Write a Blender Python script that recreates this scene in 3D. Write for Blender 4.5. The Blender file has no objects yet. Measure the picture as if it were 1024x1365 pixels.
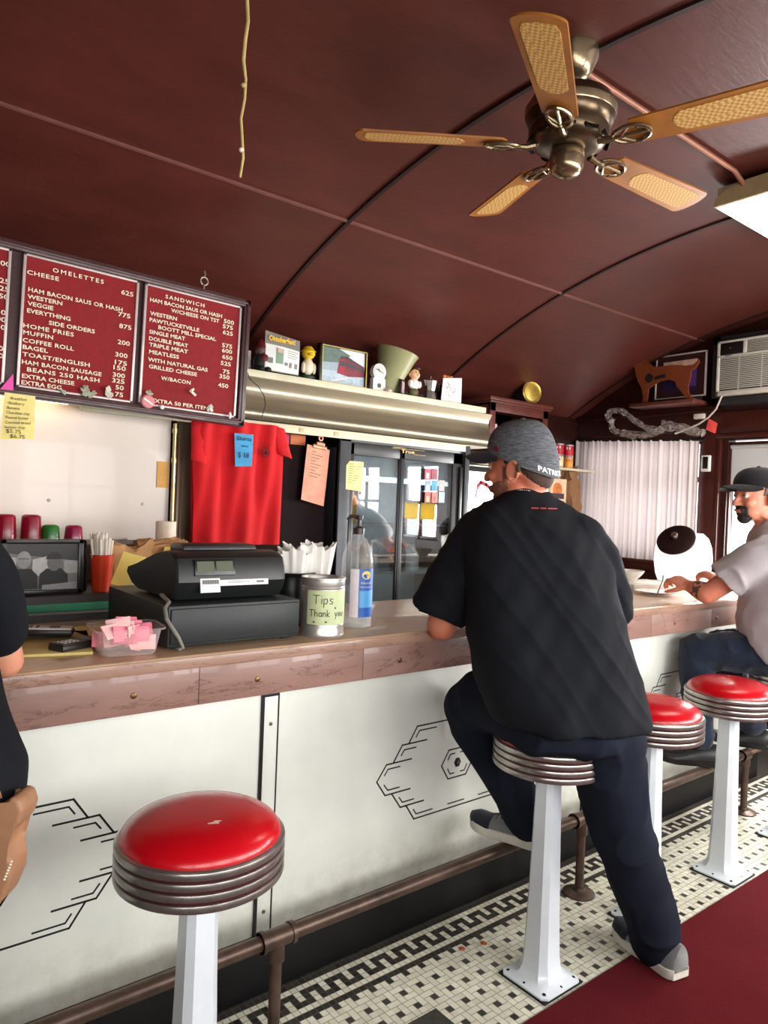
import bpy, bmesh, math, random
from mathutils import Vector as V, Matrix as M, noise as mnoise, Quaternion
random.seed(7)
C = bpy.context.scene.collection
PI = math.pi

# ------------------------------------------------------------------ camera model (also used to measure the photo)
FPX, CX, CY, HC = 965.76, 512.0, 682.5, 1.5
YAW, PITCH, ROLL = (math.radians(a) for a in (38.5737, -.5908, 2.2708))
FW = V((math.sin(YAW)*math.cos(PITCH), math.cos(YAW)*math.cos(PITCH), math.sin(PITCH)))
_r = V((math.cos(YAW), -math.sin(YAW), 0)); _u = _r.cross(FW)
RT = math.cos(ROLL)*_r + math.sin(ROLL)*_u
UP = -math.sin(ROLL)*_r + math.cos(ROLL)*_u
EYE = V((0, 0, HC))
def at(x, y, X=None, Y=None, Z=None, D=None):
    """point of the place seen at a pixel, on a plane of the room or at a depth"""
    d = RT*((x-CX)/FPX) - UP*((y-CY)/FPX) + FW
    if X is not None: t = X/d.x
    elif Y is not None: t = Y/d.y
    elif Z is not None: t = (Z-HC)/d.z
    else: t = D
    return EYE + d*t

# ------------------------------------------------------------------ materials
def lin(c):
    def f(v):
        v /= 255.0
        return v/12.92 if v <= .04045 else ((v+.055)/1.055)**2.4
    return (f(c[0]), f(c[1]), f(c[2]), 1.0)
class NT:
    def __init__(s, name):
        s.m = bpy.data.materials.new(name); s.m.use_nodes = True
        s.t = s.m.node_tree; s.t.nodes.clear()
        s.out = s.n('ShaderNodeOutputMaterial')
    def n(s, typ, **kw):
        nd = s.t.nodes.new(typ)
        for k, v in kw.items(): setattr(nd, k, v)
        return nd
    def l(s, a, b): s.t.links.new(a, b)
    def val(s, sock, v):
        if hasattr(v, 'default_value') or hasattr(v, 'is_linked'): s.l(v, sock)
        else: sock.default_value = v
    def math(s, op, a, b=None, c=None):
        nd = s.n('ShaderNodeMath', operation=op)
        s.val(nd.inputs[0], a)
        if b is not None: s.val(nd.inputs[1], b)
        if c is not None: s.val(nd.inputs[2], c)
        return nd.outputs[0]
    def mix(s, f, a, b):
        nd = s.n('ShaderNodeMix', data_type='RGBA')
        s.val(nd.inputs[0], f); s.val(nd.inputs[6], a); s.val(nd.inputs[7], b)
        return nd.outputs[2]
    def co(s): return s.n('ShaderNodeTexCoord').outputs['Object']
    def pos(s): return s.n('ShaderNodeNewGeometry').outputs['Position']
    def noise(s, scale=10, detail=4, rough=.55, vec=None, dist=0):
        nd = s.n('ShaderNodeTexNoise'); nd.inputs['Scale'].default_value = scale
        nd.inputs['Detail'].default_value = detail; nd.inputs['Roughness'].default_value = rough
        nd.inputs['Distortion'].default_value = dist
        s.l(vec if vec is not None else s.co(), nd.inputs['Vector']); return nd.outputs['Fac']
    def ramp(s, f, lo, hi):
        nd = s.n('ShaderNodeMapRange'); s.l(f, nd.inputs[0])
        nd.inputs[1].default_value = lo; nd.inputs[2].default_value = hi; return nd.outputs[0]
    def bump(s, h, strength=.2, dist=.01):
        nd = s.n('ShaderNodeBump'); nd.inputs['Strength'].default_value = strength
        nd.inputs['Distance'].default_value = dist; s.l(h, nd.inputs['Height']); return nd.outputs[0]
    def bsdf(s, color, rough=.5, metal=0, normal=None, coat=0, trans=0, ior=1.45, spec=.5, sheen=0, emit=None, es=0, alpha=None):
        b = s.n('ShaderNodeBsdfPrincipled')
        s.val(b.inputs['Base Color'], color); s.val(b.inputs['Roughness'], rough); s.val(b.inputs['Metallic'], metal)
        b.inputs['Coat Weight'].default_value = coat; b.inputs['Transmission Weight'].default_value = trans
        b.inputs['IOR'].default_value = ior; b.inputs['Specular IOR Level'].default_value = spec
        b.inputs['Sheen Weight'].default_value = sheen
        if normal is not None: s.l(normal, b.inputs['Normal'])
        if emit: b.inputs['Emission Color'].default_value = emit; b.inputs['Emission Strength'].default_value = es
        if alpha is not None: b.inputs['Alpha'].default_value = alpha
        s.l(b.outputs[0], s.out.inputs[0]); return b
_mats = {}
def mat(name, c, rough=.5, metal=0, var=.12, scale=18, bump=0, bscale=120, coat=0, spec=.5, sheen=0, trans=0, ior=1.45, emit=None, es=0, stretch=None):
    if name in _mats: return _mats[name]
    t = NT(name); col = lin(c)
    vec = t.co()
    if stretch:
        mp = t.n('ShaderNodeMapping'); mp.inputs['Scale'].default_value = stretch; t.l(vec, mp.inputs[0]); vec = mp.outputs[0]
    f = t.noise(scale, 5, .6, vec)
    a = tuple(max(0, v*(1-var)) for v in col[:3])+(1,); b = tuple(min(1, v*(1+var)) for v in col[:3])+(1,)
    cc = t.mix(t.ramp(f, .3, .7), a, b)
    nm = t.bump(t.noise(bscale, 3, .6, vec), bump, .004) if bump else None
    t.bsdf(cc, rough, metal, nm, coat, trans, ior, spec, sheen, lin(emit) if emit else None, es)
    _mats[name] = t.m
    return t.m

# ------------------------------------------------------------------ mesh builder
class B:
    def __init__(s):
        s.b = bmesh.new(); s.mi = 0
    def face(s, vs):
        try:
            f = s.b.faces.new(vs); f.material_index = s.mi; return f
        except ValueError: return None
    def verts(s, pts): return [s.b.verts.new(p) for p in pts]
    def box(s, lo, hi, bev=0, mtx=None, seg=2):
        x0, y0, z0 = lo; x1, y1, z1 = hi
        vs = s.verts([(x0,y0,z0),(x1,y0,z0),(x1,y1,z0),(x0,y1,z0),(x0,y0,z1),(x1,y0,z1),(x1,y1,z1),(x0,y1,z1)])
        fs = [s.face([vs[i] for i in q]) for q in ((3,2,1,0),(4,5,6,7),(0,1,5,4),(1,2,6,5),(2,3,7,6),(3,0,4,7))]
        new = vs
        if bev:
            es = list({e for f in fs for e in f.edges})
            r = bmesh.ops.bevel(s.b, geom=es, offset=bev, segments=seg, affect='EDGES', profile=.5)
            for f in r['faces']: f.material_index = s.mi
            new = list({v for f in r['faces'] for v in f.verts} | {v for v in vs if v.is_valid})
        if mtx is not None:
            for v in new: v.co = mtx @ v.co
        return s
    def obox(s, c, ax, ay, az, hx, hy, hz, bev=0):
        m = M(((ax.x,ay.x,az.x,c[0]),(ax.y,ay.y,az.y,c[1]),(ax.z,ay.z,az.z,c[2]),(0,0,0,1)))
        return s.box((-hx,-hy,-hz),(hx,hy,hz),bev,m)
    def loft(s, rings, cap=True, close=True):
        R = [s.verts(r) for r in rings]; n = len(R[0])
        for a, b in zip(R, R[1:]):
            for i in range(n if close else n-1):
                j = (i+1) % n; s.face([a[i], a[j], b[j], b[i]])
        if cap and close:
            s.face(list(reversed(R[0]))); s.face(R[-1])
        return s
    def lathe(s, prof, loc=(0,0,0), n=32, mtx=None):
        mt = M.Translation(loc) @ (mtx if mtx is not None else M())
        rings = []
        prev = None
        R = []
        for r, z in prof:
            if r < 1e-6: R.append([s.b.verts.new(mt @ V((0,0,z)))])
            else: R.append(s.verts([mt @ V((r*math.cos(2*PI*i/n), r*math.sin(2*PI*i/n), z)) for i in range(n)]))
        for a, b in zip(R, R[1:]):
            for i in range(n):
                j = (i+1) % n
                if len(a) == 1 and len(b) == 1: continue
                if len(a) == 1: s.face([a[0], b[j], b[i]])
                elif len(b) == 1: s.face([a[i], a[j], b[0]])
                else: s.face([a[i], a[j], b[j], b[i]])
        return s
    def tube(s, pts, r, n=10, cap=True, ell=None):
        pts = [V(p) for p in pts]; rs = r if isinstance(r, (list, tuple)) else [r]*len(pts)
        t0 = (pts[1]-pts[0]).normalized()
        up = V((0,0,1)) if abs(t0.z) < .9 else V((1,0,0))
        u = t0.cross(up).normalized(); rings = []
        pt = t0
        for i, p in enumerate(pts):
            if i == 0: t = pts[1]-p
            elif i == len(pts)-1: t = p-pts[i-1]
            else: t = (pts[i+1]-p).normalized()+(p-pts[i-1]).normalized()
            t.normalize(); q = pt.rotation_difference(t); u = q @ u; pt = t
            w = t.cross(u).normalized()
            rings.append([p+(u*math.cos(2*PI*k/n)+w*math.sin(2*PI*k/n))*rs[i] for k in range(n)])
        return s.loft(rings, cap)
    def cyl(s, p0, p1, r0, r1=None, n=24): return s.tube([p0, p1], [r0, r0 if r1 is None else r1], n)
    def ell(s, c, r, mtx=None, n=20, m=12):
        R = mtx if mtx is not None else M.Identity(3)
        R = R.to_3x3(); c = V(c); rings = []
        for j in range(1, m):
            a = PI*j/m
            rings.append([c + R @ V((r[0]*math.sin(a)*math.cos(2*PI*i/n), r[1]*math.sin(a)*math.sin(2*PI*i/n), -r[2]*math.cos(a))) for i in range(n)])
        RR = [s.verts(q) for q in rings]
        b = s.b.verts.new(c + R @ V((0,0,-r[2]))); t = s.b.verts.new(c + R @ V((0,0,r[2])))
        for a, d in zip(RR, RR[1:]):
            for i in range(n): s.face([a[i], a[(i+1)%n], d[(i+1)%n], d[i]])
        for i in range(n):
            s.face([b, RR[0][(i+1)%n], RR[0][i]]); s.face([t, RR[-1][i], RR[-1][(i+1)%n]])
        return s
    def prism(s, poly, o, ax, ay, az, depth):
        """2D outline in the (ax, ay) plane at o, extruded along az"""
        o = V(o); a = s.verts([o+ax*p[0]+ay*p[1] for p in poly]); b = s.verts([o+ax*p[0]+ay*p[1]+az*depth for p in poly])
        n = len(poly); s.face(list(reversed(a))); s.face(b)
        for i in range(n): s.face([a[i], a[(i+1)%n], b[(i+1)%n], b[i]])
        return s
    def bar(s, p0, p1, w, nrm, th):
        """flat strip from p0 to p1, width w, standing th proud along nrm"""
        p0, p1, nrm = V(p0), V(p1), V(nrm); d = (p1-p0); L = d.length; d.normalize(); q = nrm.cross(d)
        return s.obox((p0+p1)/2+nrm*th/2, d, q, nrm, L/2+w*.35, w/2, th/2)
    def patch(s, fn, nu, nv):
        g = [[s.b.verts.new(fn(i/nu, j/nv)) for j in range(nv+1)] for i in range(nu+1)]
        for i in range(nu):
            for j in range(nv): s.face([g[i][j], g[i+1][j], g[i+1][j+1], g[i][j+1]])
        return s
    def text(s, string, o, ax, ay, az, w=None, h=.02, depth=.002, bold=.0, space=1.0, align='L'):
        cu = bpy.data.curves.new('t', 'FONT'); cu.body = string; cu.size = 1; cu.offset = bold; cu.space_character = space
        cu.resolution_u = 2
        ob = bpy.data.objects.new('t', cu); me = ob.to_mesh()
        if len(me.vertices):
            xs = [v.co.x for v in me.vertices]; x0, x1 = min(xs), max(xs)
            sy = h/.70; sx = sy if w is None else w/max(1e-6, x1-x0)
            off = 0 if align == 'L' else (-(x1-x0)*sx if align == 'R' else -(x1-x0)*sx/2)
            o = V(o); vs = []
            for v in me.vertices: vs.append(s.b.verts.new(o+ax*((v.co.x-x0)*sx+off)+ay*(v.co.y*sy)+az*depth))
            for p in me.polygons: s.face([vs[i] for i in p.vertices])
        ob.to_mesh_clear(); bpy.data.objects.remove(ob); bpy.data.curves.remove(cu)
        return s
    def mesh(s, name, recalc=True):
        if recalc: bmesh.ops.recalc_face_normals(s.b, faces=s.b.faces[:])
        me = bpy.data.meshes.new(name); s.b.to_mesh(me); s.b.free(); return me
    def build(s, name, mats, parent=None, angle=35, recalc=True):
        me = s.mesh(name, recalc)
        return link(name, me, mats, parent, angle)
def link(name, me, mats, parent=None, angle=35):
    for m in (mats if isinstance(mats, (list, tuple)) else [mats]): me.materials.append(m)
    me.polygons.foreach_set('use_smooth', [True]*len(me.polygons))
    if angle < 180: me.set_sharp_from_angle(angle=math.radians(angle))
    o = bpy.data.objects.new(name, me); C.objects.link(o)
    if parent is not None:
        o.parent = parent
        # parts are modelled in room coordinates; a sub-part's parent already sits there
        if parent.parent is None: o.matrix_parent_inverse = parent.matrix_basis.inverted()
    return o
def thing(name, label, cat, loc=(0,0,0), group=None):
    o = bpy.data.objects.new(name, None); C.objects.link(o); o.location = loc; o.empty_display_size = .05
    o.matrix_basis = M.Translation(loc)
    return tag(o, label, cat, group)
def tag(o, label, cat, group=None):
    o['label'] = label; o['category'] = cat
    if group: o['group'] = group
    return o
def struct(o, label=None):
    o['kind'] = 'structure'
    if label: o['label'] = label
    return o
def dup(root, mtx, label=None):
    """copy a thing, its parts and sub-parts; mtx moves the copy"""
    r = root.copy(); C.objects.link(r); r.matrix_basis = mtx @ root.matrix_basis
    if label: r['label'] = label
    for ch in list(root.children):
        c = ch.copy(); C.objects.link(c); c.parent = r; c.matrix_parent_inverse = ch.matrix_parent_inverse.copy()
        for g in list(ch.children):
            d = g.copy(); C.objects.link(d); d.parent = c; d.matrix_parent_inverse = g.matrix_parent_inverse.copy()
    return r
def fuse(b, voxel, smooth=6, disp=None, lam=.5):
    """merge overlapping solids of a builder into one continuous skin"""
    me = b.mesh('fuse')
    ob = bpy.data.objects.new('fuse', me); C.objects.link(ob)
    md = ob.modifiers.new('r', 'REMESH'); md.mode = 'VOXEL'; md.voxel_size = voxel; md.adaptivity = 0
    if smooth:
        sm = ob.modifiers.new('s', 'SMOOTH'); sm.factor = lam; sm.iterations = smooth
    dg = bpy.context.evaluated_depsgraph_get(); dg.update()
    res = bpy.data.meshes.new_from_object(ob.evaluated_get(dg))
    bpy.data.objects.remove(ob); bpy.data.meshes.remove(me)
    if disp:
        ns = [v.normal.copy() for v in res.vertices]
        for v, n in zip(res.vertices, ns): v.co += n*disp(v.co, n)
        res.update()
    return res
X_, Y_, Z_ = V((1,0,0)), V((0,1,0)), V((0,0,1))
# ------------------------------------------------------------------ room shell
XL, XE, YF, YB = -2.2, 5.0, -.75, 3.75
R0, YC, ZA = 4.2, 1.5, 2.92
def zc(y): return ZA - R0 + math.sqrt(R0*R0-(y-YC)**2)

def floor_material():
    t = NT('mosaic_floor'); p = t.pos(); sx = t.n('ShaderNodeSeparateXYZ'); t.l(p, sx.inputs[0])
    U = .0225
    gx = t.math('DIVIDE', t.math('ADD', sx.outputs[0], 1.3275), U)
    gy = t.math('DIVIDE', t.math('SUBTRACT', 1.8938, sx.outputs[1]), U)       # rows counted away from the counter
    def fl(a): return t.math('FLOOR', a)
    def fr(a): return t.math('FRACT', a)
    def modp(a, n): return t.math('FLOORED_MODULO', a, n)
    def eq(a, b): return t.math('COMPARE', a, b, .1)
    def andn(a, b): return t.math('MULTIPLY', a, b)
    def orr(a, b): return t.math('MAXIMUM', a, b)
    ix, iy = fl(gx), fl(gy)
    fx, fy = fr(gx), fr(gy)
    # pinwheel field: 3x3 cells with a dark dot in the middle, four bricks turning round it
    cx, cy = modp(ix, 3.0), modp(iy, 3.0)
    dot = andn(eq(cx, 1.0), eq(cy, 1.0))
    g = .055
    lft, rgt = t.math('LESS_THAN', fx, g), t.math('GREATER_THAN', fx, 1-g)
    bot, top = t.math('LESS_THAN', fy, g), t.math('GREATER_THAN', fy, 1-g)
    def cell(a, b): return andn(eq(cx, a), eq(cy, b))
    # joints inside bricks are dropped
    noR = orr(cell(0.,0.), cell(1.,2.)); noL = orr(cell(1.,0.), cell(2.,2.))
    noT = orr(cell(2.,0.), cell(0.,1.)); noB = orr(cell(2.,1.), cell(0.,2.))
    def sub(a, b): return andn(a, t.math('SUBTRACT', 1.0, b))
    gf = orr(orr(sub(lft, noL), sub(rgt, noR)), orr(sub(bot, noB), sub(top, noT)))
    # border rows: 0 dark, 1 white, 2-4 key, 5 white, 6 dark
    gs = orr(orr(lft, rgt), orr(bot, top))
    k4 = modp(ix, 4.0)
    keyw = orr(andn(eq(k4, 0.0), t.math('LESS_THAN', iy, 3.5)), andn(eq(k4, 2.0), t.math('GREATER_THAN', iy, 2.5)))
    inkey = andn(t.math('GREATER_THAN', iy, 1.5), t.math('LESS_THAN', iy, 4.5))
    bw = orr(orr(eq(iy, 1.0), eq(iy, 5.0)), andn(inkey, keyw))
    isb = t.math('LESS_THAN', iy, 6.5)
    white = orr(andn(isb, bw), sub(t.math('SUBTRACT', 1.0, dot), isb))
    # rows past the field (behind the counter, under the carpet) just carry on
    # black repair tile where a stool is missing
    bx = andn(t.math('LESS_THAN', t.math('ABSOLUTE', t.math('SUBTRACT', sx.outputs[0], 1.405)), .105),
              t.math('LESS_THAN', t.math('ABSOLUTE', t.math('SUBTRACT', sx.outputs[1], 1.445)), .105))
    white = sub(white, bx)
    grout = orr(andn(isb, gs), sub(gf, isb)); grout = sub(grout, bx)
    comb = t.n('ShaderNodeCombineXYZ'); t.l(ix, comb.inputs[0]); t.l(iy, comb.inputs[1])
    wn = t.n('ShaderNodeTexWhiteNoise'); t.l(comb.outputs[0], wn.inputs[0])
    dirt = t.ramp(t.noise(3.5, 6, .65, p), .35, .75)
    wcol = t.mix(wn.outputs[0], lin((226,224,206)), lin((206,202,182)))
    wcol = t.mix(t.math('MULTIPLY', dirt, .35), wcol, lin((158,148,118)))
    kcol = t.mix(wn.outputs[0], lin((38,36,34)), lin((56,52,48)))
    col = t.mix(white, kcol, wcol)
    col = t.mix(t.math('MULTIPLY', grout, .8), col, lin((96,88,76)))
    nm = t.bump(t.math('SUBTRACT', 1.0, grout), .25, .002)
    t.bsdf(col, .34, 0, nm, spec=.5)
    return t.m

def ceiling_material():
    t = NT('painted_ceiling'); p = t.pos()
    mp = t.n('ShaderNodeMapping'); mp.inputs['Scale'].default_value = (1.2, 3.5, 2); mp.inputs['Rotation'].default_value = (0,0,.5); t.l(p, mp.inputs[0])
    f = t.ramp(t.noise(2.2, 6, .62, mp.outputs[0]), .3, .75)
    c = t.mix(f, lin((74,33,26)), lin((92,42,35)))
    sc = t.ramp(t.noise(26, 6, .75, mp.outputs[0], 1.2), .66, .78)
    c = t.mix(t.math('MULTIPLY', sc, .35), c, lin((122,72,60)))
    nm = t.bump(t.noise(14, 5, .6, mp.outputs[0]), .15, .01)
    t.bsdf(c, .42, 0, nm, spec=.45)
    return t.m
M_CEIL = ceiling_material()
M_WOOD = mat('dark_mahogany', (44,16,12), .38, var=.3, scale=6, stretch=(3,3,.5), bump=.06)
M_WOOD2 = mat('red_brown_wood', (92,44,36), .45, var=.25, scale=7, stretch=(2,2,.6), bump=.08)
M_BLACK = mat('black_enamel', (20,19,19), .32, var=.2)
M_BLACKM = mat('black_matte', (17,16,16), .65, var=.2)
M_CREAM = mat('cream_paint', (226,222,206), .45, var=.06, scale=4)

b = B(); b.box((XL-.1, YF-.1, -.1), (XE+.1, YB+.1, 0))
struct(b.build('floor', floor_material()))
t = NT('maroon_carpet'); f = t.noise(260, 4, .7); g = t.ramp(t.noise(5, 5), .35, .7)
c_ = t.mix(f, lin((72,17,23)), lin((118,34,40))); c_ = t.mix(t.math('MULTIPLY', g, .35), c_, lin((72,16,22)))
t.bsdf(c_, .95, 0, t.bump(f, .6, .006), spec=.08); M_CARPET = t.m
b = B(); b.box((XL+.02, YF+.02, 0.0005), (XE-.02, 1.348, .009), .003)
tag(b.build('carpet_runner', M_CARPET), 'maroon carpet runner along the tiled floor in front of the stools', 'carpet')

# ceiling: a barrel vault
b = B()
N = 48
ys = [YF-.05+(YB-YF+.1)*i/N for i in range(N+1)]
rings = []
for x in (XL-.1, XE+.1):
    rings.append([(x, y, zc(y)) for y in ys]+[(x, y, zc(y)+.06) for y in reversed(ys)])
b.loft(rings)
struct(b.build('ceiling', M_CEIL, angle=60))
M_RIB = mat('dark_rib', (34,12,10), .5, var=.2)
M_SEAM = mat('seam_trim', (112,70,62), .45, var=.12)
k = 1
for x in (-1.175, .34, 1.855, 3.37, 4.885):
    b = B(); rr = []
    for i in range(41):
        y = YF+.01+(YB-YF-.02)*i/40; z = zc(y)
        rr.append([(x-.012, y, z+.004), (x-.009, y, z-.010), (x+.009, y, z-.010), (x+.012, y, z+.004)])
    b.loft(rr); struct(b.build('trim_%d' % k, M_RIB, angle=60)); k += 1
for y in (2.662, .338):
    b = B(); z = zc(y)
    b.obox((1.4, y, z-.002), X_, V((0, math.cos(.28)*1, -math.sin(.28)*(1 if y > YC else -1))), V((0, math.sin(.28)*(1 if y > YC else -1), math.cos(.28))), 3.59, .008, .006, .002)
    struct(b.build('trim_%d' % k, M_SEAM)); k += 1

# walls
M_WALLB = mat('dark_back_wall', (46,20,16), .55, var=.2, scale=5)
b = B(); b.box((XL-.1, YB, 0), (XE+.1, YB+.1, zc(YB)+.03)); struct(b.build('wall_back', M_WALLB))
# front wall (customer side, behind the camera) with a row of windows
WZ0, WZ1 = 1.0, 2.02
fw = [(-1.9,-.95), (-.75,.2), (.4,1.35), (1.55,2.5), (2.7,3.65), (3.85,4.8)]
b = B()
b.box((XL-.1, YF-.1, 0), (XE+.1, YF, WZ0)); b.box((XL-.1, YF-.1, WZ1), (XE+.1, YF, zc(YF)+.03))
xs = [XL-.1]+[v for w in fw for v in w]+[XE+.1]
for i in range(0, len(xs), 2): b.box((xs[i], YF-.1, WZ0), (xs[i+1], YF, WZ1))
struct(b.build('wall_front', M_WOOD))
M_GLASS = NT('window_glass'); _g = M_GLASS.n('ShaderNodeBsdfTransparent'); _gl = M_GLASS.n('ShaderNodeBsdfGlossy'); _gl.inputs['Roughness'].default_value = .02
_mx = M_GLASS.n('ShaderNodeMixShader'); _mx.inputs[0].default_value = .06
M_GLASS.l(_g.outputs[0], _mx.inputs[1]); M_GLASS.l(_gl.outputs[0], _mx.inputs[2]); M_GLASS.l(_mx.outputs[0], M_GLASS.out.inputs[0]); M_GLASS = M_GLASS.m
wn_ = 3
for (x0, x1) in fw:
    b = B()
    for (a0, a1, c0, c1) in ((x0, x1, WZ0, WZ0+.05), (x0, x1, WZ1-.05, WZ1), (x0, x0+.045, WZ0, WZ1), (x1-.045, x1, WZ0, WZ1), ((x0+x1)/2-.015, (x0+x1)/2+.015, WZ0, WZ1), (x0, x1, 1.55, 1.58)):
        b.box((a0, YF-.07, c0), (a1, YF-.02, c1), .004)
    o = struct(b.build('window_%d' % wn_, M_WOOD2))
    b = B(); b.box((x0+.03, YF-.05, WZ0+.03), (x1-.03, YF-.046, WZ1-.03)); b.build('pane', M_GLASS, o)
    wn_ += 1
def gable(b, x0, x1, y0, y1, z0):
    n = 24; pts = [(y0+(y1-y0)*i/n) for i in range(n+1)]
    poly = [(y, zc(y)+.03) for y in reversed(pts)]
    poly = [(y0, z0), (y1, z0)] + poly
    b.prism(poly, (x0, 0, 0), Y_, Z_, X_, x1-x0)
b = B(); gable(b, XL-.1, XL, YF-.08, YB+.08, 0); struct(b.build('wall_left', M_WOOD))
# right end wall: opening for curtained window and for the door
CW = (2.64, 3.62, 1.19, 2.06)          # y0 y1 z0 z1
DW = (1.42, 2.46, 0.0, 2.04)           # door opening
b = B()
gable(b, XE, XE+.1, YF-.08, YB+.08, 2.10)
b.box((XE, CW[1], 0), (XE+.1, YB+.08, 2.10)); b.box((XE, DW[1], 0), (XE+.1, CW[0], 2.10)); b.box((XE, CW[0], 0), (XE+.1, CW[1], CW[2]))
b.box((XE, CW[0], CW[3]), (XE+.1, CW[1], 2.10))
for (a0, a1) in ((YF-.08, -.42), (.14, .52), (1.10, DW[0])): b.box((XE, a0, 0), (XE+.1, a1, 2.10))
for (a0, a1) in ((-.42, .14), (.52, 1.10)): b.box((XE, a0, 0), (XE+.1, a1, 1.15)); b.box((XE, a0, 1.95), (XE+.1, a1, 2.10))
 
b.box((XE, DW[0], DW[3]), (XE+.1, DW[1], 2.10))
struct(b.build('wall_right', M_WOOD))
# ------------------------------------------------------------------ the lunch counter
def marble(name, c1, c2, vein, rough=.35):
    t = NT(name); p = t.pos()
    mp = t.n('ShaderNodeMapping'); mp.inputs['Scale'].default_value = (1.2, 3, 6); mp.inputs['Rotation'].default_value = (.1, .25, .1); t.l(p, mp.inputs[0])
    f = t.ramp(t.noise(2.5, 6, .6, mp.outputs[0]), .3, .7)
    c = t.mix(f, lin(c1), lin(c2))
    v = t.noise(2.0, 7, .62, mp.outputs[0], .35)
    v = t.math('ABSOLUTE', t.math('SUBTRACT', v, .5)); v = t.ramp(v, .012, .002)
    c = t.mix(t.math('MULTIPLY', v, .6), c, lin(vein))
    f2 = t.noise(120, 3, .6, p); c = t.mix(t.math('MULTIPLY', t.ramp(f2, .5, .8), .22), c, lin(c2))
    t.bsdf(c, rough, 0, None, .15)
    return t.m
M_FASCIA = marble('rose_marble_fascia', (124,92,82), (150,116,104), (82,56,48), .45)
M_TOP = marble('worn_tan_counter', (170,138,108), (190,158,126), (150,116,90), .3)
def panel_mat():
    t = NT('cream_enamel_panel'); p = t.pos(); sx = t.n('ShaderNodeSeparateXYZ'); t.l(p, sx.inputs[0])
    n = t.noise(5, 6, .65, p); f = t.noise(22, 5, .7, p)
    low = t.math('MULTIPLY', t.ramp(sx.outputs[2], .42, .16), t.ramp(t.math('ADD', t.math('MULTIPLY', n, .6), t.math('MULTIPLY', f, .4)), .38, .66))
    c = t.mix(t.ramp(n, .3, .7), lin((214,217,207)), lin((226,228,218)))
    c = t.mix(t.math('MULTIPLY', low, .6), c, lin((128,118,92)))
    t.bsdf(c, .28, 0, None, .3); return t.m
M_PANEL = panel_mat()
M_LINE = mat('black_inlay', (24,22,22), .4, var=.15)
M_SCREW = mat('brass_screw', (112,84,52), .4, .8, var=.2)
M_STEELS = mat('steel_screw', (120,114,104), .4, .9, var=.2)
M_COPPER = mat('dirty_copper_ledge', (104,78,62), .5, .3, var=.4, scale=12, bump=.1)
M_KICK = mat('black_kick_plate', (13,12,13), .5, var=.3, spec=.25, scale=9)
PY = 1.92; CT = 1.083
lc = thing('lunch_counter', 'long cream panelled lunch counter with black geometric inlays and marble edge', 'counter', (1.9, 2.0, 0))
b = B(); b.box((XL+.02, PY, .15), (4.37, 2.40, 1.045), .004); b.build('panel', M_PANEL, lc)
b = B(); b.box((XL+.02, 1.902, 0), (4.385, 2.40, .15), .004); b.build('kick_base', M_KICK, lc)
b = B(); b.box((XL+.02, 1.885, .15), (4.39, PY+.004, .166), .006); b.box((XL+.02, 1.903, .166), (4.38, PY+.003, .178), .004); b.build('ledge', M_COPPER, lc)
b = B()
xs_ = [-2.18, -1.36, -.813, -.265, .2827, .8307, 1.3784, 1.926, 2.474, 3.022, 3.57, 4.118, 4.40]
for x0, x1 in zip(xs_, xs_[1:]): b.box((x0+.0006, 1.803, .946), (x1-.0006, 1.83, 1.046), .0015)
b.box((4.375, 1.815, .946), (4.40, 2.45, 1.046), .002)
b.build('fascia', M_FASCIA, lc)
R_ = M.Rotation(PI/2, 4, 'X')
for x in (-.9, -.45, .08, .656, 1.0057, 1.5286, 2.05, 2.6, 3.22, 3.62, 3.9):
    b = B(); b.lathe([(0, -.001), (.0085, -.001), (.008, .0025), (.005, .004), (0, .0042)], (x, 1.8035, .994), 14, R_); b.build('screw_head', M_SCREW, lc)
for x in (-.485, 1.118, 2.735, 4.30):
    b = B(); b.box((x-.022, PY-.004, .178), (x+.026, PY+.002, .905), .001); o = b.build('cover_strip', M_PANEL, lc)
    b = B(); b.box((x-.032, PY-.006, .178), (x-.0215, PY+.002, .925)); b.box((x+.0255, PY-.006, .178), (x+.0295, PY+.002, .925)); b.box((x-.022, PY-.006, .904), (x+.026, PY+.002, .911)); b.build('black_edging', M_LINE, o)
    for z in (.82, .45, .245): b = B(); b.lathe([(0, -.001), (.006, -.001), (.0055, .0022), (0, .003)], (x+.002, PY-.0045, z), 12, R_); b.build('screw_head', M_STEELS, o)
# inlaid motif
half = [[(.115,.715),(-.161,.715),(-.198,.66)], [(-.113,.659),(-.228,.659),(-.266,.604)],
        [(-.183,.603),(-.297,.603),(-.337,.551),(-.298,.497),(-.184,.497)], [(-.269,.497),(-.227,.440),(-.117,.440)], [(-.2,.440),(-.161,.383),(.115,.383)],
        [(-.067,.698),(-.15,.698),(-.165,.677)], [(-.164,.641),(-.218,.641),(-.232,.623)], [(-.235,.586),(-.289,.586),(-.304,.567)],
        [(-.304,.534),(-.287,.513),(-.235,.513)], [(-.234,.476),(-.218,.456),(-.165,.456)], [(-.165,.418),(-.151,.399),(-.073,.399)],
        [(.008,.697),(.047,.697)], [(.005,.399),(.047,.399)],
        [(.047,.6),(.001,.6),(-.034,.547),(.001,.493),(.047,.493)], [(.032,.583),(.009,.583),(-.003,.564)], [(-.003,.531),(.01,.510),(.03,.510)]]
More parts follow.
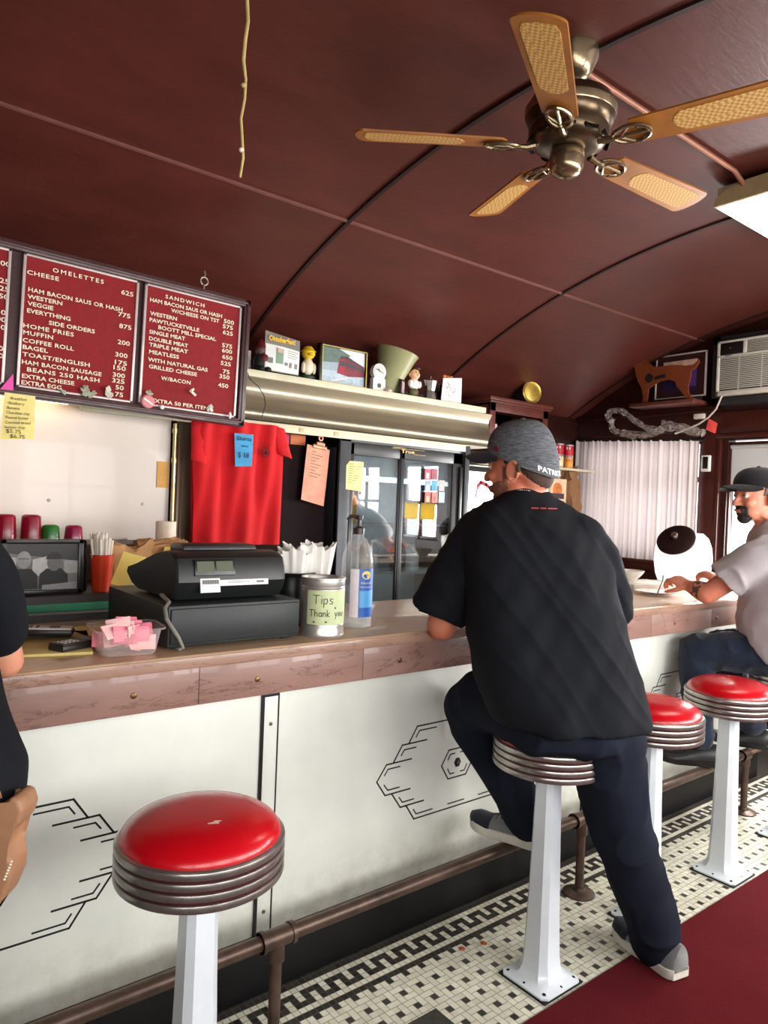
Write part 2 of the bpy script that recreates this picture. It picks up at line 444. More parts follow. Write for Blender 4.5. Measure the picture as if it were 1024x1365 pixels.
for cx in (-1.26, .345, 1.93, 3.53):
    b = B()
    for k, pl in enumerate(half):
        for s in (1, -1):
            q = [(cx+s*(x-.047), z) for x, z in pl]
            if k == 0: q[0] = (cx, .715)
            if k == 4: q[-1] = (cx, .383)
            w = .0052 if k in (0,1,2,3,4,13) else .0045
            for a, c in zip(q, q[1:]):
                b.bar((a[0], PY+.0005, a[1]), (c[0], PY+.0005, c[1]), w, (0,-1,0), .0014)
    b.build('inlay_motif', M_LINE, lc)
    b = B(); b.prism([(.017*math.cos(PI/3*i), .019*math.sin(PI/3*i)) for i in range(6)], (cx, PY, .547), X_, Z_, -Y_, .0016); b.build('inlay_boss', M_LINE, lc)
    b = B(); b.lathe([(0,-.001),(.008,-.001),(.007,.004),(0,.005)], (cx, PY-.0016, .547), 12, R_); b.build('screw_head', M_STEELS, lc)
ct = B()
pts = [(XL+.02, 1.797), (4.34, 1.797), (4.385, 1.812), (4.41, 1.85), (4.41, 2.455), (XL+.02, 2.455)]
ct.prism(pts, (0, 0, 1.0465), X_, Y_, Z_, CT-1.0465)
bmesh.ops.bevel(ct.b, geom=[e for e in ct.b.edges if abs(e.verts[0].co.z-e.verts[1].co.z) < 1e-5], offset=.009, segments=4, affect='EDGES', profile=.5)
cto = tag(ct.build('countertop', M_TOP), 'worn tan stone countertop slab running the length of the diner', 'countertop')

b = B(); b.box((XL+.02, 1.7945, 1.0475), (4.335, 1.80, 1.0775), .002); b.build('edge_band', marble('rose_tan_edge', (140,108,92), (164,130,112), (104,76,62), .4), cto)
# ------------------------------------------------------------------ foot rail
M_RAIL = mat('rusty_brown_pipe', (84,66,56), .42, .5, var=.4, scale=14, bump=.1)
fr = thing('foot_rail', 'rusty brown pipe foot rail along the base of the counter', 'foot rail', (1.7, 1.705, 0))
b = B(); b.tube([(XL+.05, 1.705, .297), (3.765, 1.705, .297), (3.783, 1.705, .292), (3.79, 1.705, .278)], .0205, 18); b.build('pipe', M_RAIL, fr)
for x in (-1.71, -.335, 1.042, 2.417, 3.79):
    b = B(); b.cyl((x, 1.705, .004), (x, 1.705, .29), .0165, n=18); po = b.build('post', M_RAIL, fr)
    b = B(); b.cyl((x-.052, 1.705, .297), (x+(.052 if x < 3.7 else .02), 1.705, .297), .026, n=20); b.cyl((x, 1.705, .297), (x, 1.705, .235), .0235, n=20)
    for dx in (-.052, .04):
        if x < 3.7 or dx < 0: b.cyl((x+dx, 1.705, .297), (x+dx+.012, 1.705, .297), .0295, n=20)
    b.build('tee_fitting', M_RAIL, po)
    b = B(); b.lathe([(0,0),(.062,0),(.062,.005),(.05,.011),(.026,.016),(.022,.028),(0,.028)], (x, 1.705, .0), 28); b.build('floor_flange', M_RAIL, po)

# ------------------------------------------------------------------ stools
M_CHROME = mat('worn_chrome', (166,160,154), .28, .85, var=.15, scale=30)
M_GROOVE = mat('maroon_groove_band', (62,28,27), .45, .2, var=.2)
M_VINYL = mat('red_vinyl', (186,8,22), .27, var=.1, scale=6, bump=.06, bscale=400, coat=.18)
M_ENAMEL = mat('white_enamel', (214,220,224), .25, var=.06, scale=5, coat=.3)
SC = (1.88, 1.457)
def ringpoly(h, c):   # square with chamfered corners
    return [(h-c,-h),(h,-h+c),(h,h-c),(h-c,h),(-h+c,h),(-h,h-c),(-h,-h+c),(-h+c,-h)]
def make_stool(x, y, label, group):
    s = thing('counter_stool', label, 'stool', (x, y, 0), group)
    b = B(); b.box((x-.095, y-.095, .0005), (x+.095, y+.095, .0065), .002); b.build('floor_gasket', M_BLACKM, s)
    b = B(); rr = []
    for z, h, c in ((.006,.092,.016),(.012,.092,.016),(.016,.084,.02),(.022,.070,.024),(.034,.060,.023),(.055,.0525,.021),(.085,.0485,.019),(.2,.0445,.0175),(.45,.0385,.0155),(.66,.0345,.014),(.69,.034,.014)):
        rr.append([(x+p[0], y+p[1], z) for p in ringpoly(h, c)])
    b.loft(rr); b.build('pedestal', M_ENAMEL, s, angle=28)
    for dx, dy in ((1,1),(1,-1),(-1,1),(-1,-1),(0,1),(0,-1),(1,0),(-1,0)):
        k = .078 if dx*dy == 0 else .072
        b = B(); b.lathe([(0,.011),(.0075,.011),(.007,.016),(.003,.0185),(0,.019)], (x+dx*k, y+dy*k, 0), 10); b.build('bolt_head', M_BLACKM, s)
    b = B(); b.lathe([(0,.682),(.045,.682),(.05,.692),(.14,.696),(.14,.70),(0,.70)], (x,y,0), 24); b.build('seat_mount', M_BLACKM, s)
    pr = [(.150,.690),(.176,.690)]
    z = .692
    for k in range(4):
        for a in range(7):
            th = -PI/2+PI*a/6; pr.append((.1768+.0042*math.copysign(abs(math.cos(th))**.55,math.cos(th)) if abs(math.cos(th)) > 1e-6 else .1768, z+.0080+.0080*math.sin(th)))
        z += .0160
        if k < 3: pr += [(.1755, z+.0004), (.1755, z+.0048)]; z += .0052
    pr += [(.1775, z+.001), (.174, z+.003), (.160, z+.002), (.150,.690)]
    top = z
    b = B(); b.lathe(pr, (x,y,0), 64); r = b.build('chrome_ring', M_CHROME, s, angle=40)
    b = B(); z = .692+.0160
    for k in range(3):
        b.lathe([(.1754,z-.001),(.1778,z-.001),(.1778,z+.0062),(.1754,z+.0062)], (x,y,0), 64); z += .0212
    b.build('groove_band', M_GROOVE, r)
    b = B(); pr = [(0, top-.02), (.168, top-.02)]
    for a in range(13):
        th = a/12*PI/2; pr.append((.1715*math.cos(th)**.62 if a < 12 else 0, top+.0+.052*math.sin(th)))
    b.lathe(pr, (x,y,0), 64); b.build('seat_cushion', M_VINYL, s, angle=60)
    return s
gS = 'red counter stools'
st = make_stool(SC[0], SC[1], 'red stool the man in the grey cap is sitting on', gS)
near = dup(st, M.Translation((-1.19,0,0)), 'empty red chrome stool nearest the camera, beside the cash register end')
dup(st, M.Translation((.595,0,0)), 'red stool half hidden behind the man in the grey cap')
dup(st, M.Translation((1.19,0,0)), 'empty red stool just in front of the seated man in the black cap')
dup(st, M.Translation((1.79,0,0)), 'stool under the seated man in the black cap, only its white foot in view')
b = B(); 
for q in ((616,1265),(645,1258)):
    p = at(q[0], q[1], Z=0)
    b = B(); b.lathe([(0,.0005),(.009,.0005),(.011,.002),(.007,.005),(0,.006)], (p.x,p.y,0), 9)
    for v in b.b.verts: v.co.x += .003*mnoise.noise(v.co*90); v.co.y += .003*mnoise.noise(v.co*80+V((5,0,0)))
    tag(b.build('food_crumb', mat('orange_crumb', (168,74,34), .6)), 'orange crumb on the floor tiles, '+('further from' if q[0] < 630 else 'nearer to')+' the occupied stool', 'crumb', 'crumbs on the tiles')
b = B(); TOPZ = .692+4*.0160+3*.0052+.001-.001
def dome_z(x, y):
    r = math.hypot(x-(SC[0]-1.19), y-SC[1]); c = min(1, r/.1715)**(1/.62); return TOPZ+.052*math.sqrt(max(0, 1-c*c))
zz = .81
for _ in range(12): p = at(287,1097,Z=zz); zz = dome_z(p.x, p.y)
b.face(b.verts([(p.x+dx, p.y+dy, dome_z(p.x+dx, p.y+dy)+.0011) for dx, dy in [(.013*math.cos(a)*(1+.45*math.sin(3*a)), .006*math.sin(a)*(1+.4*math.cos(5*a))) for a in [2*PI*i/18 for i in range(18)]]])); sc_ = b.build('worn_patch', mat('bare_backing', (226,196,176), .8), near); sc_['label'] = 'small pale tear in the red vinyl'
# ------------------------------------------------------------------ things on the counter
M_REG = mat('black_register_plastic', (24,26,26), .38, var=.15, scale=12, bump=.05, bscale=500)
M_REG2 = mat('charcoal_drawer_metal', (29,34,33), .5, var=.2, scale=10, bump=.08, bscale=300)
M_LCD = mat('grey_green_display', (92,98,82), .2, var=.08)
M_WHITE = mat('white_label', (222,222,218), .6, var=.04)
M_INK = mat('black_ink', (22,22,24), .7, var=.1)
M_YEL = mat('yellow_paper', (236,214,112), .8, var=.05)
M_LYEL = mat('pale_yellow_paper', (240,230,150), .8, var=.05)
M_GREYC = mat('grey_cable', (118,114,106), .5, var=.1)
M_CLEAR = NT('clear_plastic'); _b = M_CLEAR.bsdf((.93,.95,.95,1), .06, trans=1, ior=1.28); M_CLEAR = M_CLEAR.m
def thin_clear(name, tint=(1,1,1,1), gloss=.12, rough=.05):
    t = NT(name); a = t.n('ShaderNodeBsdfTransparent'); a.inputs[0].default_value = tint
    g = t.n('ShaderNodeBsdfGlossy'); g.inputs['Roughness'].default_value = rough
    f = t.n('ShaderNodeFresnel'); f.inputs[0].default_value = 1.45
    mx = t.n('ShaderNodeMixShader'); t.l(t.math('ADD', t.math('MULTIPLY', f.outputs[0], .9), gloss*.3), mx.inputs[0])
    t.l(a.outputs[0], mx.inputs[1]); t.l(g.outputs[0], mx.inputs[2]); t.l(mx.outputs[0], t.out.inputs[0]); return t.m
def milky(name, tint, amount, c=(.9,.9,.9,1), rough=.15):
    t = NT(name); a = t.n('ShaderNodeBsdfTransparent'); a.inputs[0].default_value = tint
    d = t.n('ShaderNodeBsdfPrincipled'); d.inputs['Base Color'].default_value = c; d.inputs['Roughness'].default_value = rough; d.inputs['Transmission Weight'].default_value = 0
    mx = t.n('ShaderNodeMixShader'); lw = t.n('ShaderNodeLayerWeight'); lw.inputs[0].default_value = .3
    t.l(t.math('ADD', t.math('MULTIPLY', lw.outputs['Facing'], .35), amount), mx.inputs[0])
    t.l(a.outputs[0], mx.inputs[1]); t.l(d.outputs[0], mx.inputs[2]); t.l(mx.outputs[0], t.out.inputs[0]); return t.m
M_PET = milky('thin_clear_plastic', (.97,.98,.98,1), .10, (.86,.88,.88,1))
M_TUB = milky('frosted_tub_plastic', (.97,.95,.94,1), .14, (.9,.82,.78,1), .3)

# cash drawer with the register on it
cd = thing('cash_box', 'charcoal metal cash box under the cash register on the counter', 'cash box', (.97, 2.1, CT))
b = B(); b.box((.765, 1.868, CT+.008), (1.178, 2.36, 1.204), .004); b.build('body', M_REG2, cd)
b = B(); b.box((.771, 1.860, CT+.018), (1.172, 1.870, 1.196), .003); b.build('front_plate', M_REG2, cd)
for x in (.80, 1.145):
    for y in (1.90, 2.32): b = B(); b.cyl((x,y,CT), (x,y,CT+.009), .012, n=14); b.build('foot', M_BLACKM, cd)
cr = thing('cash_register', 'black electronic cash register with a small customer display', 'cash register', (.96, 2.05, 1.205))
b = B()
# side outline (y, z): customer side to the front, sloping keyboard towards the server
prof = [(1.93,1.211),(1.912,1.235),(1.900,1.262),(1.905,1.30),(1.917,1.328),(1.945,1.341),(1.985,1.347),(2.06,1.335),(2.22,1.290),(2.30,1.272),(2.31,1.255),(2.26,1.225),(2.2,1.211)]
x0, x1 = .800, 1.146
rr = []
for x, s in ((x0,.955),(x0+.006,.985),(x0+.02,1),(x1-.02,1),(x1-.006,.985),(x1,.955)):
    rr.append([(x, 2.08+(y-2.08)*s, 1.275+(z-1.275)*s) for y, z in prof])
b.loft(rr); b.build('body', M_REG, cr, angle=25)
b = B(); b.box((.85, 1.985, 1.33), (1.09, 2.09, 1.362), .012); b.build('printer_cover', M_REG, cr)
nrm = V((0, -.965, .26)).normalized(); axz = X_.cross(nrm)*-1; axz = nrm.cross(X_)
c0 = V((.912, 1.9035, 1.302))
axv = V((0,.26,.965)).normalized()
b = B(); b.obox(c0, X_, axv, nrm, .062, .023, .003, .002); wn = b.build('display_window', M_BLACK, cr)
for dx in (-.029, .029):
    b = B(); b.obox(c0+X_*dx+nrm*.0032+axv*.003, X_, axv, nrm, .026, .0145, .0004); b.build('display', M_LCD, wn)
n2 = V((0,-.99,-.12)).normalized(); a2 = V((0,-.12,.99)).normalized(); n2 = V((0,-.985,.17)).normalized(); a2 = V((0,.17,.985)).normalized()
b = B(); b.obox(V((1.0,1.8985,1.258)), X_, a2, n2, .082, .0085, .002, .0005); b.obox(V((.897,1.8980,1.252)), X_, a2, n2, .030, .020, .002, .0005)
lb = b.build('white_sticker', M_WHITE, cr)
b = B()
for i in range(22): b.obox(V((.873+i*.0023,1.8958,1.262)), X_, a2, n2, .0004+.0005*(i*7%3)/2, .006, .0003)
for i in range(3): b.obox(V((.892,1.8962,1.246-i*.005)), X_, a2, n2, .018, .0008, .0003)
for i in range(3): b.obox(V((.985,1.8966,1.262-i*.004)), X_, a2, n2, .035, .0007, .0003)
b.obox(V((1.055,1.8966,1.259)), X_, a2, n2, .012, .003, .0003)
b.build('print', mat('grey_print', (110,110,112), .7), lb)
b = B(); b.tube([at(228,797,Y=2.05), at(215,795,Y=1.95)+V((0,0,.004)), V((.775,1.89,1.213)), V((.757,1.872,1.20)), at(222,825,Y=1.852), at(238,850,Y=1.845), V((.800,1.845,CT+.012)), V((.79,1.85,CT+.006))], .0055, 8)
tag(b.build('grey_cable', M_GREYC), 'grey cord hanging down the front corner of the cash drawer', 'cord')

# sugar tub
M_PINK = mat('pink_packet_paper', (232,130,150), .6, var=.1); M_PINK2 = mat('pale_pink_packet_paper', (240,188,186), .6, var=.08)
tb = thing('plastic_tub', 'clear plastic tub of pink sweetener packets in front of the cash drawer', 'tub', (.667, 1.905, CT))
def rrect(hx, hy, r, n=5):
    o = []
    for (cx, cy, a0) in ((hx-r,hy-r,0),(-hx+r,hy-r,PI/2),(-hx+r,-hy+r,PI),(hx-r,-hy+r,1.5*PI)):
        for i in range(n+1): a = a0+PI/2*i/n; o.append((cx+r*math.cos(a), cy+r*math.sin(a)))
    return o
ca = -.12
def tubring(hx, hy, r, z):
    return [(.667+x*math.cos(ca)-y*math.sin(ca), 1.907+x*math.sin(ca)+y*math.cos(ca), CT+z) for x, y in rrect(hx, hy, r)]
b = B(); b.loft([tubring(.02,.02,.01,.0015), tubring(.064,.052,.018,.0015), tubring(.069,.056,.02,.008), tubring(.080,.066,.024,.066), tubring(.090,.076,.028,.068), tubring(.091,.077,.028,.073)], cap=False)
b.build('bowl', M_TUB, tb, angle=50)
random.seed(3)
for i in range(26):
    c = V((.667+random.uniform(-.048,.048), 1.907+random.uniform(-.038,.038), CT+.030+random.uniform(-.004,.03)+(.016 if i > 15 else 0)))
    e = M.Rotation(random.uniform(-.6,.6),3,'Z') @ M.Rotation(PI/2-.35+random.uniform(-.5,.3),3,'X') @ M.Rotation(random.uniform(-.5,.5),3,'Y')
    b = B(); b.obox(c, e@X_, e@Y_, e@Z_, .031, .020, .0022, .0018)
    tag(b.build('sweetener_packet', M_PINK if i % 3 else M_PINK2), 'pink paper sweetener packet in the clear plastic tub', 'packet', 'sweetener packets in the tub')

# handsets on a pad at the left end
M_PAD = mat('tan_pad', (196,178,110), .7)
b = B(); p0 = at(30,842,Z=CT); b.obox(V((.52,2.10,CT+.004)), V((.97,-.24,0)), V((.24,.97,0)), Z_, .11, .16, .004, .002); 
tag(b.build('order_pad', M_PAD), 'tan order pad lying under the two handsets at the left end', 'pad')
b = B(); b.obox(V((.70,2.21,CT+.004)), V((.99,.1,0)), V((-.1,.99,0)), Z_, .075, .10, .004, .002)
tag(b.build('yellow_notepad', M_LYEL), 'yellow notepad behind the tub of pink packets', 'notepad')
M_HSB = mat('silver_grey_handset', (206,204,194), .4, 0); M_HSD = mat('dark_handset', (38,34,32), .4)
def handset(c, dirv, L, w, label, mt, tilt):
    ax = V((dirv[0], dirv[1], tilt)).normalized(); ay = Z_.cross(ax).normalized(); az = ax.cross(ay)
    t_ = thing('phone_handset', label, 'handset', (c[0], c[1], CT), 'handsets at the left end of the counter')
    b = B(); b.obox(V(c), ax, ay, az, L, w, .011, .008); b.build('body', M_HSD, t_)
    b = B(); b.obox(V(c)+az*.0105, ax, ay, az, L*.94, w*.9, .0022, .001); f = b.build('face_plate', mt, t_)
    b = B(); b.obox(V(c)+az*.0128+ax*L*.42, ax, ay, az, L*.16, w*.5, .0006); b.build('screen', M_BLACK, f)
    for i in range(4):
        for j in range(3):
            b = B(); b.obox(V(c)+az*.0132-ax*(L*(.1+.2*i))+ay*w*.42*(j-1), ax, ay, az, L*.045, w*.12, .0008, .0005); b.build('key', M_HSD if mt is M_HSB else M_HSB, f)
handset((.520,2.165,CT+.026), (.93,-.36), .085, .030, 'silver faced phone handset lying on the tan pad, the one further back', M_HSB, -.03)
handset((.565,1.99,CT+.015), (.9,.42), .065, .030, 'dark phone handset lying beside the tub of pink packets', M_HSD, 0)

# tips can
M_TIN = mat('tin_plate', (206,202,194), .34, .75, var=.12, scale=20)
tc = thing('tip_can', 'tin can with a pale green paper label reading Tips and Thank you', 'can', (1.283, 1.885, CT))
X0, Y0, rc = 1.283, 1.900, .068
pr = [(0,.002),(rc-.004,.002),(rc,0),(rc+.002,.004),(rc,.008),(rc,.034)]
pr += [(rc,.036),(rc-.0015,.040),(rc,.044)]
for i in range(6): z = .146+i*.0; 
pr += [(rc,.146),(rc-.0015,.149),(rc,.152),(rc-.0015,.156),(rc,.160),(rc,.176),(rc+.0025,.178),(rc+.0025,.182),(rc,.183),(rc-.003,.178),(rc-.003,.01),(0,.008)]
b = B(); b.lathe(pr, (X0,Y0,CT), 56); b.build('body', M_TIN, tc)
M_GLAB = mat('pale_green_label', (196,206,160), .7, var=.06)
tocam = math.atan2(-Y0, -X0)
def oncan(a, z, d=0): return V((X0+(rc+d)*math.cos(tocam+a), Y0+(rc+d)*math.sin(tocam+a), CT+z))
b = B(); b.patch(lambda u, v: oncan(-.75+2.1*u, .040+.105*v, .0012), 30, 1); lab = b.build('label', M_GLAB, tc)
# hand lettering: strokes wrapped onto the can
def strokes(b, segs, a0, z0, s, wd):
    for pl in segs:
        for p, q in zip(pl, pl[1:]):
            P = oncan(a0+p[0]*s/rc, z0+p[1]*s, .0016); Q = oncan(a0+q[0]*s/rc, z0+q[1]*s, .0016)
            n = (P-V((X0,Y0,P.z))).normalized(); b.bar(P, Q, wd, n, .0005)
LET = {'T': [[(0,1),(.8,1)],[(.4,1),(.4,0)]], 'i': [[(.1,.6),(.1,0)],[(.1,.85),(.1,.9)]], 'p': [[(0,.6),(0,-.4)],[(0,.55),(.35,.6),(.42,.3),(.3,0),(0,.05)]],
       's': [[(.4,.55),(.1,.6),(.05,.4),(.38,.2),(.3,0),(0,.02)]], 'h': [[(0,1),(0,0)],[(0,.45),(.25,.6),(.38,.4),(.38,0)]], 'a': [[(.4,.55),(.1,.6),(0,.3),(.1,0),(.4,.15)],[(.4,.6),(.42,0)]],
       'n': [[(0,.6),(0,0)],[(0,.45),(.25,.6),(.38,.4),(.38,0)]], 'k': [[(0,1),(0,0)],[(.35,.6),(0,.25),(.38,0)]], 'y': [[(0,.6),(.2,.1)],[(.45,.6),(.1,-.4)]], '*': [[(0,.2),(.5,.2)],[(.1,.4),(.4,0)],[(.1,0),(.4,.4)]], 'o':[[(.2,.6),(0,.3),(.2,0),(.4,.3),(.2,.6)]], 'u':[[(0,.6),(0,.1),(.3,0),(.4,.6)]]}
def handwrite(b, txt, a0, z0, s, wd, gap=.62):
    x = 0
    for ch in txt:
        if ch != ' ': strokes(b, [[(px+x, py) for px, py in pl] for pl in LET[ch]], a0, z0, s, wd)
        x += {'T': .95, 'i': .35}.get(ch, gap)
b = B(); handwrite(b, 'Tips', -.45, .105, .026, .0022, .68); handwrite(b, 'Thank you', -.62, .066, .020, .002)
handwrite(b, '*', -.42, .046, .012, .0015); handwrite(b, '*', .12, .047, .012, .0015); handwrite(b, '*', .55, .09, .01, .0015)
b.build('handwriting', M_INK, lab)
# dark canister with coffee filters behind the can
fx, fy = 1.30, 2.12
fc = thing('filter_canister', 'dark ribbed canister holding white coffee filters behind the tip can', 'canister', (fx, fy, CT))
b = B(); pr = [(0,.001),(.075,.001)]+[(.078+.003*(i % 2), .01+i*.0125) for i in range(13)]+[(.082,.172),(.084,.176),(.080,.178),(.074,.170),(.074,.02),(0,.018)]
b.lathe(pr, (fx,fy,CT), 40); b.build('body', M_BLACK, fc)
M_PAPER = mat('white_filter_paper', (236,232,224), .85, var=.04)
for k, (dx, dy, rr, h) in enumerate(((-.035,.02,.062,.235),(.045,.0,.068,.262),(.0,-.02,.060,.25),(.085,-.02,.060,.268))):
    b = B(); n = 44; R = []
    for z, r in ((.06,.02),(.13,.040),(.18,rr*.8),(h,rr)):
        ring = []
        for i in range(n):
            a = 2*PI*i/n; f = 1+.10*math.sin(a*11+k)*(z/.25)+.05*math.sin(a*5+2*k)
            ring.append((fx+dx+r*f*math.cos(a), fy+dy+r*f*math.sin(a), CT+z+.010*math.sin(a*3+k)*(z/.25)+.006*math.sin(a*11+k)))
        R.append(ring)
    b.loft(R, cap=False)
    tag(b.build('coffee_filter', M_PAPER), 'crinkled white paper coffee filter standing in the dark canister', 'coffee filter', 'coffee filters in the canister')

# sanitizer bottle
bx, by, br = 1.462, 1.965, .054
sb = thing('sanitizer_bottle', 'clear pump bottle of hand sanitizer with a blue label', 'bottle', (bx, by, CT))
b = B(); pr = [(0,.003),(br-.01,.001),(br-.002,.004),(br,.012),(br,.205),(br-.001,.228),(br-.004,.250),(br-.011,.272),(br-.024,.293),(.019,.303),(.0165,.308),(.0165,.320),(0,.320)]
b.lathe(pr, (bx,by,CT), 40); b.build('body', M_PET, sb, angle=60)
b = B(); b.lathe([(0,.006),(br-.004,.006),(br-.003,.012),(br-.003,.050),(0,.050)], (bx,by,CT), 32); b.build('gel', M_PET, sb, angle=50)
b = B(); b.lathe([(0,.314),(.019,.314),(.0195,.334),(.012,.338),(.006,.340),(.006,.362),(.013,.364),(.014,.377),(.0,.380)], (bx,by,CT), 24)
tp = (V((0,0,0))-V((bx,by,0))).normalized(); sd = V((-.85,.3,0)).normalized()
b.tube([V((bx,by,CT+.372)), V((bx,by,CT+.373))+sd*.03, V((bx,by,CT+.362))+sd*.042], [.007,.006,.004], 10); b.build('pump', mat('dark_pump', (52,40,36), .35), sb)
b = B(); b.cyl((bx,by,CT+.02), (bx,by,CT+.314), .0035, n=10); b.build('dip_tube', M_PET, sb)
tca = math.atan2(-by, -bx)
def onb(a, z, d=.0008): return V((bx+(br+d)*math.cos(tca+a), by+(br+d)*math.sin(tca+a), CT+z))
M_BLUE = mat('blue_label', (36,92,176), .4, var=.08); M_LBLUE = mat('light_blue_label', (84,160,214), .4, var=.1); M_LILAC = mat('pale_back_label', (216,204,206), .6)
b = B(); b.patch(lambda u, v: onb(-.42+.55*u, .040+.160*v), 8, 1); b.build('back_label', M_LILAC, sb)
b = B(); b.patch(lambda u, v: onb(.16+1.2*u, .040+.160*v), 14, 1); fl = b.build('front_label', M_BLUE, sb)
b = B(); b.patch(lambda u, v: onb(.18+1.16*u, .072+.056*v, .0012), 14, 1); b.build('light_band', M_LBLUE, fl)
M_LOGOY = mat('logo_yellow', (236,206,96), .5)
b = B(); cA = .62
b.face(b.verts([onb(cA+.32*math.cos(2*PI*i/28), .180+.014*math.sin(2*PI*i/28), .0016) for i in range(28)])); b.build('logo_oval', M_LOGOY, fl)
def cantext(b, s, a0, z0, h, w, d, cx, cy, r0, t0, zb):
    bb = B(); bb.text(s, (0,0,0), X_, Y_, Z_, w, h, 0)
    vm = {}
    for v in bb.b.verts:
        a = t0+a0+v.co.x/r0; vm[v] = b.b.verts.new((cx+(r0+d)*math.cos(a), cy+(r0+d)*math.sin(a), zb+z0+v.co.y))
    for f in bb.b.faces: b.face([vm[v] for v in f.verts])
    bb.b.free()
b = B(); cantext(b, 'PURELL', .40, .1765, .007, .024, .002, bx, by, br, tca, CT); b.build('logo_lettering', M_BLUE, fl)
b = B(); cantext(b, 'Advanced', .24, .150, .009, .040, .002, bx, by, br, tca, CT); cantext(b, 'Hand Sanitizer', .24, .138, .006, .040, .002, bx, by, br, tca, CT); b.build('lettering', M_WHITE, fl)

# things at the far end of the counter
M_BOXW = mat('white_carton', (232,228,220), .7, var=.04)
for k, (px, py, z0, hx, hy, hz, lab_) in enumerate(((835,783,CT,.16,.13,.018,'flat white carton lying on the far end of the counter'),)):
    c = V((3.72, 2.30, z0+hz)); b = B(); b.obox(c, V((.96,-.28,0)), V((.28,.96,0)), Z_, hx, hy, hz, .003); tag(b.build('flat_carton', M_BOXW), lab_, 'carton')
b = B(); b.obox(V((3.98,2.40,CT+.012)), V((.96,-.28,0)), V((.28,.96,0)), Z_, .17, .035, .012, .002); tag(b.build('cutting_board', mat('pale_board', (214,200,178), .6)), 'narrow pale board lying beside the flat white carton', 'board')
b = B(); c = V((3.70,2.36,CT+.0365)); b.lathe([(0,0),(.035,0),(.037,.006),(.055,.022),(.075,.045),(.083,.060),(.080,.061),(.070,.046),(.05,.024),(0,.012)], c, 36)
tag(b.build('serving_bowl', mat('white_china', (234,230,222), .25, coat=.3)), 'white china bowl on top of the flat carton', 'bowl')
# glass cookie jar lying back on a rest
M_JAR = NT('milky_jar_glass'); _a = M_JAR.n('ShaderNodeBsdfTransparent'); _t2 = M_JAR.n('ShaderNodeBsdfTranslucent'); _t2.inputs[0].default_value = (.95,.95,.93,1); _d2 = M_JAR.n('ShaderNodeBsdfPrincipled'); _d2.inputs['Base Color'].default_value = (.9,.9,.88,1); _d2.inputs['Roughness'].default_value = .12
_m1 = M_JAR.n('ShaderNodeMixShader'); _m1.inputs[0].default_value = .45; M_JAR.l(_t2.outputs[0], _m1.inputs[1]); M_JAR.l(_d2.outputs[0], _m1.inputs[2])
_m2 = M_JAR.n('ShaderNodeMixShader'); _m2.inputs[0].default_value = .72; M_JAR.l(_a.outputs[0], _m2.inputs[1]); M_JAR.l(_m1.outputs[0], _m2.inputs[2]); M_JAR.l(_m2.outputs[0], M_JAR.out.inputs[0]); M_JAR = M_JAR.m
jc = V((4.17, 2.30, CT+.165)); ja = V((-.734,-.118,.67)).normalized()
cj = thing('cookie_jar', 'large round glass cookie jar with a tilted dark metal lid', 'jar', (jc.x, jc.y, CT))
q = Z_.rotation_difference(V((-.30,-.16,.94)).normalized()).to_matrix().to_4x4()
b = B(); pr = [(0,-.163),(.11,-.163),(.135,-.155),(.155,-.10),(.166,-.02),(.160,.06),(.14,.12),(.11,.15),(.105,.152)]
b.lathe(pr, jc, 48); b.build('glass_body', M_JAR, cj, angle=60)
ql = Z_.rotation_difference(ja).to_matrix().to_4x4(); lo = jc+ja*.168
b = B(); b.lathe([(.088,-.05),(.105,-.03),(.108,-.008),(.106,.0)], lo, 40, ql); b.build('mouth', M_JAR, cj)
M_LID = mat('dark_jar_lid', (34,16,16), .65, 0, spec=.2)
b = B(); b.lathe([(0,.022),(.03,.021),(.08,.017),(.105,.010),(.112,.002),(.112,-.008),(.106,-.008),(.10,0),(0,.002)], lo, 44, ql); ld = b.build('lid', M_LID, cj)
b = B(); b.lathe([(0,.020),(.014,.022),(.012,.034),(.02,.042),(.018,.05),(0,.053)], lo, 24, ql); b.build('lid_knob', M_CHROME, ld)
M_COOK = mat('wrapped_sweets', (244,240,232), .35, var=.1, scale=40)
random.seed(11)
for i in range(26):
    a = random.uniform(0,2*PI); r = .10*math.sqrt(random.random()); z = -.135+.03*(i//9)
    b = B(); e = M.Rotation(random.uniform(0,3),3,'Z') @ M.Rotation(random.uniform(-.4,.4),3,'X')
    b.ell(jc+V((r*math.cos(a), r*math.sin(a), z)), (.030,.026,.013), e, 14, 8); tag(b.build('cookie', M_COOK), 'pale round cookie inside the large glass jar', 'cookie', 'cookies in the glass jar')
# ------------------------------------------------------------------ behind the counter, left to right
M_WPANEL = mat('satin_white_panel', (226,212,200), .32, var=.04, scale=2, coat=.1)
M_BRASS = mat('pale_brass', (206,186,142), .3, .85, var=.12)
YW = 3.35
b = B(); b.box((XL+.02, YW, 0), (1.352, YW+.02, 1.92)); 
wp = tag(b.build('back_splash', M_WPANEL), 'satin white splashback behind the red and green cups', 'splashback')
for p in ((.818,1.461),(1.228,1.457)):
    b = B(); b.lathe([(0,-.002),(.008,-.002),(.007,.003),(0,.004)], (p[0], YW, p[1]), 14, R_); b.build('panel_screw', M_STEELS, wp)
b = B(); b.tube([(1.362,YW-.03,1.2925),(1.362,YW-.03,1.845)], .0105, 14)
rd = tag(b.build('brass_pole', M_BRASS), 'thin brass pole standing at the right edge of the white panel', 'pole')
for z in (1.80, 1.66): b = B(); b.cyl((1.362,YW-.03,z), (1.362,YW-.03,z+.02), .015, n=14); b.build('collar', M_BRASS, rd)
M_POST = mat('brown_grey_steel_post', (128,108,88), .35, .5, var=.2, stretch=(8,8,.4))
